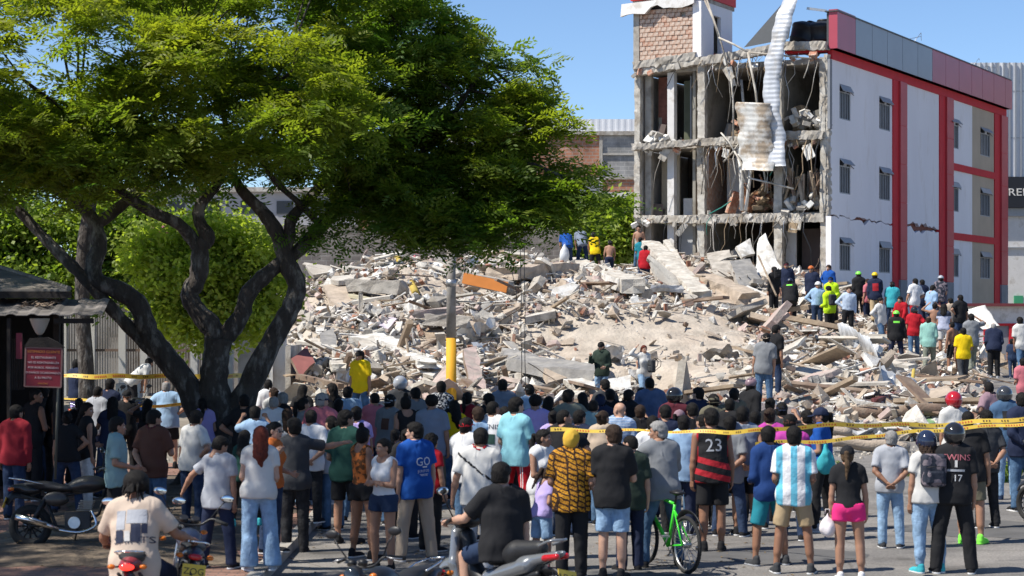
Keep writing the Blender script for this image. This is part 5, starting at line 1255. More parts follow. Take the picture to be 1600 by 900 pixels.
def hair_sdf(style, p):
    sc = el(p, (0,-.016,.036), (.076,.096,.084)); sc = smin(sc, el(p, (0,-.035,-.02), (.070,.075,.075)), .03)
    side = region(p, -.018); d = None
    n = .005*wob(p, 75, 5)+.003*wob(p, 170, 6)
    if style in ('short','bun','pony','long','curlylong','thin'): 
        t = dict(short=.016, bun=.012, pony=.012, long=.018, curlylong=.022, thin=.008)[style]
        if style == 'short': t = t+.010*np.clip(p[2]*10, 0, 1)
        d = smax(sc-t, side, .012)+n
        if style in ('short','thin'): d = smax(d, -(p[2]+.068), .01)
        ear = el((np.abs(p[0]), p[1], p[2]), (.085,.006,-.006), (.03,.026,.036)); 
        if style in ('short','thin','bun','pony'): d = smax(d, -ear, .008)
    if style == 'thin': d = smax(d, -el(p, (0,-.0,.12), (.06,.08,.05)), .01)
    if style == 'buzz': d = smax(sc-.007, side, .006); d = smax(d, -(p[2]+.06), .01); d = smax(d, -el((np.abs(p[0]), p[1], p[2]), (.085,.004,-.006), (.03,.03,.04)), .008)
    if style == 'bun': d = smin(d, el(p, (0,-.125,.06), (.040,.036,.038))+n*2, .015)
    if style == 'pony': d = smin(d, sml([sg(p, (0,-.105,.05), (.0,-.155,.03), .024, .026), sg(p, (0,-.155,.03), (.01,-.175,-.12), .032, .034), sg(p, (.01,-.175,-.12), (.0,-.17,-.30), .032, .014)], .02)+n, .012)
    if style == 'topbun': d = smax(sc-.012, side, .01)+n; d = smin(d, el(p, (0,-.05,.15), (.045,.045,.04))+n*2, .02)
    if style == 'long':
        b = sml([sg(p, (-.04,-.06,.0), (-.05,-.150,-.22), .055, .045), sg(p, (.04,-.06,.0), (.05,-.150,-.22), .055, .045), sg(p, (0,-.08,.0), (0,-.165,-.24), .05, .055), sg(p, (0,-.165,-.24), (.01,-.165,-.36), .055, .03)], .03)
        d = smin(d, b+n*1.5, .03)
    if style == 'curlylong':
        b = sml([sg(p, (-.05,-.05,.0), (-.06,-.12,-.19), .065, .055), sg(p, (.05,-.05,.0), (.06,-.12,-.19), .065, .055), sg(p, (0,-.08,.0), (0,-.15,-.23), .06, .06)], .03)
        d = smin(d, b, .03)+.012*wob(p, 160, 3)
    if style == 'afro': d = smax(el(p, (0,-.028,.055), (.108,.118,.105))+.010*wob(p, 190, 2), side-.012, .02); d = smax(d, -(p[2]+.075), .02)
    if style == 'dread':
        d = smax(el(p, (0,-.03,.045), (.118,.120,.112)), side-.02, .02)
        r = np.random.RandomState(2)
        for k in range(30):
            a = r.uniform(0, 6.28); z = r.uniform(-.07,.10); rr = .108*math.sqrt(max(.1, 1-(z/.16)**2)); x = rr*math.sin(a); y = -.03+rr*math.cos(a)
            if y > .05 and z < .06: continue
            d = smin(d, sg(p, (x, y, z), (x*1.12+r.uniform(-.02,.02), y*1.12, z-.06), .014, .009), .006)
    if style == 'cap' or style == 'capback':
        s = 1 if style == 'cap' else -1
        d = smax(sc-.020, -(p[2]-.022-.12*(p[1]*s-.0)*.25), .006)
        br = np.maximum(el(p, (0, s*.115, .030), (.068,.075,.10)), np.abs(p[2]-.034+.25*(np.abs(p[1])-.07)+p[0]**2*3)-.0045); d = smin(d, br, .004); d = np.minimum(d, el(p, (0,-.016,.143), (.009,.009,.006)))
    if style == 'bucket': d = smax(sc-.022, -(p[2]-.03), .006); d = smin(d, np.maximum(el(p, (0,-.01,.03), (.125,.14,.2)), np.abs(p[2]-.012-.35*(.10-np.sqrt(p[0]**2+(p[1]+.01)**2))*-1+.03)-.006), .01)
    if style == 'beanie': d = smax(smin(el(p, (0,-.020,.040), (.097,.116,.106)), el(p, (0,-.045,-.02), (.085,.088,.085)), .04), region(p, .0), .008); d = smax(d, -(p[2]+.085), .01)+.003*wob(p, 60, 4)
    if style == 'moto':
        o = el(p, (0,-.008,.028), (.130,.152,.143)); i = el(p, (0,-.008,.018), (.105,.128,.125)); d = smax(o, -i, .01); d = smax(d, -(p[2]+.112-.2*np.clip(p[1],-.1,.1)), .01)
        d = smax(d, -el(p, (0,.165,.0), (.098,.10,.055)), .015); d = smin(d, np.abs(o-.001)-.004+np.clip(-(p[2]-.01),0,1)*0+np.where((np.abs(p[2]-.045)<.05)&(p[1]>.05), 0, .02), .004)
    if style == 'hard': d = smax(el(p, (0,-.012,.045), (.112,.130,.115)), -(p[2]-.042), .006); d = smin(d, np.maximum(el(p, (0,.01,.042), (.128,.158,.2)), np.abs(p[2]-.040)-.006), .008); d = smin(d, sg(p, (0,.09,.115), (0,-.11,.115), .012, .012), .012)
    if style == 'bike':
        d = smax(el(p, (0,-.012,.055), (.108,.135,.105)), region(p, .03), .008)
        for x in (-.05,-.017,.017,.05): d = smax(d, -sg(p, (x*1.0,.10,.125), (x*.8,-.12,.13), .010, .010), .004)
    return d
HM = {}
def head_mesh(lod):
    k = ('head', lod)
    if k in HM: return HM[k]
    h = {0:.0065, 1:.0095, 2:.015}[lod]; ax, lo = grid((-.10,-.13,-.185), (.10,.12,.13), h); p = (ax[0][:,None,None], ax[1][None,:,None], ax[2][None,None,:])
    V, Q = surface_nets(head_sdf(p).astype(f32)+0*p[0], lo, h); c = V[Q].mean(1); mi = np.zeros(len(Q), int)
    xa = np.abs(c[:,0]); eye = (np.sqrt((xa-.031)**2+(c[:,1]-.080)**2+(c[:,2]-.003)**2) < .0115); mi[eye] = 1
    mi[eye & (np.abs(xa-.031) < .0045)] = 2
    mi[(xa > .012)&(xa < .050)&(np.abs(c[:,2]-.0265) < (.005 if lod == 0 else .006))&(c[:,1] > .055)] = 2
    mi[(xa < .024)&(np.abs(c[:,2]+.062) < .0085)&(c[:,1] > .082)] = 3
    HM[k] = (V, Q, mi); return HM[k]
def hair_mesh(style, lod):
    k = (style, lod)
    if k in HM: return HM[k]
    h = {0:.008, 1:.011, 2:.017}[lod]; lo_ = (-.15,-.25,-.41) if style in ('long','curlylong','pony') else (-.15,-.19,-.14)
    ax, lo = grid(lo_, (.15,.21,.22), h); p = (ax[0][:,None,None]+0*ax[1][None,:,None]+0*ax[2][None,None,:], ax[1][None,:,None]+0*ax[0][:,None,None]+0*ax[2][None,None,:], ax[2][None,None,:]+0*ax[0][:,None,None]+0*ax[1][None,:,None])
    HM[k] = surface_nets(hair_sdf(style, p).astype(f32), lo, h); return HM[k]
# ---------- hands: palm and five bent fingers; wrist at the origin, fingers along +z, palm faces +y, thumb towards +x
def hand_mesh(kind, lod):
    k = ('hand', kind, lod)
    if k in HM: return HM[k]
    h = {0:.0050, 1:.0068, 2:.0105}[lod]; ax, lo = grid((-.06,-.04,-.03), (.075,.085,.20), h); p = (ax[0][:,None,None], ax[1][None,:,None], ax[2][None,None,:])
    d = sml([sg(p, (0,0,-.03), (0,0,.01), .026, .024), sg(p, (.020,0,.03), (.026,.002,.078), .017, .014), sg(p, (-.018,0,.03), (-.026,.002,.072), .016, .013), sg(p, (0,0,.02), (0,.0,.078), .020, .015)], .012)
    bend = {'relaxed':(.35,.75), 'flat':(.08,.15), 'grip':(1.25,2.5)}[kind]
    for i, (x, L, rr) in enumerate(((.029,.070,.0085),(.010,.077,.0088),(-.009,.072,.0085),(-.027,.058,.0075))):
        a = np.array((x, .002, .080)); b1 = bend[0]*(1+.12*i); b2 = bend[1]*(1+.12*i); L1 = L*.48; L2_ = L*.30; L3 = L*.24; sp = x*.5 if kind != 'grip' else 0
        b = a+L1*np.array((sp*1.5, math.sin(b1), math.cos(b1))); c = b+L2_*np.array((0, math.sin(b2), math.cos(b2))); e = c+L3*np.array((0, math.sin(b2*1.15), math.cos(b2*1.15)))
        r_ = rr*(1.0 if lod < 2 else 1.25); d = np.minimum(d, sml([sg(p, a, b, r_*1.05, r_), sg(p, b, c, r_, r_*.92), sg(p, c, e, r_*.92, r_*.75)], .004))
    th = (.034,.012,.085) if kind != 'grip' else (.022,.040,.070)
    d = smin(d, sml([sg(p, (.018,.002,.02), (.040,.012,.045), .013, .011), sg(p, (.040,.012,.045), (.052 if kind != 'grip' else .034, .024, .072), .011, .0085)], .006), .008)
    HM[k] = surface_nets(d.astype(f32)+0*p[0]+0*p[1]+0*p[2], lo, h); return HM[k]
def shoe_mesh(kind, lod):
    k = ('shoe', kind, lod)
    if k in HM: return HM[k]
    h = {0:.010, 1:.013, 2:.02}[lod]; ax, lo = grid((-.06,-.11,-.01), (.06,.21,.16), h); p = (ax[0][:,None,None], ax[1][None,:,None], ax[2][None,None,:])
    d = smin(sg(p, (0,-.05,.045), (.0,.12,.036), .043, .040), sg(p, (0,-.035,.06), (0,-.04,.10), .042, .044), .03)
    d = smin(d, el(p, (.004,.14,.03), (.045,.06,.032)), .02); sole = np.maximum(smin(sg(p, (0,-.05,.015), (.004,.145,.015), .046, .046), d, .01), p[2]-.026)
    d = smax(smin(d, sole, .004), -(p[2]-.001), .002)
    if kind == 'boot': d = smin(d, sg(p, (0,-.03,.08), (0,-.035,.15), .05, .052), .02)
    V, Q = surface_nets(d.astype(f32)+0*p[0]+0*p[1]+0*p[2], lo, h); c = V[Q].mean(1); HM[k] = (V, Q, (c[:,2] < .026).astype(int)); return HM[k]
# ---------- materials of people
SKIN = {'l':(0.46,0.27,0.19), 'm':(0.34,0.18,0.115), 't':(0.26,0.13,0.08), 'd':(0.12,0.06,0.04)}
def skinmat(k): return mat('skin_'+k, SKIN[k], 0.55, 0.10, 8, 0.06, 90, spec=0.4)
M_eye = mat('eye_white', (0.6,0.58,0.55), 0.3, 0, 1, 0); M_dark = mat('eye_dark', (0.015,0.010,0.008), 0.4, 0, 1, 0); M_lip = mat('lips', (0.30,0.09,0.08), 0.45, 0, 1, 0)
HAIRC = {'black':(0.008,0.0065,0.006), 'brown':(0.035,0.020,0.013), 'grey':(0.28,0.27,0.26), 'red':(0.115,0.022,0.012), 'lbrown':(0.09,0.055,0.03)}
def hairmat(c):
    return mat('hair_'+c, HAIRC[c], 0.7, 0.4, 40, 0.9, 110, spec=0.22, stretch=(1,1,.25), bdist=.012)
CC = dict(white=(.66,.66,.67), offwhite=(.55,.54,.52), black=(.018,.018,.020), char=(.045,.047,.052), grey=(.20,.21,.225), lgrey=(.36,.375,.41), bluegrey=(.20,.235,.30), navy=(.018,.025,.055), blue=(.012,.075,.32), dblue=(.015,.045,.16), sky=(.30,.44,.62),
          pale=(.42,.50,.62), aqua=(.24,.52,.60), turq=(.05,.38,.44), teal=(.02,.20,.26), red=(.42,.015,.025), dred=(.26,.02,.03), pink=(.50,.15,.18), hot=(.75,.035,.20), green=(.015,.055,.045), dgreen=(.03,.045,.035), mint=(.26,.48,.42), olive=(.13,.12,.085),
          brown=(.10,.045,.032), khaki=(.40,.30,.18), beige=(.44,.35,.27), sand=(.52,.42,.34), yellow=(.75,.52,.01), ochre=(.62,.38,.05), hivis=(.50,.75,.02), neon=(.22,.80,.08), orange=(.50,.13,.03), lilac=(.40,.32,.60), magenta=(.42,.05,.30), mauve=(.26,.17,.20),
          jean=(.06,.115,.20), ljean=(.21,.32,.46), djean=(.022,.038,.08), maroon=(.10,.02,.03), tealgrey=(.22,.34,.35), skinclr=(.3,.17,.11), grngrey=(.17,.18,.145))
def cloth(c, kind='knit'):
    k = 'cloth_%s_%s' % (c, kind)
    if k in MC: return MC[k]
    b = CC[c]; den = kind == 'denim'
    if den: return crease(mat(k, b, 0.9, 0.2, 14, 0.3, 30, spec=0.15, col2=tuple(min(1, x*1.3+.01) for x in b), c2amt=.5, c2scale=5, bdist=.012), .03, .6, 6)
    return crease(mat(k, b, 0.88, 0.10, 5, 0.1, 16, spec=0.18, bdist=.018))
def crease(m, dist=.030, st=.75, scale=4.2):
    nt = m.node_tree; L = nt.links; b = nt.nodes['Principled BSDF']; tc = _n(nt, 'ShaderNodeTexCoord'); mp = _n(nt, 'ShaderNodeMapping'); mp.inputs['Rotation'].default_value = (.3,.7,.2); mp.inputs['Scale'].default_value = (1.9,1.9,1.0)
    L.new(tc.outputs['Object'], mp.inputs[0]); n = _n(nt, 'ShaderNodeTexNoise'); n.noise_type = 'RIDGED_MULTIFRACTAL'; n.inputs['Scale'].default_value = scale; n.inputs['Detail'].default_value = 2.5; n.inputs['Distortion'].default_value = .8
    L.new(mp.outputs[0], n.inputs['Vector']); bp = _n(nt, 'ShaderNodeBump'); bp.inputs['Strength'].default_value = st; bp.inputs['Distance'].default_value = dist; L.new(n.outputs[0], bp.inputs['Height'])
    if b.inputs['Normal'].links: L.new(b.inputs['Normal'].links[0].from_socket, bp.inputs['Normal'])
    L.new(bp.outputs[0], b.inputs['Normal']); return m
def pattern_mat(kind):
    k = 'print_'+kind
    if k in MC: return MC[k]
    m = bpy.data.materials.new(k); m.use_nodes = True; nt = m.node_tree; L = nt.links; b = nt.nodes['Principled BSDF']; b.inputs['Roughness'].default_value = .85; b.inputs['Specular IOR Level'].default_value = .2
    tc = _n(nt, 'ShaderNodeTexCoord'); sp = _n(nt, 'ShaderNodeSeparateXYZ'); L.new(tc.outputs['Object'], sp.inputs[0])
    def math_(op, a, v=None, v2=None):
        n = _n(nt, 'ShaderNodeMath', operation=op)
        if hasattr(a, 'links') or not isinstance(a, (int, float)): L.new(a, n.inputs[0])
        else: n.inputs[0].default_value = a
        if v is not None:
            if isinstance(v, (int, float)): n.inputs[1].default_value = v
            else: L.new(v, n.inputs[1])
        return n.outputs[0]
    def mixc(f, a, c):
        x = _n(nt, 'ShaderNodeMix', data_type='RGBA'); L.new(f, x.inputs[0])
        for i, q in ((6, a), (7, c)):
            if isinstance(q, tuple): x.inputs[i].default_value = (*q, 1)
            else: L.new(q, x.inputs[i])
        return x.outputs[2]
    X, Y, Zz = sp.outputs
    if kind == 'argentina': 
        f = math_('GREATER_THAN', math_('SINE', math_('MULTIPLY', X, 2*math.pi/.165), None), .15)
        f = math_('GREATER_THAN', math_('COSINE', math_('MULTIPLY', X, 2*math.pi/.165)), .15); c = mixc(f, (.68,.68,.70), (.13,.45,.60))
    elif kind == 'flamengo':
        z2 = math_('ADD', Zz, math_('MULTIPLY', X, .25)); f = math_('GREATER_THAN', math_('SINE', math_('MULTIPLY', z2, 2*math.pi/.155)), 0.05); f2 = math_('LESS_THAN', z2, 1.17); f = math_('MULTIPLY', f, f2)
        e = math_('GREATER_THAN', math_('ABSOLUTE', X), .185); f = math_('MAXIMUM', f, math_('MULTIPLY', e, math_('GREATER_THAN', Zz, 1.2))); c = mixc(f, (.018,.018,.02), (.38,.02,.03))
    elif kind == 'ochrepatch':
        br = _n(nt, 'ShaderNodeTexBrick'); cb = _n(nt, 'ShaderNodeCombineXYZ'); nd = _n(nt, 'ShaderNodeTexNoise'); nd.inputs['Scale'].default_value = 9; L.new(tc.outputs['Object'], nd.inputs['Vector']); wv = math_('MULTIPLY', nd.outputs['Fac'], .05); L.new(math_('ADD', math_('ADD', Zz, math_('MULTIPLY', X, .42)), wv), cb.inputs[0]); L.new(math_('ADD', X, math_('ADD', math_('MULTIPLY', Y, .6), wv)), cb.inputs[1]); L.new(cb.outputs[0], br.inputs['Vector'])
        for q, v in (('Scale',1),('Brick Width',.058),('Row Height',.105),('Mortar Size',.011),('Mortar Smooth',.2)): br.inputs[q].default_value = v
        br.inputs['Color1'].default_value = (.55,.26,.02,1); br.inputs['Color2'].default_value = (.45,.20,.02,1); br.inputs['Mortar'].default_value = (.02,.012,.01,1)
        n = _n(nt, 'ShaderNodeTexNoise'); n.inputs['Scale'].default_value = 75; L.new(tc.outputs['Object'], n.inputs['Vector']); f = math_('GREATER_THAN', n.outputs['Fac'], .56); c = mixc(f, br.outputs['Color'], (.10,.04,.012))
    elif kind == 'floral' or kind == 'camo' or kind == 'indigo':
        n = _n(nt, 'ShaderNodeTexNoise'); n.inputs['Scale'].default_value = 26 if kind == 'floral' else 9; n.inputs['Detail'].default_value = 2; L.new(tc.outputs['Object'], n.inputs['Vector']); 
        if kind == 'indigo': c = mixc(n.outputs['Fac'], (.05,.08,.16), (.13,.17,.27))
        else: f = math_('GREATER_THAN', n.outputs['Fac'], .52); c = mixc(f, (.03,.035,.05), (.55,.55,.55) if kind == 'floral' else (.18,.15,.17))
    elif kind == 'stripe':
        f = math_('GREATER_THAN', math_('SINE', math_('MULTIPLY', Zz, 2*math.pi/.022)), 0); c = mixc(f, (.12,.25,.48), (.5,.55,.62))
    elif kind == 'redtrack':
        e = math_('LESS_THAN', math_('ABSOLUTE', math_('SUBTRACT', math_('ABSOLUTE', X), .16)), .006); e2 = math_('LESS_THAN', math_('ABSOLUTE', math_('SUBTRACT', math_('ABSOLUTE', X), .13)), .006); c = mixc(math_('MAXIMUM', e, e2), (.42,.01,.02), (.7,.7,.7))
    elif kind == 'bluewhite': f = math_('GREATER_THAN', Zz, 1.32); c = mixc(f, (.40,.43,.55), (.03,.04,.07))
    elif kind == 'orangetop':
        n = _n(nt, 'ShaderNodeTexNoise'); n.inputs['Scale'].default_value = 18; L.new(tc.outputs['Object'], n.inputs['Vector']); c = mixc(math_('GREATER_THAN', n.outputs['Fac'], .5), (.42,.12,.03), (.12,.05,.02))
    L.new(c, b.inputs['Base Color']) if not isinstance(c, tuple) else None
    n3 = _n(nt, 'ShaderNodeTexNoise'); n3.inputs['Scale'].default_value = 14; n3.inputs['Detail'].default_value = 4; L.new(tc.outputs['Object'], n3.inputs['Vector'])
    bp = _n(nt, 'ShaderNodeBump'); bp.inputs['Strength'].default_value = .8; bp.inputs['Distance'].default_value = .018; L.new(n3.outputs['Fac'], bp.inputs['Height']); L.new(bp.outputs[0], b.inputs['Normal']); crease(m)
    MC[k] = m; return m
def M_of(c, kind='knit'):
    if c in CC: return cloth(c, kind)
    return pattern_mat(c)
# ---------- arm poses: directions of upper arm and forearm for the right side (x outward, y forward, z up); hand kind; palm
ARM = {'down':((.16,-.02,-1),(.05,.14,-1),'relaxed'), 'down2':((.10,.05,-1),(-.05,.22,-1),'relaxed'), 'wide':((.32,-.05,-1),(.16,.10,-1),'relaxed'), 'bent':((.16,-.10,-1),(-.15,1,-.25),'relaxed'),
       'akimbo':((.75,-.25,-.8),(-.85,.25,-.62),'relaxed'), 'crossed':((.18,.25,-.95),(-.92,.42,.12),'relaxed'), 'phone':((.25,.55,-.75),(-.25,.55,.80),'grip'), 'photo':((.35,.85,-.15),(-.35,.55,.75),'grip'),
       'eyes':((.75,.35,.15),(-.75,.25,.55),'flat'), 'chin':((.25,.25,-.95),(-.45,.35,.85),'relaxed'), 'back':((.18,-.35,-.92),(-.62,-.35,-.55),'relaxed'), 'bar':((.28,.62,-.72),(.02,.95,-.05),'grip'), 'bar2':((.45,.45,-.70),(.25,.95,-.10),'grip'),
       'out':((.75,.1,-.6),(.55,.3,-.7),'relaxed'), 'work':((.15,.75,-.8),(-.1,.7,-.8),'grip'), 'head':((.9,.1,.25),(-.75,-.1,.75),'flat'), 'point':((.85,.35,-.2),(.8,.5,.1),'flat'), 'hip':((.5,-.3,-.85),(-.55,.35,-.35),'relaxed'), 'shoulder':((.7,.35,-.5),(.55,.5,.35),'relaxed')}
LEG = {'stand':(((.03,.0,-1),(.02,-.04,-1)),((.03,.02,-1),(.02,-.04,-1))), 'rest':(((.10,.02,-1),(.05,-.10,-1)),((.03,.0,-1),(.0,-.03,-1))), 'apart':(((.17,.0,-1),(.10,-.05,-1)),((.17,.05,-1),(.10,-.08,-1))),
       'walk':(((.04,.38,-1),(.0,.02,-1)),((.04,-.22,-1),(.0,-.55,-1))), 'climb':(((.10,.75,-.75),(.0,-.25,-1)),((.05,-.15,-1),(.0,-.25,-1))), 'bend':(((.10,.10,-1),(.02,-.08,-1)),((.08,.02,-1),(.02,-.05,-1))),
       'sit':(((.28,.95,-.28),(.02,-.12,-1)),((.28,.95,-.28),(.02,-.12,-1))), 'astride':(((.26,.25,-1),(.06,-.12,-1)),((.26,.15,-1),(.06,-.12,-1))), 'hang':(((.3,.6,-.8),(.0,-.2,-1)),((.3,.5,-.8),(0,-.2,-1)))}
def nrm(v): v = np.array(v, float); return v/np.linalg.norm(v)
PEOPLE = []
PID = [0]
def person(x, y, z, h=1.72, yaw=0., arms=('down','down'), legs='stand', top=('tee','white'), bot=('jeans','jean'), shoes=('shoe','black','white'), hair=('short','black'), hat=None, skin='m', label='person', b=1.0, fem=False, lean=0., side=0., look=(0.,0.), lod=None, group=None, tuck=False, seat=None, twist=0., prints=(), child=False, strap=None, group_pos=None, trim=None, glasses=False, belly=0.):
    """x,y,z: where the feet stand; yaw 0 faces away from the street (+y); arms=(right,left)"""
    PID[0] += 1; seed = PID[0]; rr = np.random.RandomState(seed); S0 = h/1.75
    if lod is None: lod = 0 if y < 29 else (1 if y < 40 else 2)
    hs = {0:.0165, 1:.021, 2:.027}[lod]
    T = empty('person', (x, y, z), yaw, label, 'person', group)
    hw = .165 if fem else .185; hw *= (.5+.5*b); hip = .105 if fem else .095
    if child: hw *= .92
    # torso frame
    tl = Matrix.Rotation(-side, 3, 'Y') @ Matrix.Rotation(-lean, 3, 'X') @ Matrix.Rotation(twist, 3, 'Z')
    def tv(v): return np.array(tl @ Vector(v))
    # legs first, to know the height of the pelvis
    thl, shl = .44, .42
    sides = {}
    lg = LEG[legs]; lows = []
    for i, s in enumerate((1, -1)):
        t_, s_ = lg[i]; t_ = nrm((t_[0]*s, t_[1], t_[2])); s_ = nrm((s_[0]*s, s_[1], s_[2]))
        hp = np.array((hip*s*.95, 0, 0)); kn = hp+t_*thl; an = kn+s_*shl; sides[s] = [hp, kn, an]; lows.append(an[2])
    pz = .085-min(lows) if seat is None else seat/S0
    pel = np.array((0, 0, pz))
    for s in sides: sides[s] = [q+pel for q in sides[s]]
    jj = rr.normal(0, .012, 6)
    waist = pel+tv((0,0,.16)); chest = pel+tv((0,.0,.335)); neckb = pel+tv((0,-.01,.54)); R = np.array(tl)
    cy, sy_ = math.cos(look[0]), math.sin(look[0])
    hd = neckb+tv((0,.035+.02*lean,.055))+np.array((0,0,.085)); hR = Matrix(tl).lerp(Matrix.Identity(3), .75).to_quaternion().to_matrix() @ Matrix.Rotation(look[0], 3, 'Z') @ Matrix.Rotation(-look[1], 3, 'X')
    sh = {s: pel+tv((hw*s*.98, -.01, .475)) for s in (1, -1)}; armj = {}
    ual, fal = .29, .255
    for i, s in enumerate((1, -1)):
        u, f, hk = ARM[arms[i]]; u = tv(nrm((u[0]*s, u[1], u[2]))); f = tv(nrm((f[0]*s, f[1], f[2])))
        e = sh[s]+u*ual; w_ = e+f*fal; armj[s] = (sh[s], e, w_, u, f, hk)
    allp = [pel, neckb, hd]+[q for s in (1,-1) for q in sides[s]]+[armj[s][k] for s in (1,-1) for k in (0,1,2)]
    mn = np.min(allp, 0)-.17; mx = np.max(allp, 0)+.17; mn[2] = max(mn[2], min(q[2] for s in (1,-1) for q in sides[s])-.10); mx[2] = neckb[2]+.10 if not any(armj[s][2][2] > neckb[2] for s in (1,-1)) else mx[2]
    h_ = hs/S0; ax, lo = grid(mn, mx, h_)
    p = np.meshgrid(*ax, indexing='ij')
    bw_, bd = (.5+.5*b), b
    Tp = el(p, pel+tv((0,-.01,.02)), (.158*bw_ if not fem else .168*bw_, .112*bd, .125), R); Tw = el(p, waist, (.128*bw_*(1.06 if b>1.05 else 1) if not fem else .118*b, .098*bd, .16), R)
    Tc = el(p, chest, (.168*bw_ if not fem else .145*bw_, .112*(.6+.4*bd), .21), R); Ts = sg(p, sh[1]-tv((.05,0,0)), sh[-1]+tv((.05,0,0)), .062, .062)
    tz = [sg(p, neckb+tv((0,0,.03)), sh[s]-tv((.03*s,0,-.02)), .045, .045) for s in (1,-1)]
    torso = sml([Tp, Tw, Tc, Ts]+tz, .05)
    if belly: torso = smin(torso, el(p, waist+tv((0,.07,-.03)), (.13*b, .09*belly, .13), R), .06)
    if fem: torso = smin(torso, np.minimum(el(p, chest+tv((.065,.085,.0)), (.06,.055,.06), R), el(p, chest+tv((-.065,.085,.0)), (.06,.055,.06), R)), .04)
    neck = sg(p, neckb-tv((0,0,.02)), hd+np.array(hR @ Vector((0,-.035,-.14))), .062, .056)
    UA, FA, TH, SH = {}, {}, {}, {}
    aw = (.9 if fem else 1.0)*(.7+.3*b)
    for s in (1, -1):
        a, e, w_, u, f, hk = armj[s]; UA[s] = sg(p, a, e, .056*aw, .040*aw); FA[s] = smin(sg(p, e, e+f*.09, .040*aw, .042*aw), sg(p, e+f*.09, w_, .042*aw, .027), .02)
        hp, kn, an = sides[s]; bt = np.array((0,-.05,.0)); lw_ = (1.06 if fem else 1.0)*(.6+.4*b)
        TH[s] = smin(sg(p, hp, kn, .088*lw_, .056*lw_), el(p, hp+tv((0,-.045,.01)), (.078*lw_,.075,.085)), .03); cf = kn*.68+an*.32+tv((0,-.022,0))
        SH[s] = smin(sg(p, kn, an, .054*lw_, .036), sg(p, kn*.85+an*.15+tv((0,-.012,0)), cf*.6+an*.4, .05*lw_, .048*lw_), .03)
    arms_ = {s: smin(UA[s], FA[s], .015) for s in (1,-1)}; legs_ = {s: smin(TH[s], SH[s], .02) for s in (1,-1)}
    body = smin(torso, neck, .04)
    for s in (1,-1): body = smin(body, arms_[s], .022); body = smin(body, legs_[s], .02)
    # one continuous body surface, with the head and the hands grown at a finer grid and joined in
    V, Q = surface_nets(body.astype(f32), lo, h_); parts = [(V, Q, np.zeros(len(Q), int))]
    hv, hq, hm = head_mesh(lod); HRn = np.array(hR); hsc = 1.06 if child else .985; hV = (hv*hsc)@HRn.T+hd; parts.append((hV, hq, hm))
    for s in (1,-1):
        a, e, w_, u, f, hk = armj[s]; v2, q2 = hand_mesh(hk, lod); zf = nrm(f)
        inward = tv((-s,.35,0)) if hk != 'grip' else tv((0,.2,-1))
        if hk == 'flat': inward = tv((0,.5,-1))
        yy = inward-zf*(inward@zf); yy = nrm(yy); xx = np.cross(yy, zf); M3 = np.stack([xx, yy, zf], 1); v3 = v2.copy()
        # thumb towards the front of the body
        if (tv((0,1,0))@xx) < 0 and hk != 'grip': v3 = v3*np.array((-1,1,1)); q2 = q2[:, ::-1]
        elif hk == 'grip' and (xx@tv((-s,0,0))) < 0: v3 = v3*np.array((-1,1,1)); q2 = q2[:, ::-1]
        parts.append((v3@M3.T+w_, q2, np.zeros(len(q2), int)))
    off = 0; VV = []; QQ = []; MM = []
    for v_, q_, m_ in parts: VV.append(v_); QQ.append(q_+off); MM.append(m_); off += len(v_)
    me = npmesh('body', np.concatenate(VV)*S0, np.concatenate(QQ), [skinmat(skin), M_eye, M_dark, M_lip], np.concatenate(MM)); bo = bpy.data.objects.new('body', me); link(bo, T)
    wr_ = .0062*wob((p[0]+.5*p[2], p[1], p[2]*1.5), 17, seed)+.0035*np.abs(wob((p[0]-.6*p[2], p[1], p[2]*1.2), 34, seed+9))-.004
    zt = (p[0]-f32(pel[0]))*f32(R[0][2])+(p[1]-f32(pel[1]))*f32(R[1][2])+(p[2]-f32(pel[2]))*f32(R[2][2])      # height along the torso axis
    def garment(name, D, m, par=T):
        v_, q_ = surface_nets(D.astype(f32), lo, h_)
        if not len(q_): return None
        mm = m if isinstance(m, (list, tuple)) else [m]
        o = bpy.data.objects.new(name, npmesh(name, v_*S0, q_, mm)); link(o, par); return o
    ncut = -(np.sqrt((p[0]-f32(hd[0]))**2+((p[1]-f32(neckb[1]+.0))*.9)**2+((p[2]-f32(neckb[2]+.065)))**2)-.078)
    topo = None; kind, colr = top[0], top[1]
    long_ = kind in ('long','jacket','hoodie','shirt_long'); loose = .0 if kind in ('tank','strap') else (.012 if not fem else .004)
    if kind != 'none':
        hem = {'tee':-.13,'polo':-.13,'long':-.12,'jacket':-.12,'hoodie':-.12,'tank':-.12,'strap':-.04,'shirt':-.15,'blouse':-.13,'shirt_long':-.12,'coverall':-.1,'crop':.03}[kind]
        if fem and kind in ('tee','polo'): hem = -.055
        hem += float(rr.normal(0, .012))
        if tuck: hem = .02
        D = torso-(.017 if lod < 2 else .032)-loose
        if not tuck and kind not in ('strap','crop','blouse') and (not fem or kind in ('tee','tank','hoodie','jacket')): 
            lx = [(p[0]-f32(pel[0]))*f32(R[0][j])+(p[1]-f32(pel[1]))*f32(R[1][j])+(p[2]-f32(pel[2]))*f32(R[2][j]) for j in (0,1)]
            tt_ = np.clip((.36-zt)/.5, 0, 1); bb_ = .55+.45*b; rx_ = (.172+.036*tt_)*(bb_ if not child else .95); ry_ = (.118+.030*tt_)*bd
            dr = (np.sqrt((lx[0]/rx_)**2+((lx[1]+.012)/ry_)**2)-1)*ry_; dr = smax(dr, zt-.34, .05); D = smin(D, dr, .05)
        if not tuck and kind not in ('strap','crop'):
            for s in (1,-1): D = smin(D, el(p, sides[s][0]+tv((0,-.012,.0)), (.112*(.6+.4*b),.122*(.6+.4*b),.15), R)-.012, .03)
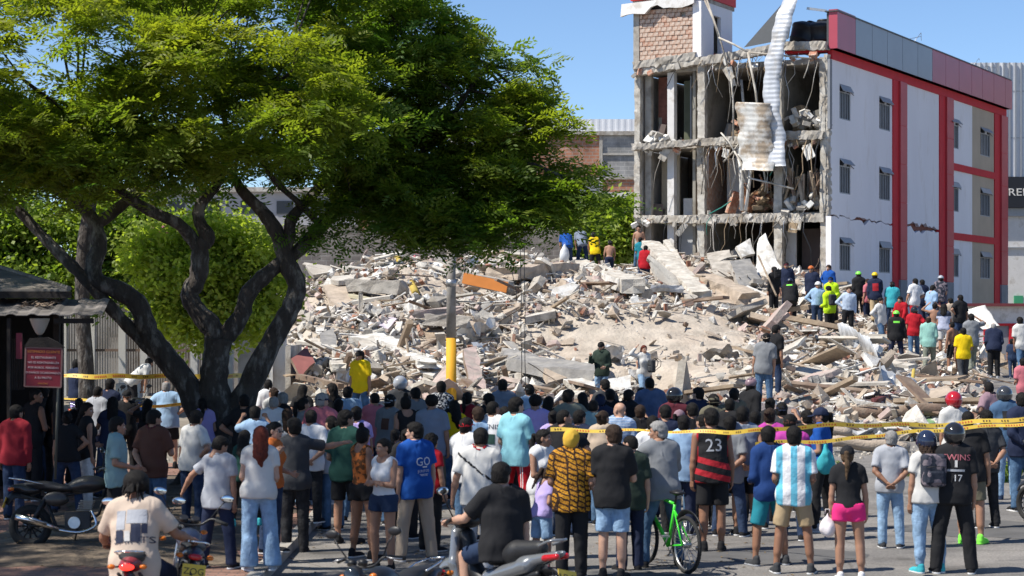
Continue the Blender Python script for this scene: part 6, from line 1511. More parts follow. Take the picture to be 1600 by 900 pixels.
        if kind == 'blouse': D = smin(D, el(p, pel+tv((0,0,.06)), (.18*bw_,.14*bd,.28), R), .05)
        if belly: D = smin(D, el(p, waist+tv((0,.07,-.05)), (.15*b,.10*belly,.16), R), .05)
        if kind in ('jacket','hoodie'): D = D-.012
        if kind == 'hoodie': D = smin(D, el(p, neckb+tv((0,-.05,.0)), (.11,.07,.06), R), .03)
        if kind in ('tank','strap'):
            for s in (1,-1): D = smax(D, -(sg(p, sh[s]+tv((.045*s,0,.10)), sh[s]+tv((.035*s,0,-.06)), .062, .055)), .015)
            if kind == 'strap': D = smax(D, -(el(p, neckb+tv((0,0,-.0)), (.10,.16,.085), R)), .02)
        D = smax(D, -(zt-hem)+.006*np.sin(p[0]*23+p[1]*17+seed), .008)
        if kind not in ('tank','strap','blouse') :
            for s in (1,-1):
                a, e, w_, u, f, hk = armj[s]
                if long_ :
                    sl = smin(sg(p, a, e, .066*aw+.006, .054*aw+.006), sg(p, e, w_, .053*aw+.006, .040), .02)-(.006 if kind == 'jacket' else 0); cut = (p[0]-f32(w_[0]))*f32(f[0])+(p[1]-f32(w_[1]))*f32(f[1])+(p[2]-f32(w_[2]))*f32(f[2])+.01; near = np.sqrt((p[0]-f32(w_[0]))**2+(p[1]-f32(w_[1]))**2+(p[2]-f32(w_[2]))**2) < .13
                    sl = np.where(near, np.maximum(sl, cut), sl)
                else:
                    t_ = .78 if kind in ('tee','shirt') else .66
                    if fem: t_ = .52
                    if kind == 'coverall': t_ = .8
                    ce = a+u*ual*t_; sl = sg(p, a, ce+u*.05, .070*aw, .070*aw+(.006 if not fem else 0)); cut = (p[0]-f32(ce[0]))*f32(u[0])+(p[1]-f32(ce[1]))*f32(u[1])+(p[2]-f32(ce[2]))*f32(u[2]); sl = smax(sl, cut, .006)
                D = smin(D, sl, .025)
        D = smax(D+wr_, ncut, .008)
        nm = {'tee':'t_shirt','polo':'polo_shirt','long':'long_sleeved_shirt','jacket':'jacket','hoodie':'hoodie','tank':'tank_top','strap':'camisole','shirt':'shirt','blouse':'blouse','shirt_long':'shirt','coverall':'shirt','crop':'t_shirt'}[kind]
        topo = garment(nm, D, M_of(colr)); DT = D
        if kind in ('polo','shirt','shirt_long','blouse'):
            col_ = np.maximum(np.abs(np.sqrt((p[0]-f32(neckb[0]))**2+(p[1]-f32(neckb[1]))**2)-.072)-.010, np.abs(p[2]-f32(neckb[2]+.022)-.25*(p[1]-f32(neckb[1]))*-1)-.022); garment('collar', col_, M_of(colr), topo)
        if trim:
            t1 = np.maximum(np.abs(D-.001)-.006, np.abs(ncut+.018)-.012); garment('collar_band', t1, M_of(trim), topo)
        if strap:   # bag strap running diagonally across the back and chest
            nn = nrm((strap, 0, -1)); pl = (p[0]-f32(chest[0]))*f32(nn[0])+(p[2]-f32(chest[2]-.02))*f32(nn[2]); st = np.maximum(np.abs(D-.003)-.007, np.abs(pl)-.018); garment('bag_strap', st, M_black, topo)
    bk, bc = bot[0], bot[1]
    if bk != 'none':
        den = 'denim' if bk in ('jeans','jshorts','wide','skinny') else 'knit'
        D = smax(smin(smin(smin(torso, TH[1], .03), TH[-1], .03)-.013, Tp-.016, .02), zt-.075, .006)
        ext = {'jeans':1.0,'pants':1.0,'wide':1.0,'skinny':.98,'leggings':.97,'shorts':.0,'jshorts':-.05,'hotpants':-.62,'long_shorts':.12,'track':1.0}[bk]
        LGd = None
        for s in (1,-1):
            hp, kn, an = sides[s]
            if ext >= .9:
                kr, ar = {'jeans':(.074,.064),'pants':(.078,.070),'wide':(.086,.108),'skinny':(.064,.046),'leggings':(.060,.042),'track':(.082,.070)}[bk]
                lw_ = (.6+.4*b); d_ = smin(sg(p, hp, kn, .100*lw_, kr*lw_), sg(p, kn, an, kr*lw_, ar), .02)
                if bk in ('skinny','leggings'): d_ = smin(legs_[s]-.010, d_, .001) if False else legs_[s]-.011
                sd_ = nrm(an-kn); cut = (p[0]-f32(an[0]))*f32(sd_[0])+(p[1]-f32(an[1]))*f32(sd_[1])+(p[2]-f32(an[2]))*f32(sd_[2])-(.025 if bk != 'skinny' else -.02); d_ = np.where(np.abs(cut) < .2, np.maximum(d_, cut), d_)
            else:
                td = nrm(kn-hp); L_ = np.linalg.norm(kn-hp)
                if ext >= 0: ce = hp+td*(L_*(.84+ext))
                else: ce = hp+td*L_*(1+ext)*.95
                r2 = .092 if ext >= -.2 else .105
                if fem and ext < -.2: r2 = .108
                d_ = sg(p, hp, ce+td*.06, .104*(.6+.4*b), r2*(.6+.4*b)); cut = (p[0]-f32(ce[0]))*f32(td[0])+(p[1]-f32(ce[1]))*f32(td[1])+(p[2]-f32(ce[2]))*f32(td[2]); d_ = smax(d_, cut, .006)
            LGd = d_ if LGd is None else smin(LGd, d_, .012)
        # legs below the waist line only
        D = smin(D, smax(LGd, zt-.005, .04), .02)+wr_*1.1
        if ext < .9:   # keep shorts from covering the knees where the pelvis field reaches
            pass
        nm = {'jeans':'jeans','pants':'trousers','wide':'jeans','skinny':'jeans','leggings':'leggings','shorts':'shorts','jshorts':'denim_shorts','hotpants':'shorts','long_shorts':'shorts','track':'track_trousers'}[bk]
        if ext < .9:
            zc = None
            for s in (1,-1):
                hp, kn, an = sides[s]; td = nrm(kn-hp); L_ = np.linalg.norm(kn-hp); ce = hp+td*(L_*(.84+ext)) if ext >= 0 else hp+td*L_*(1+ext)*.95
                cut = (p[0]-f32(ce[0]))*f32(td[0])+(p[1]-f32(ce[1]))*f32(td[1])+(p[2]-f32(ce[2]))*f32(td[2]); m_ = (p[0]*s > 0)
                D = np.where(m_, np.maximum(D, cut), D)
        bo_ = garment(nm, D, M_of(bc, den))
        if tuck: garment('belt', np.maximum(np.abs(torso-.030)-.007, np.abs(zt-.055)-.017), M_black, bo_)
    # shoes
    sk, sc1, sc2 = shoes if shoes else (None, None, None)
    for s in (1,-1):
        hp, kn, an = sides[s]; v_, q_, m_ = shoe_mesh('boot' if sk == 'boot' else 'shoe', lod); v_ = v_*np.array((s*1.0,1,1)); q2 = q_ if s > 0 else q_[:, ::-1]
        tn = s*(-.18)+jj[0 if s > 0 else 1]*4; Rz = np.array(Matrix.Rotation(tn, 3, 'Z')); pitch = 0.0
        if legs in ('walk',) and s < 0: pitch = .7
        Rx = np.array(Matrix.Rotation(-pitch, 3, 'X')); fw = v_@Rx.T@Rz.T; base = np.array((an[0], an[1]+.02, an[2]-.085)); vv = fw+base
        if sk:
            o = bpy.data.objects.new('shoe', npmesh('shoe', vv*S0, q2, [cloth(sc1), cloth(sc2)], m_)); link(o, T)
        else:
            o = bpy.data.objects.new('foot', npmesh('foot', (vv*np.array((1,1,.9)))*S0, q2, [skinmat(skin), skinmat(skin)], m_)); link(o, T)
    # hair and headgear
    Mh = Matrix.Translation(Vector(hd)*S0) @ (hR.to_4x4()) @ Matrix.Scale(S0*hsc, 4)
    def headthing(name, style, mts):
        k = ('obj', style, lod, tuple(m.name for m in mts))
        if k not in HM: v_, q_ = hair_mesh(style, lod); HM[k] = npmesh(name, v_, q_, mts)
        o = bpy.data.objects.new(name, HM[k]); link(o, T); o.matrix_local = Mh; return o
    if hair: headthing('hair', hair[0], [hairmat(hair[1])])
    if hat:
        hk, hc = hat[0], hat[1]; nm = {'cap':'cap','capback':'cap','bucket':'bucket_hat','beanie':'beanie','moto':'helmet','hard':'hard_hat','bike':'cycling_helmet'}[hk]
        mm = {'moto': mat('helmet_'+hc, CC[hc], 0.12, 0.0, 1, 0, coat=.8), 'hard': mat('hardhat_'+hc, CC[hc], 0.35, 0.05, 3, 0.0), 'bike': mat('bikehelmet_'+hc, CC[hc], 0.35, 0.3, 20, 0.0)}.get(hk) or cloth(hc)
        hh = headthing(nm, hk, [mm])
        if hk == 'moto':
            vz = MB(); n = 14
            R0 = .137
            vs = []
            for j in range(6):
                for i in range(n+1):
                    a = (i/n-.5)*2.3; zz_ = -.028+.075*j/5; rr2 = math.sqrt(max(0,1-((zz_-.028)/.155)**2)); vs.append((.138*rr2*math.sin(a), -.008+.160*rr2*math.cos(a), zz_))
            fs = [(j*(n+1)+i, j*(n+1)+i+1, (j+1)*(n+1)+i+1, (j+1)*(n+1)+i) for j in range(5) for i in range(n)]
            vz.add(vs, fs, 0, True).build('visor', mat('smoked_visor', (0.02,0.022,0.025), 0.05, 0, 1, 0, spec=.8), hh)
    if glasses:
        g = MB()
        for sx in (-1,1): g.sphere((sx*.032,.098,.002), .021, 0, 10, 6, (1,.3,.85)); g.tube([(sx*.052,.092,.008),(sx*.078,.02,.006)], .003, 0, 5)
        g.tube([(-.015,.103,.006),(.015,.103,.006)], .003, 0, 5); go = g.build('sunglasses', M_blackgloss, T); go.matrix_local = Mh
    # flat prints laid on the cloth
    if prints and topo is not None:
        bvh = BVHTree.FromPolygons([tuple(v.co) for v in topo.data.vertices], [tuple(q.vertices) for q in topo.data.polygons])
        for pi_, (kind_, data, px_, pz_, size_, color, *ex) in enumerate(prints):
            c0 = Vector((chest+tv((px_, 0, pz_)))*S0)
            if kind_ == 'text':
                me = text_mesh(data, size_*S0, ex[0] if ex else 1.0)
            else: me = poly_mesh(data, size_*S0)
            back = -1
            for v in me.vertices:
                q = Vector(tv((-back*-1*v.co.x*1.0, 0, v.co.y)))+c0
                q = Vector(tv((v.co.x, 0, v.co.y)))+c0
                dirn = Vector(tv((0, 1, 0))); loc, nr, ix, ds = bvh.ray_cast(q-dirn*.6, dirn)
                v.co = (loc+nr*(.004+.0015*pi_)) if loc is not None else q-dirn*.15
            me.materials.clear(); me.materials.append(mat('print_ink_%s' % color, CC[color], .8, .1, 20, 0)); o = bpy.data.objects.new('print', me); link(o, topo)
    PEOPLE.append(T); return T, dict(pel=Vector(pel)*S0, chest=Vector(chest)*S0, hd=Vector(hd)*S0, arm={s: [Vector(q)*S0 for q in armj[s][:3]] for s in armj}, R=tl, S=S0)
def text_mesh(body, size, sx=1.0, outline=False):
    cu = bpy.data.curves.new('print', 'FONT'); cu.body = body; cu.size = size; cu.align_x = 'CENTER'; cu.align_y = 'CENTER'; cu.resolution_u = 2
    t = bpy.data.objects.new('print', cu); COL.objects.link(t); dg = bpy.context.evaluated_depsgraph_get(); me = bpy.data.meshes.new_from_object(t.evaluated_get(dg)); bpy.data.objects.remove(t); bpy.data.curves.remove(cu)
    bm = bmesh.new(); bm.from_mesh(me); bmesh.ops.triangulate(bm, faces=bm.faces)
    for _ in range(2):
        ed = [e for e in bm.edges if e.calc_length() > .03]
        if ed: bmesh.ops.subdivide_edges(bm, edges=ed, cuts=1)
        bmesh.ops.triangulate(bm, faces=bm.faces)
    for v in bm.verts: v.co.x *= sx
    bm.to_mesh(me); bm.free(); return me
def poly_mesh(polys, s):
    """list of (x0,y0,x1,y1) boxes, subdivided so that they follow the cloth"""
    me = bpy.data.meshes.new('print'); V = []; Fc = []
    for (x0, y0, x1, y1) in polys:
        nx_ = max(1, int(abs(x1-x0)*s/.03)); ny_ = max(1, int(abs(y1-y0)*s/.03)); o = len(V)
        for j in range(ny_+1):
            for i in range(nx_+1): V.append(((x0+(x1-x0)*i/nx_)*s, (y0+(y1-y0)*j/ny_)*s, 0))
        for j in range(ny_):
            for i in range(nx_): a = o+j*(nx_+1)+i; Fc.append((a, a+1, a+nx_+2, a+nx_+1))
    me.from_pydata(V, [], Fc); return me
def backpack(x, y, z, yaw, color, label, s=1.0, mats=None):
    t = empty('backpack', (x, y, z), yaw, label, 'backpack')
    h = .016; ax, lo = grid((-.2,-.25,-.3), (.2,.1,.3), h); p = np.meshgrid(*ax, indexing='ij')
    q = [np.abs(p[0])-.10, np.abs(p[1]+.08)-.03, np.abs(p[2])-.15]; D = np.sqrt(np.maximum(q[0],0)**2+np.maximum(q[1],0)**2+np.maximum(q[2],0)**2)-.05+.004*wob(p, 25, 3)
    m = mats or cloth(color)
    v_, q_ = surface_nets(D.astype(f32), lo, h); link(bpy.data.objects.new('bag', npmesh('bag', v_*s, q_, [m])), t)
    q = [np.abs(p[0])-.085, np.abs(p[1]+.15)-.012, np.abs(p[2]+.08)-.055]; D = np.sqrt(np.maximum(q[0],0)**2+np.maximum(q[1],0)**2+np.maximum(q[2],0)**2)-.025
    v_, q_ = surface_nets(D.astype(f32), lo, h); link(bpy.data.objects.new('front_pocket', npmesh('front_pocket', v_*s, q_, [m])), t)
    MB().tube([(-.12*s,-.172*s,.045*s),(0,-.185*s,.055*s),(.12*s,-.172*s,.045*s)], .004, 0, 5).build('zip', M_black, t)
    for sx in (-1,1): MB().tube([(sx*.08*s,-.02*s,.19*s),(sx*.095*s,.07*s,.245*s),(sx*.11*s,.19*s,.15*s),(sx*.12*s,.17*s,0),(sx*.12*s,-.02*s,-.14*s)], .016*s, 0, 6, flat=.5).build('strap', cloth('black'), t)
    return t
# ================= the crowd
def C(px, hy, h=1.70, fy_=None, d=None, H=None, **k):
    if fy_: d = 9600/(fy_-HY); h = 3-(hy-HY)*d/F
    elif d is None: d = (3-h)*F/(hy-HY)
    else: h = 3-(hy-HY)*d/F
    x = (px-800)*d/F; z = 0.0 if not (x < EDGE and d < 39.5) else 0.12
    z = max(z, ground_z(x, d)); hh = h-z
    ro = random.Random(int(px*13+hy*7)); fixed = 'arms' in k or 'legs' in k
    if not fixed:
        k['arms'] = ro.choice([('down','down'),('crossed','crossed'),('bent','down2'),('akimbo','down'),('back','back'),('bent','bent'),('phone','down2'),('photo','photo'),('chin','crossed'),('down2','akimbo'),('hip','wide'),('down','eyes'),('bent','phone')])
    if 'legs' not in k: k['legs'] = ro.choice(['stand','rest','rest','apart'])
    k['yaw'] = k.get('yaw', 0)+ro.gauss(0, .12 if fixed else .32)
    k['side'] = ro.gauss(0, .035); k['twist'] = ro.gauss(0, .10); k['lean'] = k.get('lean', 0)+ro.uniform(-.03,.06)
    if 'look' not in k: k['look'] = (ro.gauss(0, .38), ro.uniform(-.12, .08))
    k['b'] = k.get('b', 1.0)*ro.uniform(.95, 1.07)
    nd = k.pop('z0', None)
    if nd is not None: z = nd; hh = h-z
    hh = hh-.015 if k.get('hat') is None else hh-.03
    if H is not None:
        zh = 3-(hy-HY)*d/F; hh = H
        if k.get('legs') in ('sit','astride'): k['seat'] = zh-z-.79*H/1.75*math.cos(k.get('lean', 0))
        elif k.get('legs') == 'hang': z = zh-.93*H
    return person(x, d, z, h=hh, **k)
RI = iter(range(10**6))
def Rb(px, hy, d, h=1.70, **k):
    """someone standing on the rubble or the slope"""
    v = P(px, hy, d); z = stand_z(v.x, d) if d < 90 else v.z-h
    ef = h*(1-.55*(1-math.cos(k.get('lean', 0)))); z = min(max(z, v.z-ef-.1), v.z-ef+.12); hh = v.z-z
    ro = random.Random(int(px*13+hy*7))
    if 'arms' not in k: k['arms'] = ro.choice([('down','down'),('bent','down'),('akimbo','down'),('bent','bent'),('work','down'),('hip','wide')])
    if 'legs' not in k: k['legs'] = ro.choice(['rest','apart','walk','stand','rest'])
    k['side'] = ro.gauss(0, .06); k['yaw'] = k.get('yaw', 0)+ro.gauss(0, .2); k['b'] = k.get('b', 1.0)*ro.uniform(.93, 1.05)
    lean = k.get('lean', 0)
    return person(v.x, d, z, h=h if abs(lean) > .3 else hh, **k)
wb = ('shoe','black','white'); ww = ('shoe','lgrey','white'); bb = ('shoe','black','black')
pr = math.pi
# --- left foreground, in the shade
C(22,632,d=28.6, yaw=-.5, arms=('down','down'), top=('long','dred'), bot=('jeans','djean'), look=(-.3,0), label='person in a dark red sweatshirt standing at the left edge behind the black motorbike')
C(50,605,d=31.5, yaw=-.6, arms=('crossed','crossed'), top=('tank','black'), bot=('pants','black'), skin='t', hair=('buzz','black'), label='broad man in black tank top under the red notice', b=1.08)
C(83,615,d=31.8, yaw=-.9, arms=('down','bent'), top=('strap','black'), bot=('skinny','black'), fem=True, hair=('curlylong','black'), skin='m', label='woman with long dark curls and black camisole right of the red notice')
C(68,603,d=33, yaw=-.7, top=('tee','char'), bot=('jeans','djean'), label='dark haired person half hidden below the red notice', skin='t', lod=2)
C(124,620,d=34.5, yaw=.1, top=('tee','black'), bot=('pants','black'), hair=('pony','black'), fem=True, label='woman in black seen behind the woman with shiny straight hair')
C(134,627,d=29.8, yaw=-.9, arms=('down','bent'), top=('blouse','black'), bot=('jeans','offwhite'), hair=('long','black'), fem=True, label='woman with shiny straight black hair, black blouse and off white jeans')
C(151,602,d=36, yaw=-.2, top=('polo','lgrey'), bot=('jeans','djean'), skin='t', hair=('buzz','black'), label='short haired man in pale grey collared shirt left of the tall dark haired man')
C(171,591,d=38, yaw=-.8, top=('tee','navy'), bot=('pants','black'), label='tall dark haired man looking right below the left tape', skin='m')
C(173,618,d=32, yaw=.1, top=('tee','navy'), bot=('jeans','djean'), fem=True, hair=('long','black'), label='woman with long black hair and navy top in the shaded group')
C(197,607,d=36, yaw=.2, top=('tee','black'), bot=('pants','black'), hair=None, hat=('capback','black'), label='person in black cap and black top below the parked scooter')
C(183,651,fy_=870, yaw=-1.0, arms=('bent','down2'), top=('tee','tealgrey'), bot=('shorts','black'), label='young man in pale teal t-shirt left of the brown shirted man', skin='m', look=(-.2,.05))
C(240,640,fy_=850, yaw=-.35, arms=('chin','back'), top=('tee','brown'), bot=('jeans','jean'), b=1.12, skin='m', look=(-.6,.1), label='stout man in brown t-shirt with one hand at his chin', trim='maroon')
C(262,594,fy_=742, yaw=.1, arms=('akimbo','akimbo'), top=('shirt','sky'), bot=('shorts','black'), b=1.22, hair=('thin','grey'), skin='l', shoes=bb, label='grey haired man in light blue shirt with hands on his hips left of the trunk')
C(340,680,fy_=905, yaw=-.15, arms=('down','out'), top=('polo','lgrey'), bot=('pants','navy'), look=(-.7,.45), lean=.08, skin='m', label='man in light grey polo reaching down to a motorbike mirror', b=1.03)
C(404,664,d=22.9, yaw=.15, arms=('bent','bent'), top=('tee','offwhite'), bot=('wide','ljean'), fem=True, hair=('long','red'), shoes=ww, skin='l', label='woman with long red hair, white t-shirt and wide light blue jeans')
C(424,657,d=24.6, yaw=-1.9, arms=('shoulder','bent'), top=('tee','orange'), bot=('jeans','djean'), fem=True, hair=('bun','black'), glasses=True, skin='l', label='woman in sunglasses facing right beside the red haired woman')
C(384,676,d=23.7, H=1.18, yaw=.1, legs='hang', arms=('shoulder','down'), top=('tee','green'), bot=('leggings','black'), fem=True, hair=('long','black'), child=True, shoes=('shoe','turq','teal'), label='child with long black hair and green top carried by the woman in sunglasses')
C(461,652,fy_=863, yaw=.0, arms=('point','down'), top=('tee','char'), bot=('jeans','black'), skin='m', shoes=bb, label='man in charcoal t-shirt with his right arm raised beside the pink shirt')
C(500,612,fy_=801, yaw=-.4, arms=('bent','bent'), top=('polo','pink'), bot=('pants','navy'), b=1.22, hair=('short','grey'), hat=('cap','navy'), skin='l', shoes=ww, look=(-.5,0), label='heavy man in salmon pink polo and navy cap')
C(540,640,fy_=850, yaw=-.4, arms=('down','bent'), top=('tee','green'), bot=('shorts','black'), look=(-.8,0), skin='m', shoes=bb, label='young man in dark green t-shirt and black shorts looking right')
C(568,664,d=25, yaw=-.9, arms=('bent','crossed'), top=('strap','orangetop'), bot=('hotpants','black'), fem=True, hair=('topbun','black'), glasses=True, skin='t', label='woman in orange patterned camisole and black shorts')
C(599,683,d=23.9, yaw=2.5, arms=('crossed','crossed'), top=('strap','white'), bot=('hotpants','djean'), fem=True, hair=('bun','black'), skin='m', b=1.05, look=(-.3,0), label='woman in white vest and denim shorts facing the camera with folded arms')
C(650,658,fy_=877, yaw=.1, arms=('down','down'), top=('polo','blue'), bot=('pants','beige'), look=(.95,0), skin='l', shoes=('shoe','brown','white'), b=1.05, label='man in royal blue polo with white print and beige trousers', 
  prints=[('text','GO',.04,-.01,.15,'white',.95),('box',[(-.3,0,.3,.16)],.055,-.082,.11,'white'),('text','JUNTOS',.035,-.125,.045,'white'),('box',[(-.5,0,.5,.05),(-.4,-.12,.4,-.07)],.035,-.168,.12,'white')])
C(633,668,d=27.3, yaw=-.1, top=('tee','black'), bot=('pants','black'), hair=('bun','black'), fem=True, skin='m', label='short person in black top behind the royal blue polo')
C(618,668,d=29, yaw=-.2, top=('tee','mauve'), bot=('jeans','jean'), hair=('pony','black'), fem=True, skin='m', label='person in mauve shirt seen between the two women and the blue polo')
C(672,676,fy_=862, yaw=-.6, arms=('wide','out'), top=('tee','red'), bot=('pants','black'), fem=True, hair=('curlylong','black'), skin='m', b=1.1, label='woman in red t-shirt and black trousers right of the blue polo')
C(748,668,d=23.7, yaw=-.05, arms=('down','wide'), top=('tee','offwhite'), bot=('pants','lgrey'), b=1.1, skin='m', trim='red', strap=-.75, label='man in off white t-shirt with red collar and black bag strap', look=(.2,.1))
C(893,668,d=23.2, yaw=.0, arms=('bent','bent'), top=('shirt','ochrepatch'), bot=('pants','black'), hat=('beanie','ochre'), hair=None, skin='m', b=1.1, label='man in ochre and black patterned shirt with yellow beanie')
C(957,663,d=23.1, yaw=-.1, arms=('crossed','down2'), top=('tee','black'), bot=('jshorts','ljean'), skin='l', hair=('short','brown'), look=(.6,0), shoes=wb, label='young man in black t-shirt and pale denim shorts')
C(984,678,d=23.9, yaw=.1, arms=('down','down'), top=('tee','dgreen'), bot=('pants','navy'), skin='l', look=(.8,.1), hair=('buzz','black'), shoes=bb, label='man in dark olive t-shirt behind the denim shorts and beside the bicycle')
C(1067,648,d=27.7, yaw=-.05, arms=('crossed','crossed'), top=('polo','sky'), bot=('pants','navy'), skin='m', b=1.1, label='man in pale blue polo behind the red and black jersey')
C(1113,637,fy_=862, yaw=-.05, arms=('down','down'), top=('tank','flamengo'), bot=('shorts','black'), skin='t', hair=('short','black'), hat=None, shoes=bb, b=1.08, label='man in red and black basketball jersey number 23', prints=[('text','23',0,.02,.22,'lgrey')])
C(1162,634,fy_=837, yaw=.1, arms=('back','back'), top=('tank','bluegrey'), bot=('shorts','black'), skin='m', shoes=wb, b=1.08, label='man in blue grey sleeveless shirt and black shorts with hands behind his back')
C(1203,664,fy_=884, yaw=.15, arms=('bent','bent'), top=('long','dblue'), bot=('long_shorts','teal'), skin='t', shoes=('shoe','char','lgrey'), b=.95, look=(-.5,.05), label='young man in navy blue top and teal board shorts')
C(1207,636,d=28.5, yaw=-.3, top=('tee','magenta'), bot=('jeans','jean'), skin='m', fem=True, hair=('bun','brown'), label='woman in magenta top behind the two tapes', look=(-.4,0))
C(1236,645,d=27.0, yaw=-.2, top=('tee','magenta'), bot=('jeans','djean'), hat=('cap','brown'), hair=('short','black'), skin='m', label='person in brown cap behind the striped football shirt')
C(1240,664,fy_=897, yaw=-.02, arms=('bent','bent'), top=('tee','argentina'), bot=('shorts','khaki'), skin='t', shoes=('shoe','char','white'), b=.98, label='youth in white and sky blue striped football shirt and khaki shorts')
C(1284,633,d=28.2, yaw=.9, arms=('bent','bent'), top=('tee','blue'), bot=('leggings','black'), hat=('cap','navy'), hair=('pony','black'), fem=True, skin='m', shoes=ww, label='woman in blue t-shirt and navy cap holding a teal bag', look=(.6,0))
C(1326,693,d=22.9, yaw=.1, arms=('down','down'), top=('crop','black'), bot=('hotpants','hot'), hat=('cap','black'), hair=('pony','lbrown'), fem=True, skin='m', b=1.1, shoes=('shoe','white','white'), label='woman in black t-shirt and bright pink shorts with ponytail through a black cap')
C(1390,672,fy_=857, yaw=-.2, arms=('back','back'), top=('tee','lgrey'), bot=('jeans','ljean'), skin='t', hair=('short','grey'), shoes=('shoe','char','white'), b=.97, label='older man in pale grey t-shirt and light jeans with hands behind his back')
PB = C(1450,673,fy_=896, yaw=.12, arms=('down','down'), top=('tee','offwhite'), bot=('skinny','ljean'), fem=True, hair=('curlylong','brown'), hat=('moto','navy'), skin='m', b=1.12, shoes=('shoe','turq','white'), label='woman in dark motorcycle helmet, white t-shirt and light jeans with a backpack')
C(1490,660,fy_=897, yaw=-.05, arms=('down','down'), top=('tee','black'), bot=('track','black'), hat=('moto','black'), hair=None, skin='m', shoes=wb, b=1.02, label='man in black helmet and black number 17 shirt', prints=[('text','17',.02,-.14,.11,'white'),('text','TWINS',0,.10,.10,'pink',1.1),('box',[(-1,0,1,.25)],0,-.06,.10,'lgrey'),('box',[(-.15,-.3,.15,.5)],0,.02,.1,'offwhite')])
C(1515,640,fy_=850, yaw=-.3, arms=('down','bent'), top=('tee','black'), bot=('shorts','olive'), hair=('buzz','black'), skin='m', shoes=('shoe','neon','neon'), b=1.05, label='man in black t-shirt, olive shorts and neon green shoes')
C(1492,612,d=32, yaw=.1, top=('tee','offwhite'), bot=('jeans','jean'), hat=('moto','red'), hair=None, skin='m', label='man in white t-shirt wearing a red motorcycle helmet')
C(1553,593,d=37, yaw=.5, lean=.15, arms=('bent','akimbo'), top=('tee','mauve'), bot=('jeans','ljean'), hair=('buzz','black'), skin='d', b=1.08, label='dark skinned man in mauve t-shirt leaning behind the denim rider')
C(1573,604,fy_=781, yaw=.05, arms=('wide','bent'), top=('jacket','jean'), bot=('jeans','ljean'), hat=('moto','char'), hair=None, skin='m', shoes=('shoe','djean','djean'), b=1.03, label='rider in denim jacket, light jeans and dark helmet with green patch', prints=[('box',[(-1,-1.4,1,1.25)],0,-.02,.11,'black')])
C(1598,613,d=31, yaw=.1, top=('jacket','navy'), bot=('jeans','jean'), skin='m', label='person in navy jacket with red shoulder at the right edge')
# --- middle of the crowd
C(351,608,d=34.5, yaw=-.1, top=('tee','sky'), bot=('jeans','jean'), skin='d', hair=('buzz','black'), label='man in pale blue shirt seen through the fork of the trunk')
C(318,620,d=33.5, yaw=.5, top=('tee','lilac'), bot=('jeans','ljean'), skin='m', fem=True, hair=('pony','black'), label='woman in pale top and jeans hidden behind the trunk')
C(383,615,d=32, yaw=-.1, arms=('down','akimbo'), top=('tee','black'), bot=('pants','black'), skin='m', label='person in black t-shirt right of the trunk fork')
C(427,616,d=32, yaw=-.1, arms=('crossed','crossed'), top=('tee','white'), bot=('jeans','djean'), skin='l', hair=('thin','grey'), b=1.15, label='balding man in white t-shirt behind the woman in sunglasses')
C(441,612,d=34, yaw=-.2, top=('tee','black'), bot=('pants','black'), skin='m', hair=('short','grey'), label='grey haired man in black next to the balding man')
C(423,591,d=40, yaw=.3, top=('tee','white'), bot=('jeans','jean'), skin='d', hair=('buzz','black'), label='dark skinned man in white t-shirt at the foot of the white house end')
C(428,604,d=37, yaw=-.1, top=('tee','offwhite'), bot=('jeans','jean'), fem=True, hair=('bun','brown'), label='woman with brown bun behind the balding man')
C(471,600,d=37.4, yaw=-.1, top=('tee','black'), bot=('jeans','jean'), fem=True, hair=('long','black'), label='tall woman with very long black hair left of the navy cap')
C(472,620,d=31.5, yaw=-.1, top=('tee','grey'), bot=('jeans','jean'), fem=True, hair=('pony','black'), label='woman in grey top with dark ponytail left of the pink polo')
C(516,598,d=38, yaw=-.1, top=('tee','black'), bot=('jeans','jean'), fem=True, hair=('curlylong','black'), label='woman with dark curls in black behind the navy cap')
C(548,603,d=36, yaw=-.2, top=('shirt','sky'), bot=('pants','navy'), skin='m', label='man in light blue shirt in front of the man in yellow')
C(560,632,d=29.5, yaw=-.1, top=('tee','lilac'), bot=('jeans','jean'), fem=True, hair=('bun','black'), label='woman with dark hair and pale lilac top behind the dark green t-shirt')
C(527,622,d=34, yaw=-.5, top=('tee','black'), bot=('pants','black'), fem=True, hair=('long','black'), label='woman in black beside the raised hands of the pink polo man')
C(625,588,d=38.5, yaw=-.1, top=('tee','char'), bot=('pants','black'), skin='t', hat=('moto','lgrey'), hair=None, label='man wearing a pale grey helmet in front of the rubble')
C(606,614,d=33, yaw=-.05, top=('tee','grey'), bot=('jeans','jean'), skin='m', hat=('capback','lgrey'), hair=('short','black'), b=1.1, label='man in pale cap and grey t-shirt with a reddish print', prints=[('box',[(-.6,-.8,.7,.9)],.03,-.02,.11,'brown')])
C(637,617,d=32, yaw=-.05, top=('strap','black'), bot=('jeans','jean'), fem=True, hair=('topbun','black'), skin='m', label='woman with curly pinned hair and black camisole')
C(675,617,d=32, yaw=.05, arms=('down','down'), top=('tee','bluegrey'), bot=('pants','olive'), skin='m', hair=('afro','black'), b=1.12, label='man with short curls and blue grey t-shirt')
C(688,595,d=38.4, yaw=.0, arms=('bent','bent'), top=('shirt','floral'), bot=('jeans','jean'), skin='d', label='man in black and white flowered shirt left of the pole')
C(728,611,d=34.5, yaw=-.3, top=('tee','dred'), bot=('jeans','jean'), fem=True, hair=('pony','black'), b=1.1, label='woman in dark red t-shirt with ponytail right of the pole')
C(729,650,d=27, yaw=-.1, top=('tee','white'), bot=('jeans','jean'), hat=('cap','red'), hair=('short','black'), skin='m', label='person in bright red cap and white t-shirt')
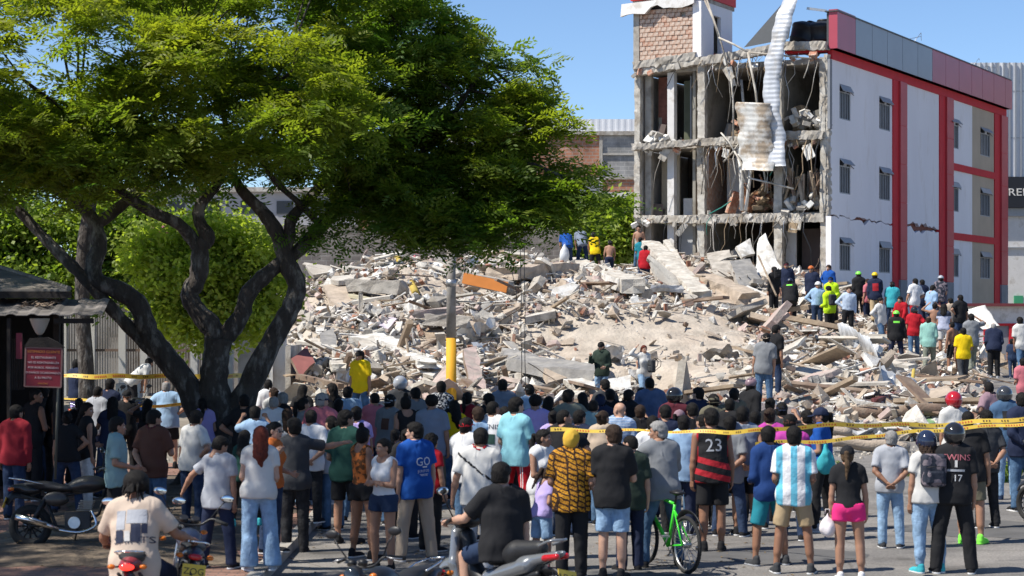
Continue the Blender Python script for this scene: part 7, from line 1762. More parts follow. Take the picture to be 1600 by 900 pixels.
C(787,592,d=38.5, yaw=-.1, arms=('bent','bent'), top=('polo','bluegrey'), bot=('pants','navy'), skin='m', label='man in grey blue polo in the last row right of the pole')
C(769,624,d=29.8, yaw=-.1, arms=('bent','bent'), top=('tee','white'), bot=('pants','navy'), skin='t', b=1.08, hair=('buzz','black'), label='man in white sports shirt with dark lettering EFENIS', prints=[('text','EFENIS',0,.09,.10,'navy',1.1),('box',[(-.6,-1,.7,.2)],.02,-.04,.12,'green')])
C(762,614,d=33.5, yaw=-.1, top=('tee','black'), bot=('pants','black'), skin='m', label='dark haired man directly behind the white sports shirt')
C(806,619,fy_=820, yaw=-.5, arms=('crossed','bent'), top=('tee','aqua'), bot=('track','redtrack'), skin='l', b=1.0, look=(-.5,0), label='man in aqua t-shirt and red track trousers with white stripes')
C(838,617,d=32, yaw=-.1, top=('tee','lilac'), bot=('jeans','jean'), skin='m', hair=('afro','black'), b=1.05, label='man with dark curls and pale lilac white t-shirt')
C(846,668,d=25.0, yaw=-2.2, arms=('crossed','down2'), top=('blouse','white'), bot=('pants','offwhite'), fem=True, hair=('pony','black'), skin='m', b=1.08, look=(.35,0), label='woman in white sleeveless blouse turning her face to the camera')
C(858,618,d=34, yaw=-.1, top=('tee','black'), bot=('jeans','jean'), fem=True, hair=('long','black'), label='woman with long black hair right of the pale lilac t-shirt')
C(830,598,d=38.5, yaw=.2, arms=('photo','photo'), top=('tee','sky'), bot=('jeans','jean'), skin='m', hat=('cap','char'), hair=('short','black'), label='man in dark cap taking a photo in the last row')
C(890,608,d=33.2, yaw=-.1, top=('tee','grngrey'), bot=('pants','black'), skin='m', b=1.18, label='broad man in grey green t-shirt above the yellow beanie')
C(911,612,d=36, yaw=-.1, top=('tee','maroon'), bot=('jeans','jean'), fem=True, hair=('long','black'), label='woman with long dark hair and maroon top')
C(880,638,d=27.6, yaw=-.1, top=('tee','black'), bot=('jeans','djean'), skin='m', hair=('buzz','black'), b=1.08, label='man in black t-shirt with faint print left of the yellow beanie', prints=[('box',[(-.1,-.4,.5,.5)],.05,.04,.1,'char')])
C(947,592,d=39.5, yaw=.1, top=('tee','char'), bot=('jeans','jean'), skin='m', label='dark haired man at the foot of the man with the phone')
C(956,607,d=36.5, yaw=-.2, top=('tee','black'), bot=('jeans','jean'), skin='m', label='man in black just right of the navy hood')
C(938,614,d=34.5, yaw=.1, top=('hoodie','navy'), bot=('jeans','jean'), hat=('beanie','navy'), hair=('short','black'), label='person in navy knit hat and hoodie')
C(981,608,d=36, yaw=-.3, top=('hoodie','black'), bot=('pants','black'), skin='m', label='man in black hooded top left of the heather blue t-shirt')
C(966,627,d=29.6, yaw=.3, arms=('bent','bent'), top=('polo','stripe'), bot=('pants','navy'), hair=None, skin='l', look=(.8,0), label='bald man in blue and white striped shirt facing left')
C(942,640,d=29, yaw=.1, top=('hoodie','beige'), bot=('jeans','jean'), hair=('bun','brown'), fem=True, skin='m', label='person in beige top left of the bald man')
C(1018,588,d=37.5, yaw=.0, top=('tee','indigo'), bot=('jeans','djean'), skin='t', hair=('buzz','black'), b=1.28, label='very broad man in mottled indigo t-shirt')
C(1036,632,d=30, yaw=-.4, top=('tee','navy'), bot=('pants','navy'), skin='m', label='man in navy behind the seated cyclist')
C(1054,606,d=33.5, yaw=-.1, top=('tee','maroon'), bot=('jeans','jean'), hat=('moto','black'), hair=None, label='person in glossy black helmet and maroon top in the middle rows')
C(1084,629,d=30.5, yaw=-.2, top=('tee','black'), bot=('jeans','jean'), skin='m', label='dark haired man in black left of the olive bucket hat')
C(1062,638,d=31, yaw=-.1, top=('tee','pink'), bot=('jeans','jean'), hat=('cap','mauve'), hair=('pony','black'), fem=True, label='woman in dusty pink cap left of jersey 23')
C(1116,613,d=34, yaw=.1, top=('jacket','olive'), bot=('jeans','jean'), hat=('bucket','olive'), hair=('short','black'), label='person in olive bucket hat and olive jacket')
C(1172,590,d=38, yaw=-1.2, top=('jacket','black'), bot=('jeans','djean'), hat=('bike','mauve'), hair=('short','black'), skin='d', label='rider in purple cycling helmet and black jacket facing right')
C(1223,626,d=31, yaw=.1, top=('tee','char'), bot=('jeans','jean'), hat=('capback','navy'), hair=('short','black'), label='person in navy cap behind the magenta top')
C(1203,620,d=33, yaw=-.2, top=('tee','black'), bot=('jeans','jean'), skin='t', hair=('bun','black'), label='dark haired person right of the cycling helmet rider')
C(1140,622,d=33.5, yaw=-.2, top=('tee','black'), bot=('jeans','jean'), skin='m', label='dark haired person right of the olive bucket hat')
C(1004,605,d=38.5, yaw=.1, top=('tee','navy'), bot=('jeans','jean'), skin='m', label='man in navy left of the mottled indigo t-shirt')
C(1001,632,d=31.5, yaw=.2, top=('tee','black'), bot=('jeans','jean'), skin='m', label='dark haired man right of the bald man', hair=('short','brown'))
C(590,630,d=35, yaw=-.2, top=('tee','lgrey'), bot=('jeans','jean'), skin='m', hair=('bun','black'), fem=True, label='woman in light grey behind the orange camisole')
C(656,640,d=34, yaw=.1, top=('tee','char'), bot=('jeans','jean'), skin='t', label='person in charcoal between the curls and the blue polo')
C(700,636,d=35, yaw=.1, top=('tee','mauve'), bot=('jeans','jean'), skin='m', hair=('buzz','black'), label='person in mauve top below the flowered shirt')
C(818,640,d=33, yaw=.2, top=('tee','navy'), bot=('jeans','jean'), skin='m', label='person in navy right of the aqua t-shirt')
C(925,650,d=33, yaw=.1, top=('tee','red'), bot=('jeans','jean'), skin='m', fem=True, hair=('long','black'), label='woman in red between the yellow beanie and the young man in black')
C(120,561,d=47, yaw=-.4, top=('tee','navy'), bot=('shorts','lilac'), skin='t', label='young man in dark t-shirt standing behind the left tape')
C(206,548,d=51, H=1.7, yaw=-1.2, lean=.75, arms=('work','work'), legs='bend', top=('tee','offwhite'), bot=('pants','black'), label='person bending over a motorbike in front of the gates')
for (a, b_, h_, tp, bt_, hr, fm_, lb_) in ((300,640,1.7,'offwhite','djean',('short','black'),0,'dark haired man in off white behind the grey polo by the trunk'),(228,622,1.6,'black','black',('long','black'),1,'woman in black between the brown shirt and the light blue shirt'),
  (105,640,1.62,'black','djean',('bun','black'),1,'woman in black with pinned hair left of the shiny haired woman'),(30,600,1.75,'black','black',('short','black'),0,'man in black furthest back beside the kiosk post'),(398,634,1.66,'sky','jean',('short','black'),0,'man in pale blue left of the balding man behind the sunglasses'),
  (448,636,1.6,'offwhite','ljean',('long','brown'),1,'woman with long brown hair behind the raised arm'),(486,640,1.68,'white','black',('short','black'),0,'dark haired person in white between the charcoal and the pink shirts'),(520,648,1.6,'lgrey','jean',('pony','black'),1,'woman in light grey left of the dark green t-shirt'),
  (583,612,1.7,'pink','djean',('buzz','black'),0,'man in faded pink left of the pale cap'),(652,604,1.72,'grey','jean',('short','black'),0,'man in grey right of the pale grey helmet'),(709,624,1.62,'yellow','jean',('long','black'),1,'woman in yellow with long hair left of the dark red t-shirt'),
  (748,634,1.66,'sky','jean',('short','brown'),0,'man in pale blue behind the bright red cap'),(790,634,1.64,'white','black',('short','black'),0,'dark haired man in white left of the aqua t-shirt'),(865,640,1.6,'lilac','jean',('bun','black'),1,'woman in lilac left of the faint print t-shirt'),
  (905,640,1.62,'navy','djean',('short','black'),0,'man in navy between the yellow beanie and the beige top'),(926,622,1.68,'tealgrey','djean',('buzz','black'),0,'man in teal grey right of the maroon top'),(1020,648,1.62,'white','black',('short','black'),0,'man in white behind the head of the cyclist'),
  (1098,646,1.6,'navy','black',('pony','black'),1,'woman in navy left of jersey 23'),(1140,648,1.64,'grey','djean',('short','black'),0,'man in grey right behind jersey 23'),(1183,640,1.62,'offwhite','black',('short','black'),0,'man in off white left of the magenta top'),
  (1260,640,1.6,'black','jean',('short','black'),0,'dark haired person left of the woman in the blue t-shirt'),(1090,604,1.72,'navy','jean',('short','black'),0,'man in navy in the last row behind the bucket hat'),(1150,606,1.7,'olive','jean',('short','black'),0,'man in olive in the last row left of the cycling helmet'),
  (1540,640,1.66,'char','black',('short','black'),0,'man in charcoal between the olive shorts and the denim rider')):
    C(a, b_, h_, top=('tee',tp), bot=('jeans',bt_), hair=hr, fem=bool(fm_), skin=rnd.choice('mmtl'), label=lb_)
# --- children
C(846,742,d=23.9, H=1.22, yaw=-.9, lean=.25, arms=('bent','down'), top=('tee','lilac'), bot=('jshorts','ljean'), fem=True, child=True, hair=('pony','brown'), skin='m', shoes=('shoe','pink','white'), look=(-.3,.4), label='little girl in lilac t-shirt with a brown ponytail')
# --- riders
SR = C(211,744,d=18.0, H=1.74, yaw=.1, legs='sit', arms=('bar2','bar2'), lean=.22, top=('tee','sand'), bot=('pants','navy'), hair=('dread','black'), skin='t', b=1.18, label='rider in sand coloured t-shirt with a photo print and short dreadlocks', look=(0,.2),
  prints=[('box',[(-1,-.2,-.35,1.1),(-.25,.2,1.1,1.15)],0,-.02,.13,'lgrey'),('box',[(-1,-1.1,-.45,-.25),(.1,-1.05,.75,.15),(.8,-.5,1.15,.15)],0,-.02,.13,'navy'),('text','SAINTS',.03,-.145,.085,'navy',1.3),('box',[(-.35,-1.0,.05,-.3)],0,-.02,.13,'offwhite')])
SC = C(783,727,d=19.4, H=1.72, yaw=.5, legs='sit', arms=('down','bar2'), top=('tee','black'), bot=('shorts','djean'), hair=('short','black'), skin='l', b=1.12, look=(-.9,.05), label='man in black t-shirt sitting on the grey scooter', lean=.05)
BC = C(1035,662,d=24.2, H=1.74, yaw=.25, legs='astride', arms=('bar','bar'), lean=.12, top=('long','grey'), bot=('jeans','jean'), hair=('short','grey'), skin='m', b=1.12, look=(1.2,.0), shoes=bb, label='grey haired man in grey top seated on the green bicycle', belly=.0)
# --- people on the rubble and on the slope
Rb(940,535,54, yaw=2.7, arms=('phone','bent'), top=('long','dgreen'), bot=('jeans','ljean'), hat=('cap','black'), hair=('short','black'), look=(0,.35), skin='l', label='man in dark green top and black cap looking at his phone on the rubble', legs='rest')
Rb(1006,538,54.5, yaw=-2.7, arms=('head','down'), legs='walk', top=('long','offwhite'), bot=('jeans','ljean'), fem=True, hair=('long','red'), skin='l', label='woman with reddish hair and white top stepping down the rubble')
Rb(1193,521,47, yaw=-.2, arms=('down','down'), top=('tee','grey'), bot=('jeans','jean'), hat=('capback','beige'), hair=('short','black'), skin='m', b=1.05, legs='rest', label='man in grey t-shirt and beige cap with a jacket tied round his waist')
Rb(1209,508,48.6, yaw=-.9, top=('tee','black'), bot=('jeans','djean'), hat=('cap','black'), hair=('short','black'), skin='m', look=(-.2,.2), label='man in black cap and black t-shirt behind the jacket tied man')
Rb(563,548,46, yaw=2.9, arms=('down','down'), top=('tee','yellow'), bot=('jeans','jean'), hat=('cap','black'), hair=('short','black'), skin='m', look=(-.4,.1), label='man in bright yellow t-shirt and black cap standing in front of the left rubble')
Rb(887,357,80, yaw=.3, lean=.7, arms=('work','work'), legs='bend', top=('tee','blue'), bot=('pants','djean'), label='worker in blue shirt bending at the top of the heap')
Rb(910,352,80.5, yaw=.2, lean=.6, arms=('work','work'), legs='apart', top=('tee','bluegrey'), bot=('pants','djean'), label='worker in dark blue overalls standing astride at the top of the heap')
Rb(930,361,79, yaw=.05, lean=.25, arms=('work','work'), top=('tank','yellow'), bot=('shorts','black'), hat=('cap','grey'), hair=('short','black'), skin='m', label='man in yellow vest and black shorts at the top of the heap')
Rb(952,374,79, yaw=-.1, lean=.15, arms=('work','down'), top=('none',''), bot=('shorts','navy'), hat=('cap','grey'), hair=('short','black'), skin='m', label='shirtless man in grey cap and dark shorts at the top of the heap')
Rb(1000,352,84, yaw=2.8, top=('none',''), bot=('jeans','jean'), skin='m', label='shirtless man standing behind the man in teal blue t-shirt', arms=('wide','bent'))
Rb(1003,371,82.8, yaw=.1, top=('tee','teal'), bot=('jeans','djean'), skin='m', label='man in teal blue t-shirt behind the red hoodie')
Rb(1008,384,81, yaw=-.3, arms=('wide','down'), top=('hoodie','red'), bot=('jeans','djean'), skin='m', label='person in red hoodie and navy jeans near the top of the heap')
Rb(661,392,77, yaw=1.2, top=('tee','pink'), bot=('jeans','djean'), skin='m', hat=('cap','black'), lean=.5, arms=('work','work'), label='person in pink top bending behind the ochre post')
Rb(766,385,80, yaw=.4, top=('jacket','ochre'), bot=('pants','ochre'), skin='m', hat=('hard','yellow'), hair=None, lean=.3, arms=('work','work'), label='worker in yellow overalls half hidden behind the hanging leaves')
Rb(1209,417,70, yaw=.2, top=('long','black'), bot=('pants','black'), hat=('beanie','black'), hair=('short','black'), arms=('bent','down'), label='worker all in black with a pole over his shoulder')
Rb(1230,410,71, yaw=2.8, top=('long','navy'), bot=('pants','navy'), hat=('cap','maroon'), hair=('short','black'), label='worker in navy with dark red cap facing the camera')
Rb(1234,431,68.5, yaw=-.2, legs='climb', lean=.45, arms=('work','work'), top=('jacket','black'), bot=('pants','black'), hat=('hard','navy'), hair=('short','black'), label='worker in black vest with neon green sleeves climbing the rubble', prints=[('box',[(-1,0,1,.5)],0,.14,.10,'neon')])
Rb(1270,416,71, yaw=2.9, top=('long','navy'), bot=('pants','navy'), hat=('hard','orange'), hair=('short','black'), arms=('down','wide'), label='worker in navy overalls with orange hard hat')
Rb(1277,441,68, yaw=3.0, top=('long','sky'), bot=('pants','djean'), hat=('hard','white'), hair=('short','black'), tuck=True, label='worker in white hard hat and light blue shirt with yellow gloves')
Rb(1295,413,74, yaw=2.6, top=('long','blue'), bot=('pants','navy'), hair=('short','brown'), label='person in bright blue jacket by the corner of the block')
Rb(1300,432,70, yaw=2.6, top=('jacket','hivis'), bot=('pants','black'), hat=('cap','dblue'), hair=('short','black'), label='worker in yellow high visibility jacket and blue cap facing the camera', arms=('bent','bent'))
HV = Rb(1296,447,67.5, yaw=.3, top=('jacket','hivis'), bot=('pants','black'), hair=('short','black'), arms=('down','bent'), label='worker in yellow high visibility jacket with a dark backpack')
Rb(1325,448,67, yaw=2.9, top=('shirt_long','pale'), bot=('pants','black'), hair=('short','brown'), tuck=True, skin='l', label='man in pale blue dress shirt and black trousers facing the camera')
Rb(1342,425,73, yaw=.1, top=('jacket','black'), bot=('pants','black'), hat=('hard','neon'), hair=('short','black'), label='worker in black with neon green hard hat by the side wall', arms=('bent','bent'))
Rb(1355,436,72, yaw=.8, top=('tee','pink'), bot=('pants','navy'), hair=('short','brown'), label='man in dusty pink t-shirt left of the yellow hard hat')
Rb(1368,425,71, yaw=.2, top=('long','navy'), bot=('pants','khaki'), hat=('hard','yellow'), hair=('short','black'), shoes=('boot','yellow','char'), label='firefighter in yellow hard hat with red pack and brown trousers', prints=[('box',[(-.9,-1.3,.9,1)],0,0,.11,'red')])
Rb(1394,440,71, yaw=.0, top=('tee','turq'), bot=('jeans','djean'), hat=('cap','grey'), hair=('short','black'), b=1.15, label='man in turquoise t-shirt and grey cap', belly=0)
Rb(1376,464,67, yaw=-2.4, top=('long','offwhite'), bot=('jeans','jean'), hair=('short','black'), legs='walk', label='man in off white shirt and jeans climbing down the slope')
Rb(1428,434,71, yaw=.3, top=('tee','white'), bot=('track','red'), hair=('short','black'), legs='walk', label='man in white t-shirt and red trousers on the upper slope')
Rb(1441,436,72.5, yaw=.1, top=('tee','navy'), bot=('pants','navy'), hair=('short','black'), label='man in navy hidden behind the white t-shirt and red trousers')
Rb(1455,446,70, yaw=-.9, top=('shirt','sky'), bot=('jeans','djean'), hair=('short','black'), arms=('bent','bent'), look=(0,.4), label='man in pale blue patterned shirt looking down on the upper slope')
Rb(1468,430,73, yaw=.2, top=('shirt','camo'), bot=('jeans','djean'), hat=('hard','lgrey'), hair=('short','black'), lean=.2, label='person in patterned shirt and silver helmet at the top of the slope')
Rb(1400,486,63.5, yaw=.0, top=('jacket','black'), bot=('pants','navy'), hat=('hard','neon'), hair=('short','black'), arms=('wide','down'), legs='apart', label='police worker in navy with neon green hard hat on the slope', prints=[('box',[(-1,0,1,.6)],0,.10,.10,'neon')])
Rb(1428,479,65, yaw=-.2, top=('tee','red'), bot=('jeans','jean'), hat=('moto','black'), hair=None, legs='walk', label='man in bright red t-shirt and black helmet on the slope')
Rb(1452,493,62, yaw=-.4, top=('long','mint'), bot=('jeans','grngrey'), hair=('thin','brown'), legs='walk', arms=('bent','down'), label='balding man in mint green shirt and olive trousers')
Rb(1475,475,66, yaw=.1, top=('tee','bluewhite'), bot=('shorts','offwhite'), hair=('curlylong','black'), fem=True, label='person in navy and lilac shirt with white shorts on the slope', shoes=bb)
Rb(1459,474,68, yaw=-.6, top=('none',''), bot=('jeans','jean'), arms=('eyes','head'), skin='m', label='person raising both arms behind the mint shirt')
Rb(1489,502,62, yaw=.7, top=('none',''), bot=('shorts','black'), skin='t', hair=('buzz','black'), label='shirtless man left of the yellow t-shirt')
Rb(1499,461,68, yaw=-.1, top=('tee','black'), bot=('jeans','djean'), skin='m', b=1.1, arms=('wide','akimbo'), label='man in black t-shirt above the yellow t-shirt')
Rb(1505,511,59, yaw=-.05, top=('tee','yellow'), bot=('jeans','char'), skin='m', arms=('bent','down'), legs='walk', b=1.08, hair=('short','black'), label='man in bright yellow t-shirt and dark jeans walking up the slope')
Rb(1518,489,61.5, yaw=-.2, top=('tee','grey'), bot=('jeans','grngrey'), skin='m', arms=('eyes','down'), legs='walk', label='man in grey t-shirt raising an arm behind the yellow t-shirt')
Rb(1486,466,70.5, yaw=.1, top=('tee','beige'), bot=('jeans','jean'), skin='m', label='man in beige t-shirt left of the black t-shirt on the slope')
Rb(1553,503,64, yaw=-.15, lean=.3, top=('jacket','navy'), bot=('track','black'), skin='m', hair=('thin','grey'), shoes=('shoe','lgrey','white'), b=1.12, label='man in dark jacket and black trousers walking away on the right slope')
Rb(1582,529,63.5, h=1.2, yaw=.2, top=('tee','djean'), bot=('jeans','djean'), child=True, label='child in dark blue denim beside the man at the right edge')
Rb(1597,494,62, h=1.72, yaw=.1, top=('tee','offwhite'), bot=('jeans','jean'), skin='t', label='man in off white t-shirt at the right edge of the slope')
Rb(1600,560,52, h=1.75, yaw=.3, top=('tee','pink'), bot=('shorts','beige'), skin='m', label='person in pink cut by the right edge below the child')
Rb(1412,470,69, yaw=2.4, top=('long','red'), bot=('pants','maroon'), hair=('short','black'), label='person in dark red stooping left of the white t-shirt', lean=.4, arms=('work','work'), legs='bend')
# ================= vehicles
def gp(px, d): return (px-800)*d/F
def sdfmesh(name, fn, lo, hi, h, mats, parent, mfun=None):
    ax, l0 = grid(lo, hi, h); p = np.meshgrid(*ax, indexing='ij'); V, Q = surface_nets(fn(p).astype(f32), l0, h)
    mi = mfun(V[Q].mean(1)) if mfun else None
    o = bpy.data.objects.new(name, npmesh(name, V, Q, mats if isinstance(mats, list) else [mats], mi)); return link(o, parent)
M_alu = mat('brushed_aluminium', (0.5,0.5,0.5), 0.3, 0.15, 20, 0.03, metal=.9)
M_mirror = mat('mirror_glass', (0.85,0.88,0.9), 0.03, 0, 1, 0, metal=1.0)
M_taill = mat('tail_light_red', (0.45,0.01,0.015), 0.15, 0, 1, 0, emit=(1,.03,.02), estr=0.0, coat=.5)
M_taillit = mat('lit_tail_light', (0.6,0.01,0.015), 0.15, 0, 1, 0, emit=(1,.03,.02), estr=2.2)
M_orl = mat('indicator_orange', (0.6,0.16,0.02), 0.2, 0, 1, 0)
M_plate = mat('plate_yellow', (0.72,0.50,0.06), 0.5, 0.05, 3, 0)
def wheel(parent, y, r=.30, spokes=12, w=.045, wire=False, front=True, x=0):
    wh = MB().ring((x,y,r), r-w, w, (1,0,0), 0, 30, 8).build('wheel', M_rubber, parent)
    rm = MB().ring((x,y,r), r-w*1.9, w*.42, (1,0,0), 0, 28, 6, 1.3)
    rm.tube([(x-.05,y,r),(x+.05,y,r)], .035, 0, 10)
    for k in range(spokes):
        a = 2*math.pi*k/spokes; b = a+(.25 if k % 2 else -.25)*(1 if wire else 0)
        rm.tube([(x+(.03 if k % 2 else -.03)*(1 if wire else 0), y+.03*math.cos(b), r+.03*math.sin(b)), (x, y+(r-w*2)*math.cos(a), r+(r-w*2)*math.sin(a))], .0035 if wire else .013, 0, 5)
    rm.build('rim', M_alu if wire else M_black, wh)
    if not wire: MB().lathe((x-.04,y,r), [(.04,0),(.115,0),(.115,.005),(.04,.005)], (1,0,0), 0, 20).build('brake_disc', M_steel, wh)
    return wh
def handlebar(parent, y, z, w=.36, rise=.06, mirror=True, mh=.20):
    m = MB(); m.tube(*catmull([(-w,y-.12,z+rise*.6),(-w*.6,y-.03,z+rise),(-.1,y,z),(.1,y,z),(w*.6,y-.03,z+rise),(w,y-.12,z+rise*.6)], [.013]*6, 4), 0, 8)
    hb_ = m.build('handlebar', M_black, parent)
    for s in (-1,1):
        MB().tube([(s*w*.70,y-.055,z+rise*.92),(s*(w+.01),y-.125,z+rise*.58)], .019, 0, 8).build('grip', M_rubber, hb_)
        MB().tube([(s*w*.66,y-.02,z+rise*.95),(s*w*.85,y+.02,z+rise*.8),(s*w*1.05,y-.05,z+rise*.6)], .007, 0, 5).build('brake_lever', M_steel, hb_)
        if mirror:
            mr_ = MB().tube([(s*w*.55,y-.02,z+rise),(s*w*.75,y-.0,z+rise+mh*.6),(s*w*.9,y-.02,z+rise+mh)], .007, 0, 6).sphere((s*w*.95,y-.02,z+rise+mh+.03), .06, 0, 14, 8, (1.25,.35,.72)).build('mirror', M_black, hb_)
            MB().sphere((s*w*.95,y-.036,z+rise+mh+.03), .052, 0, 14, 8, (1.25,.15,.72)).build('mirror_glass', M_mirror, mr_)
    return hb_
def plate(parent, loc, text, tilt=.35, roll=0, w=.23, h=.15, yaw=pr*0):
    R = Matrix.Rotation(yaw, 4, 'Z') @ Matrix.Rotation(roll, 4, 'Y') @ Matrix.Rotation(tilt, 4, 'X')
    pl = MB().box((0,0,0), (w, .006, h), 0).build('number_plate', M_plate, parent); pl.matrix_local = Matrix.Translation(loc) @ R
    if text: tile_text(text, h*.62, M_black, pl, Matrix.Translation((0,-.0045,.0)) @ Matrix.Rotation(math.radians(90), 4, 'X'), .002, sx=1.0)
    return pl
def motorbike(x, y, z, yaw, label, body='black', lit=False, ptext=None, lean=.0, deco=None, cat='motorbike'):
    t = empty('motorbike', (x, y, z), yaw, label, cat); t.rotation_euler = (0, lean, yaw); t.scale = (.9,.9,.9)
    mp = mat('bike_paint_'+body, CC[body], .38, .25, 12, 0.08, 60, coat=.25)
    wheel(t, .66, .295); wheel(t, -.62, .295, w=.055)
    f = MB(); 
    for s in (-1,1): f.tube([(s*.085,.66,.295),(s*.085,.43,.86)], .020, 0, 8)
    f.box((0,.44,.84), (.2,.06,.04)); f.build('fork', M_alu, t)
    MB().tube(*catmull([(0,.93,.50),(0,.84,.60),(0,.66,.635),(0,.48,.60)], [.06]*4), 0, 8, flat=.3).build('front_mudguard', mp, t)
    MB().tube(*catmull([(0,-.95,.60),(0,-.84,.72),(0,-.62,.70)], [.06,.07,.07]), 0, 8, flat=.4).build('rear_mudguard', M_black, t)
    fr = MB()
    for s in (-1,1): fr.tube([(0,.40,.80),(s*.08,.30,.45),(s*.10,.02,.25),(s*.10,-.28,.30),(s*.10,-.40,.62),(s*.10,-.75,.72)], .017, 0, 6); fr.tube([(s*.10,-.28,.32),(s*.11,-.62,.295)], .022, 0, 6); fr.tube([(s*.13,-.60,.32),(s*.12,-.42,.66)], .03, 0, 8)
    fr.tube([(0,.40,.82),(0,-.1,.72),(0,-.4,.66)], .022, 0, 6); fr.build('frame', M_black, t)
    en = MB().box((0,.02,.36), (.26,.34,.24), 0); 
    for k in range(7): en.box((0,.10+.008*k,.50+.022*k), (.22,.19,.010), 1)
    en.tube([(-.16,-.02,.33),(.16,-.02,.33)], .085, 1, 14); en.build('engine', [M_black, M_alu], t, .01)
    ex = MB().tube(*catmull([(.10,.20,.50),(.13,.27,.30),(.15,.05,.20),(.16,-.25,.24)], [.02]*4, 5), 0, 8).tube([(.17,-.22,.24),(.19,-.55,.36),(.19,-.80,.42)], [.03,.05,.048], 0, 12).build('exhaust', M_chrome, t)
    MB().tube([(.225,-.38,.31),(.235,-.62,.385)], .03, 0, 8, flat=.3).build('heat_shield', M_alu, ex)
    sdfmesh('fuel_tank', lambda p: smin(el(p, (0,.17,.86), (.135,.24,.12)), el(p, (0,.0,.82), (.10,.16,.085)), .06), (-.16,-.2,.7), (.16,.45,1.02), .018, mp, t)
    sdfmesh('seat', lambda p: smin(smin(el(p, (0,-.20,.80), (.13,.22,.05)), el(p, (0,-.50,.86), (.13,.24,.05)), .06), el(p, (0,-.35,.82), (.12,.3,.045)), .03), (-.16,-.8,.7), (.16,.05,.95), .018, mat('seat_vinyl', (.02,.02,.022), .5, .1, 10, .1, 60), t)
    for s in (-1,1): sdfmesh('side_panel', lambda p, s=s: el(p, (s*.12,-.28,.66), (.035,.17,.10)), (s*.12-.06,-.5,.52), (s*.12+.06,-.08,.80), .018, mp, t)
    tl_ = sdfmesh('tail', lambda p: smin(el(p, (0,-.72,.82), (.09,.20,.06)), el(p, (0,-.62,.78), (.12,.15,.06)), .04), (-.15,-.95,.68), (.15,-.4,.92), .018, mp, t)
    MB().sphere((0,-.905,.80), .06, 0, 12, 8, (1.2,.45,.55)).build('tail_light', M_taillit if lit else M_taill, tl_)
    gr = MB()
    for s in (-1,1): gr.tube([(s*.13,-.45,.86),(s*.14,-.7,.92),(s*.08,-.90,.95)], .010, 0, 6)
    gr.tube([(-.08,-.90,.95),(.08,-.90,.95)], .010, 0, 6); gr.build('grab_rail', M_chrome, t)
    hl = MB().sphere((0,.56,.93), .10, 0, 16, 10, (1,.8,1)).build('headlight', M_black, t); MB().sphere((0,.60,.93), .085, 0, 16, 10, (1,.65,1)).build('lens', M_glass, hl)
    MB().tube([(-.06,.50,1.02),(-.06,.48,1.06)], .045, 0, 12).tube([(.06,.50,1.02),(.06,.48,1.06)], .045, 0, 12).build('dial', M_black, t)
    handlebar(t, .38, 1.0, .37, .08)
    for (px_, py_, pz_) in ((-.17,.50,.92),(.17,.50,.92),(-.15,-.86,.80),(.15,-.86,.80)): MB().tube([(px_*.5,py_,pz_),(px_*.9,py_,pz_)], .010, 0, 6).sphere((px_,py_,pz_), .032, 1, 10, 6, (1.2,1,.8)).build('indicator', [M_black, M_orl], t)
    MB().tube([(-.12,.0,.25),(-.26,-.06,.01)], .012, 0, 6).build('side_stand', M_black, t)
    if ptext is not None: plate(t, (0,-.965,.66), ptext, -.35)
    else: plate(t, (0,-.965,.62), '', -.35)
    return t
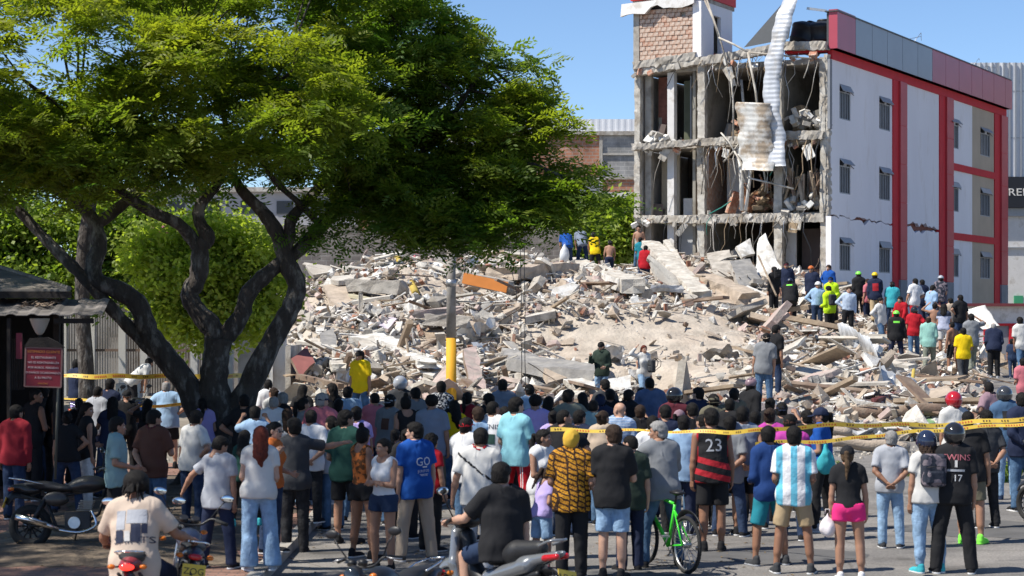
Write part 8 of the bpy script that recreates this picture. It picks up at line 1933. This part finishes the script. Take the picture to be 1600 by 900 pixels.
def scooter(x, y, z, yaw, label, ptext='WLD 09G', body='grey', front_only=False, lean=0.):
    t = empty('scooter', (x, y, z), yaw, label, 'scooter'); t.rotation_euler = (0, lean, yaw)
    mp = mat('scooter_paint_'+body, CC[body] if body in CC else (.2,.2,.2), .22, .05, 5, 0, metal=.35, coat=.7)
    wheel(t, .62, .27, 8, w=.045); wheel(t, -.58, .27, 8, w=.05)
    f = MB()
    for s in (-1,1): f.tube([(s*.08,.62,.27),(s*.075,.46,.72)], .020, 0, 8)
    f.build('fork', M_black, t)
    MB().tube(*catmull([(0,.86,.42),(0,.76,.55),(0,.60,.58),(0,.46,.50)], [.065]*4), 0, 8, flat=.4).build('front_mudguard', mp, t)
    def shield(p): 
        q = [np.abs(p[0]), p[1], p[2]]; d = sml([sg(q, (.06,.50,.88), (.14,.44,.60), .05, .05), sg(q, (.14,.44,.60), (.13,.36,.36), .05, .04), sg(p, (0,.53,.90), (0,.48,.62), .07, .06)], .04); return smax(d, -sg(p, (0,.28,.80), (0,.24,.4), .15, .15), .02)
    sdfmesh('leg_shield', shield, (-.24,.2,.25), (.24,.65,1.0), .016, mp, t)
    sdfmesh('inner_shield', lambda p: sml([sg(p, (0,.40,.86), (0,.30,.55), .075, .085), sg(p, (0,.30,.55), (0,.05,.36), .085, .08), sg(p, (0,.05,.36), (0,-.12,.50), .08, .07)], .04), (-.13,-.25,.22), (.13,.55,.98), .017, M_black, t)
    def rear(p): 
        q = [np.abs(p[0]), p[1], p[2]]; return smin(sg(q, (.07,-.02,.50), (.09,-.55,.66), .085, .07), sg(q, (.06,-.50,.68), (.035,-.92,.80), .07, .03), .05)
    sdfmesh('side_panel', rear, (-.2,-1.0,.36), (.2,.12,.88), .017, mp, t)
    sdfmesh('lower_panel', lambda p: sg([np.abs(p[0]), p[1], p[2]], (.10,.0,.40), (.08,-.70,.60), .05, .03), (-.18,-.8,.3), (.18,.08,.7), .017, M_black, t)
    sdfmesh('seat', lambda p: smin(sg(p, (0,.0,.70), (0,-.30,.74), .095, .11), sg(p, (0,-.34,.78), (0,-.66,.83), .10, .07), .05)+.0*p[0], (-.15,-.8,.55), (.15,.14,.95), .018, mat('seat_vinyl', (.02,.02,.022), .5, .1, 10, .1, 60), t)
    MB().tube(*catmull([(-.09,-.72,.86),(-.10,-.88,.92),(0,-.96,.93),(.10,-.88,.92),(.09,-.72,.86)], [.014]*5), 0, 6).build('grab_rail', mp, t)
    for s in (-1,1): sdfmesh('tail_light', lambda p, s=s: sg(p, (s*.085,-.80,.755), (s*.06,-.94,.78), .032, .028), (s*.085-.08,-1.0,.68), (s*.085+.08,-.72,.84), .012, M_taill, t)
    MB().box((0,.02,.28), (.2,.3,.16)).tube([(-.13,-.05,.28),(.13,-.05,.28)], .08, 0, 14).build('engine', M_black, t, .02)
    MB().tube([(.12,.1,.22),(.15,-.3,.24),(.16,-.72,.34)], [.022,.04,.045], 0, 12).build('exhaust', M_black, t)
    sdfmesh('handlebar_cover', lambda p: smin(el(p, (0,.40,1.0), (.15,.09,.07)), sg([np.abs(p[0]),p[1],p[2]], (.05,.40,1.0), (.22,.34,1.03), .05, .03), .04), (-.28,.25,.9), (.28,.55,1.1), .016, M_black, t)
    MB().sphere((0,.50,.985), .07, 0, 14, 8, (1.4,.5,.8)).build('headlight', M_glass, t)
    handlebar(t, .40, 1.0, .35, .04, True, .24)
    MB().tube(*catmull([(0,-.98,.45),(0,-.90,.62),(0,-.70,.62)], [.05,.06,.06]), 0, 8, flat=.4).build('rear_mudguard', M_black, t)
    plate(t, (0.02,-1.0,.58), ptext, -.35, roll=.22)
    return t
motorbike(gp(118,25.2), 25.25, .12, -1.45, 'black motorbike parked across the shaded brick pavement at the left edge', 'black', lean=-.12)
motorbike(gp(216,18.2), 18.25, .12, .05, 'motorbike with glowing red tail light under the rider in the sand coloured t-shirt', 'dred', lit=True)
mz = motorbike(gp(276,18.9), 19.0, .12, .22, 'motorbike with tilted yellow ZOG plate beside the seated rider', 'navy', ptext='ZOG', lean=.14)
motorbike(gp(622,17.6), 17.3, 0, 2.62, 'dark motorbike seen at the bottom edge left of the grey scooter', 'black', lean=.1)
scooter(gp(768,19.5)+.03, 19.45, 0, .72, 'grey scooter carrying the man in black t-shirt, with a tilted yellow plate', 'WLD 09G')
motorbike(gp(1655,29), 29, 0, .5, 'dark motorbike cut off by the right edge of the picture', 'black')
motorbike(gp(165,46.5), 46.5, .1, -1.5, 'black motorbike parked behind the left tape', 'black')
b2 = scooter(gp(198,45), 45, .1, -2.4, 'blue and white scooter standing behind the left tape', '', 'blue')
def bicycle(x, y, z, yaw, label):
    t = empty('bicycle', (x, y, z), yaw, label, 'bicycle'); mp = mat('neon_green_paint', (.05,.62,.03), .25, .05, 5, 0, coat=.6)
    for yy in (.53,-.50):
        w_ = wheel(t, yy, .335, 24, .024, True)
    fr = MB(); bb_ = (0,-.06,.28); st = (0,-.22,.78); hd_ = (0,.36,.86); hl_ = (0,.40,.70)
    fr.tube([bb_, st], [.021,.017], 0, 8).tube([st, hd_], .020, 0, 8).tube([bb_, hl_], .026, 0, 8).tube([hd_, hl_], .024, 0, 8)
    for s in (-1,1): fr.tube([bb_, (s*.06,-.50,.335)], .011, 0, 6).tube([(0,-.20,.72), (s*.06,-.50,.335)], .010, 0, 6)
    fr.build('frame', mp, t)
    fk = MB()
    for s in (-1,1): fk.tube([(s*.05,.40,.70),(s*.055,.46,.52),(s*.05,.53,.335)], .014, 0, 6)
    fk.build('fork', M_black, t)
    sdfmesh('saddle', lambda p: smin(el(p, (0,-.30,.92), (.075,.09,.028)), sg(p, (0,-.28,.92), (0,-.12,.915), .03, .018), .04), (-.1,-.42,.86), (.1,-.06,.98), .010, M_black, t)
    MB().tube([(0,-.22,.78),(0,-.26,.90)], .014, 0, 8).build('seat_post', M_black, t)
    MB().tube([(-.31,.30,.98),(-.1,.36,.97),(.1,.36,.97),(.31,.30,.98)], .012, 0, 8).tube([(0,.36,.86),(0,.36,.97)], .014, 0, 8).build('handlebar', M_black, t)
    MB().ring((.045,-.06,.28), .09, .006, (1,0,0), 0, 22, 5).tube([(.06,-.06,.28),(.07,.06,.16)], .009, 0, 6).box((.11,.07,.15), (.09,.06,.02)).tube([(-.06,-.06,.28),(-.07,-.18,.40)], .009, 0, 6).box((-.11,-.19,.41), (.09,.06,.02)).build('crank', M_steel, t)
    MB().tube(*catmull([(0,-.88,.52),(0,-.76,.66),(0,-.58,.72),(0,-.40,.69),(0,-.26,.55)], [.035]*5), 0, 8, flat=.25).build('rear_mudguard', M_black, t)
    MB().tube([(.045,-.02,.345),(.045,-.48,.375)], .004, 0, 4).tube([(.045,-.02,.20),(.045,-.48,.30)], .004, 0, 4).build('chain', M_steel, t)
    return t
bicycle(gp(1041,24.0), 24.05, 0, .42, 'bright green bicycle under the grey haired cyclist')
# ================= carried things
def at_person(T, loc): return T.matrix_basis @ Vector(loc)
T, J = PB
q = at_person(T, J['chest']+Vector((0,-.10,.02))); backpack(q.x, q.y, q.z, T.rotation_euler.z, 'camo', 'grey patterned backpack on the woman with curly hair and helmet', .95, pattern_mat('camo'))
T, J = HV
q = at_person(T, J['chest']+Vector((0,-.10,.0))); backpack(q.x, q.y, q.z, T.rotation_euler.z, 'char', 'dark backpack on the worker in yellow high visibility jacket', .9)
v = P(1022,572,54.3); backpack(v.x, v.y, v.z, -1.2, 'char', 'dark shoulder bag behind the woman with reddish hair', .85)
v = P(1214,428,69.7); backpack(v.x, v.y, v.z, .2, 'black', 'black backpack on the worker all in black', .8)
def bag(px, py, d, r, m, label, name='bag'):
    v = P(px, py, d); t = empty(name, v, 0, label, 'bag'); sd_ = int(px)
    sdfmesh('sack', lambda p: smin(el(p, (0,0,-.02), (r*.85,r*.5,r*1.1)), sg(p, (0,0,r*.8), (0,0,r*1.5), r*.35, r*.12), r*.4)+r*.20*wob((p[0],p[1],p[2]*.5), 4.2/r, sd_), (-r*1.3,-r*1.1,-r*1.4), (r*1.3,r*1.1,r*1.8), r*.11, m, t)
    MB().tube([(-.03,0,r*1.4),(-.02,0,r*1.9),(.02,0,r*1.9),(.03,0,r*1.4)], .006, 0, 5).build('handle', m, t)
bag(1293,822,22.9,.10,mat('thin_plastic', (.72,.66,.66), .4, .1, 8, .2, 20),'small white plastic bag hanging from the hand of the woman in pink shorts','plastic_bag')
bag(1290,722,27.9,.15,cloth('turq'),'big teal cloth bag held by the woman in the blue t-shirt','cloth_bag')
bag(882,398,79.4,.24,mat('white_sack', (.6,.62,.64), .8, .1, 3, .2),'white sack being dragged by the bending workers at the top of the heap','sack')
v = P(1256,485,66.5); tag(MB().tube([P(1213,462,67.5), P(1185,400,70.5)], .035, 0, 6).build('carried_pole', M_rc['timber']), 'wooden pole on the shoulder of the worker all in black', 'pole')
# ================= police tape
M_tape = mat('yellow_tape', (.66,.45,.06), .5, .2, 3, .1, 12); M_tink = mat('tape_ink', (.08,.03,.02), .6, .1, 5, 0); M_tred = mat('tape_ink_red', (.50,.05,.02), .6, .1, 5, 0)
def tape(pl, w, label, sd, sag=.02):
    pts = [P(a, b, c) for a, b, c in pl]; o, r_ = catmull(pts, [1]*len(pts), 14); R_ = random.Random(sd); ph = R_.uniform(0, 6)
    mb = MB(); vs = []; L = 0; Ls = []
    for i, p in enumerate(o):
        if i: L += (o[i]-o[i-1]).length
        Ls.append(L); tw = .35*math.sin(L*1.3+ph)+.9*max(0, math.sin(L*.55+ph))**8; up = Vector((0, math.sin(tw), math.cos(tw))); vs += [p-up*w/2+Vector((0,0,.012*math.sin(L*7+ph))), p+up*w/2+Vector((0,0,.012*math.sin(L*7+ph)))]
    mb.add(vs, [(i*2, i*2+2, i*2+3, i*2+1) for i in range(len(o)-1)], 0, True); t = mb.build('police_tape', M_tape); tag(t, label, 'tape')
    ink = [MB(), MB()]; s = .05
    def at(s_):
        j = max(k for k in range(len(Ls)) if Ls[k] <= s_); j = min(j, len(o)-2); f_ = (s_-Ls[j])/(Ls[j+1]-Ls[j]+1e-9); a = Vector(vs[j*2]).lerp(Vector(vs[j*2+2]), f_); b = Vector(vs[j*2+1]).lerp(Vector(vs[j*2+3]), f_); return a, b
    while s < L-.3:
        grp = R_.choice([3,7]); which = 1 if grp == 7 else 0
        for g_ in range(grp):
            if s > L-.1: break
            a, b = at(s); a2, b2 = at(s+.016); off = Vector((0,-.004,0)); lo_, hi_ = .30, .70
            ink[which].add([a.lerp(b,lo_)+off, a2.lerp(b2,lo_)+off, a2.lerp(b2,hi_)+off, a.lerp(b,hi_)+off], [(0,1,2,3)]); s += .034
        s += .11
    ink[0].build('tape_marks', M_tink, t)['kind'] = 'stuff'; ink[1].build('tape_marks', M_tred, t)['kind'] = 'stuff'
tape([(860,672,25.5),(1000,673,25.4),(1100,675,25.2),(1180,673,24.6),(1240,668,24.3),(1330,664,24.2),(1450,664,24.4),(1520,660,24.4),(1600,654,24.3),(1700,646,24.3)], .052, 'yellow police tape stretched across the right half in front of jersey 23', 1)
tape([(1180,693,26.5),(1250,690,26.4),(1310,688,26.4),(1370,680,26.5),(1440,674,26.6),(1520,668,26.5),(1600,662,26.4),(1700,655,26.4)], .046, 'second yellow police tape sagging below the first on the right', 2)
tape([(40,587,37),(150,588,36.6),(260,588,36.4),(330,589,36),(420,585,38)], .085, 'yellow police tape tied behind the trunk on the left', 3)
tape([(60,618,38),(120,624,38),(200,634,38),(290,632,38),(400,625,39)], .06, 'lower slack tape behind the left crowd', 4)
# ================= kiosk with notice and lamp
KD = 31.0; K = empty('kiosk', P(-20,0,KD)*1, 0, 'dark kiosk with corrugated awning at the left edge', 'kiosk'); K.location = (gp(-20,KD), KD, .12)
M_kd = mat('kiosk_dark', (.018,.014,.013), .85, .3, 4, .2); M_kr = mat('kiosk_roof', (.14,.13,.12), .8, .35, 3, .3, 20, col2=(.22,.19,.16), c2amt=.5, c2scale=2)
kx = K.location.x
def kp(px, py, d): v = P(px, py, d); return (v.x-kx, v.y-KD, v.z-.12)
e1 = kp(108,452,29.6); e2 = kp(-220,452,29.6); apx = kp(-75,398,32)
zt = e1[2]; ap = (apx[0], 1.6, apx[2]); bk1 = (gp(106,34.2)-kx, 3.2, zt); bk2 = (e2[0], 3.2, zt)
MB().add([(e2[0],e2[1],zt),(e1[0],e1[1],zt),ap,bk1,bk2,(e2[0],e2[1],zt-.03),(e1[0],e1[1],zt-.03),(bk1[0],bk1[1],zt-.03),(bk2[0],bk2[1],zt-.03)], [(0,1,2),(1,3,2),(3,4,2),(4,0,2),(5,8,7,6),(0,5,6,1),(1,6,7,3),(3,7,8,4),(4,8,5,0)]).build('roof', M_kr, K)
MB().tube([(e1[0],e1[1],zt+.01), ap], .04, 0, 6).build('roof_ridge', M_kr, K)
MB().box2((e2[0],e1[1]-.02,zt-.13),(e1[0]+.03,e1[1]+.03,zt-.031)).build('fascia', M_kd, K)
w2 = kp(160,492,28.6)
def awn():
    vs = []; fs = []; x0 = e2[0]; x1 = w2[0]; n = int((x1-x0)/.05)
    za = kp(100,470,30.3)[2]; zb2 = w2[2]
    for i in range(n+1):
        x = x0+(x1-x0)*i/n; dz_ = .022*(1 if (i//2) % 3 == 0 else 0); vs += [(x, w2[1], zb2+dz_), (x-.25, -.6, za+dz_+.02), (x, w2[1], zb2+dz_-.012)]
    for i in range(n): fs += [(i*3, i*3+3, i*3+4, i*3+1), (i*3, i*3+2, i*3+5, i*3+3)]
    return MB().add(vs, fs)
awn().build('awning', mat('awning_sheet', (.20,.18,.17), .75, .35, 2.5, .2, 20, col2=(.11,.10,.095), c2amt=.5, c2scale=1.5), K)
kr_ = random.Random(5); lf = MB()
for i in range(60):
    x = kr_.uniform(kp(45,0,29.8)[0], kp(95,0,29.8)[0]); yv = kr_.uniform(-1.8,-1.0); zz_ = w2[2]+.04+(yv-w2[1])/( -.6-w2[1])*(kp(100,470,30.3)[2]-w2[2]); R3 = Euler((kr_.uniform(-.5,.5),kr_.uniform(-.5,.5),kr_.uniform(0,6))).to_matrix(); lf.box((x,yv,zz_+.02), (.09,.04,.006), 0, R3)
lf.build('dead_leaves', M_rc['brown'], K)['kind'] = 'stuff'
for px_ in (102,): MB().box2((kp(px_,0,29.2)[0]-.05, w2[1]+.1, w2[2]-.12),(kp(px_,0,29.2)[0]+.5, w2[1]+.16, w2[2]-.05)).build('awning_bracket', M_kd, K)
MB().box2((e2[0]+.3, 3.1, 0), (gp(98,34.1)-kx, 3.2, zt-.1)).build('back_wall', M_kd, K); MB().box2((e2[0]+.2, .2, 0), (e2[0]+.3, 3.1, zt-.1)).build('side_wall', M_kd, K)  # walls coloured near black, painting in the shade of the kiosk interior
for yy in (-.9, 1.4, 2.9): MB().box2((gp(88,31+yy)-kx-.05, yy, 0), (gp(88,31+yy)-kx+.04, yy+.1, zt-.13)).build('post', M_kd, K)
MB().box2((kp(20,0,29)[0], w2[1]+.05, 0), (kp(25,0,29)[0], w2[1]+.11, w2[2]-.05)).build('post', M_kd, K)
for i in range(9): MB().box2((kp(-5+i*3,0,29.4)[0], -.95, w2[2]-1.1), (kp(-5+i*3,0,29.4)[0]+.012, -.93, w2[2]-.35)).build('grille_bar', M_kd, K)
MB().box2((kp(33,0,29)[0], w2[1]+.1, kp(0,560,29)[2]), (kp(42,0,29)[0], w2[1]+.14, kp(0,520,29)[2])).build('red_panel', mat('dull_red', (.20,.02,.04), .6, .2, 5, .1), K)
L_ = empty('lamp', P(62,505,28.9), 0, 'white glass bowl lamp under the kiosk awning', 'lamp'); MB().lathe((0,0,0), [(0,-.17),(.035,-.16),(.06,-.13),(.10,-.05),(.135,.04),(.14,.07),(.12,.07)], m=0, n=20).build('glass_bowl', mat('milk_glass', (.42,.39,.35), .35, .05, 3, 0), L_); MB().tube([(0,0,-.17),(0,0,-.30)], .022, 0, 8).tube([(0,0,-.3),(0,0,-.34)], .06, 0, 10).build('lamp_post', M_kd, L_)
SG = empty('notice_board', P(68,574,28.4), .08, 'small dark red notice with white lines of text hanging on a post by the kiosk', 'sign'); SG.rotation_euler = (0, .03, .05)
MB().box((0,0,0), (.49,.03,.54)).build('board', mat('notice_red', (.17,.010,.022), .5, .12, 4, .05), SG, .004)
fm = MB()
for (a, b) in (((-.25,-.27),(.25,-.27)),((-.25,.27),(.25,.27)),((-.25,-.27),(-.25,.27)),((.25,-.27),(.25,.27))): fm.beam((a[0],-.012,a[1]),(b[0],-.012,b[1]), .022, .018)
fm.build('frame', mat('notice_frame', (.20,.11,.10), .6, .1, 5, 0), SG)
Mt = lambda z: Matrix.Translation((0,-.019,z)) @ Matrix.Rotation(math.radians(90), 4, 'X')
M_wt = mat('notice_white', (.50,.40,.42), .7, 0, 1, 0); M_ot = mat('notice_orange', (.45,.16,.04), .7, 0, 1, 0)
for i, (tx, sz, zz_, mm) in enumerate((('ESTIMADO CLIENTE',.050,.215,M_ot),('EL RESTAURANTE',.043,.135,M_wt),('NO SE RESPONSABILIZA',.040,.065,M_wt),('POR ROBOS, PERDIDAS',.040,-.005,M_wt),('O DAÑOS OCASIONADOS',.040,-.075,M_wt),('A SU MOTO',.043,-.145,M_wt),('GRACIAS',.034,-.225,M_ot))): tile_text(tx, sz, mm, SG, Mt(zz_), .003)
MB().prism([(-.27,.28),(.29,.28),(.18,.36),(.05,.42),(-.2,.40)], .06, 0, Matrix.Translation((0,-.03,0))).build('hood', M_kd, SG)
MB().tube([(.20,.04,.27),(.20,.04,-1.55)], .018, 0, 8).build('sign_post', mat('post_grey', (.10,.10,.08), .7, .1, 3, 0), SG)
# fallen leaves on the pavement and road
lr = np.random.RandomState(6); n = 1400; lx_ = lr.uniform(-7.5, 3.5, n); ly = lr.uniform(20, 38, n); lz = np.where(lx_ < EDGE, .135, .016)
V = []; Fc = []
for i in range(n):
    a = lr.uniform(0, 6.28); s = lr.uniform(.015, .04); c, sn = math.cos(a)*s, math.sin(a)*s; o = len(V); z_ = lz[i]+(.09 if -6.4 < lx_[i] < -3.3 and 24 < ly[i] < 36 else 0); V += [(lx_[i]-c, ly[i]-sn, z_), (lx_[i]+sn*.4, ly[i]-c*.4, z_+.012), (lx_[i]+c, ly[i]+sn, z_+.004), (lx_[i]-sn*.4, ly[i]+c*.4, z_+.010)]; Fc.append((o, o+1, o+2, o+3))
o = MB().add(V, Fc).build('leaf_litter', mat('dry_leaf', (.20,.13,.05), .8, .4, 3, .1)); o['kind'] = 'stuff'
# small stones at the foot of the heap
X = lr.uniform(-7, 13, 900); Y = 44.6-np.abs(lr.normal(0, 1.4, 900)); sp_ = []
tv_, tf_ = HT[0]; Vs = []; Fs = []
for i in range(900):
    s = .02+.06*lr.uniform()**2; Vs.append(tv_*s+np.array((X[i], Y[i], ground_z(X[i], Y[i])+.02))); Fs.append(tf_+i*len(tv_))
o = bpy.data.objects.new('scattered_stones', npmesh('scattered_stones', np.concatenate(Vs), np.concatenate(Fs), [M_rc['pale']], smooth=False)); link(o); o['kind'] = 'stuff'
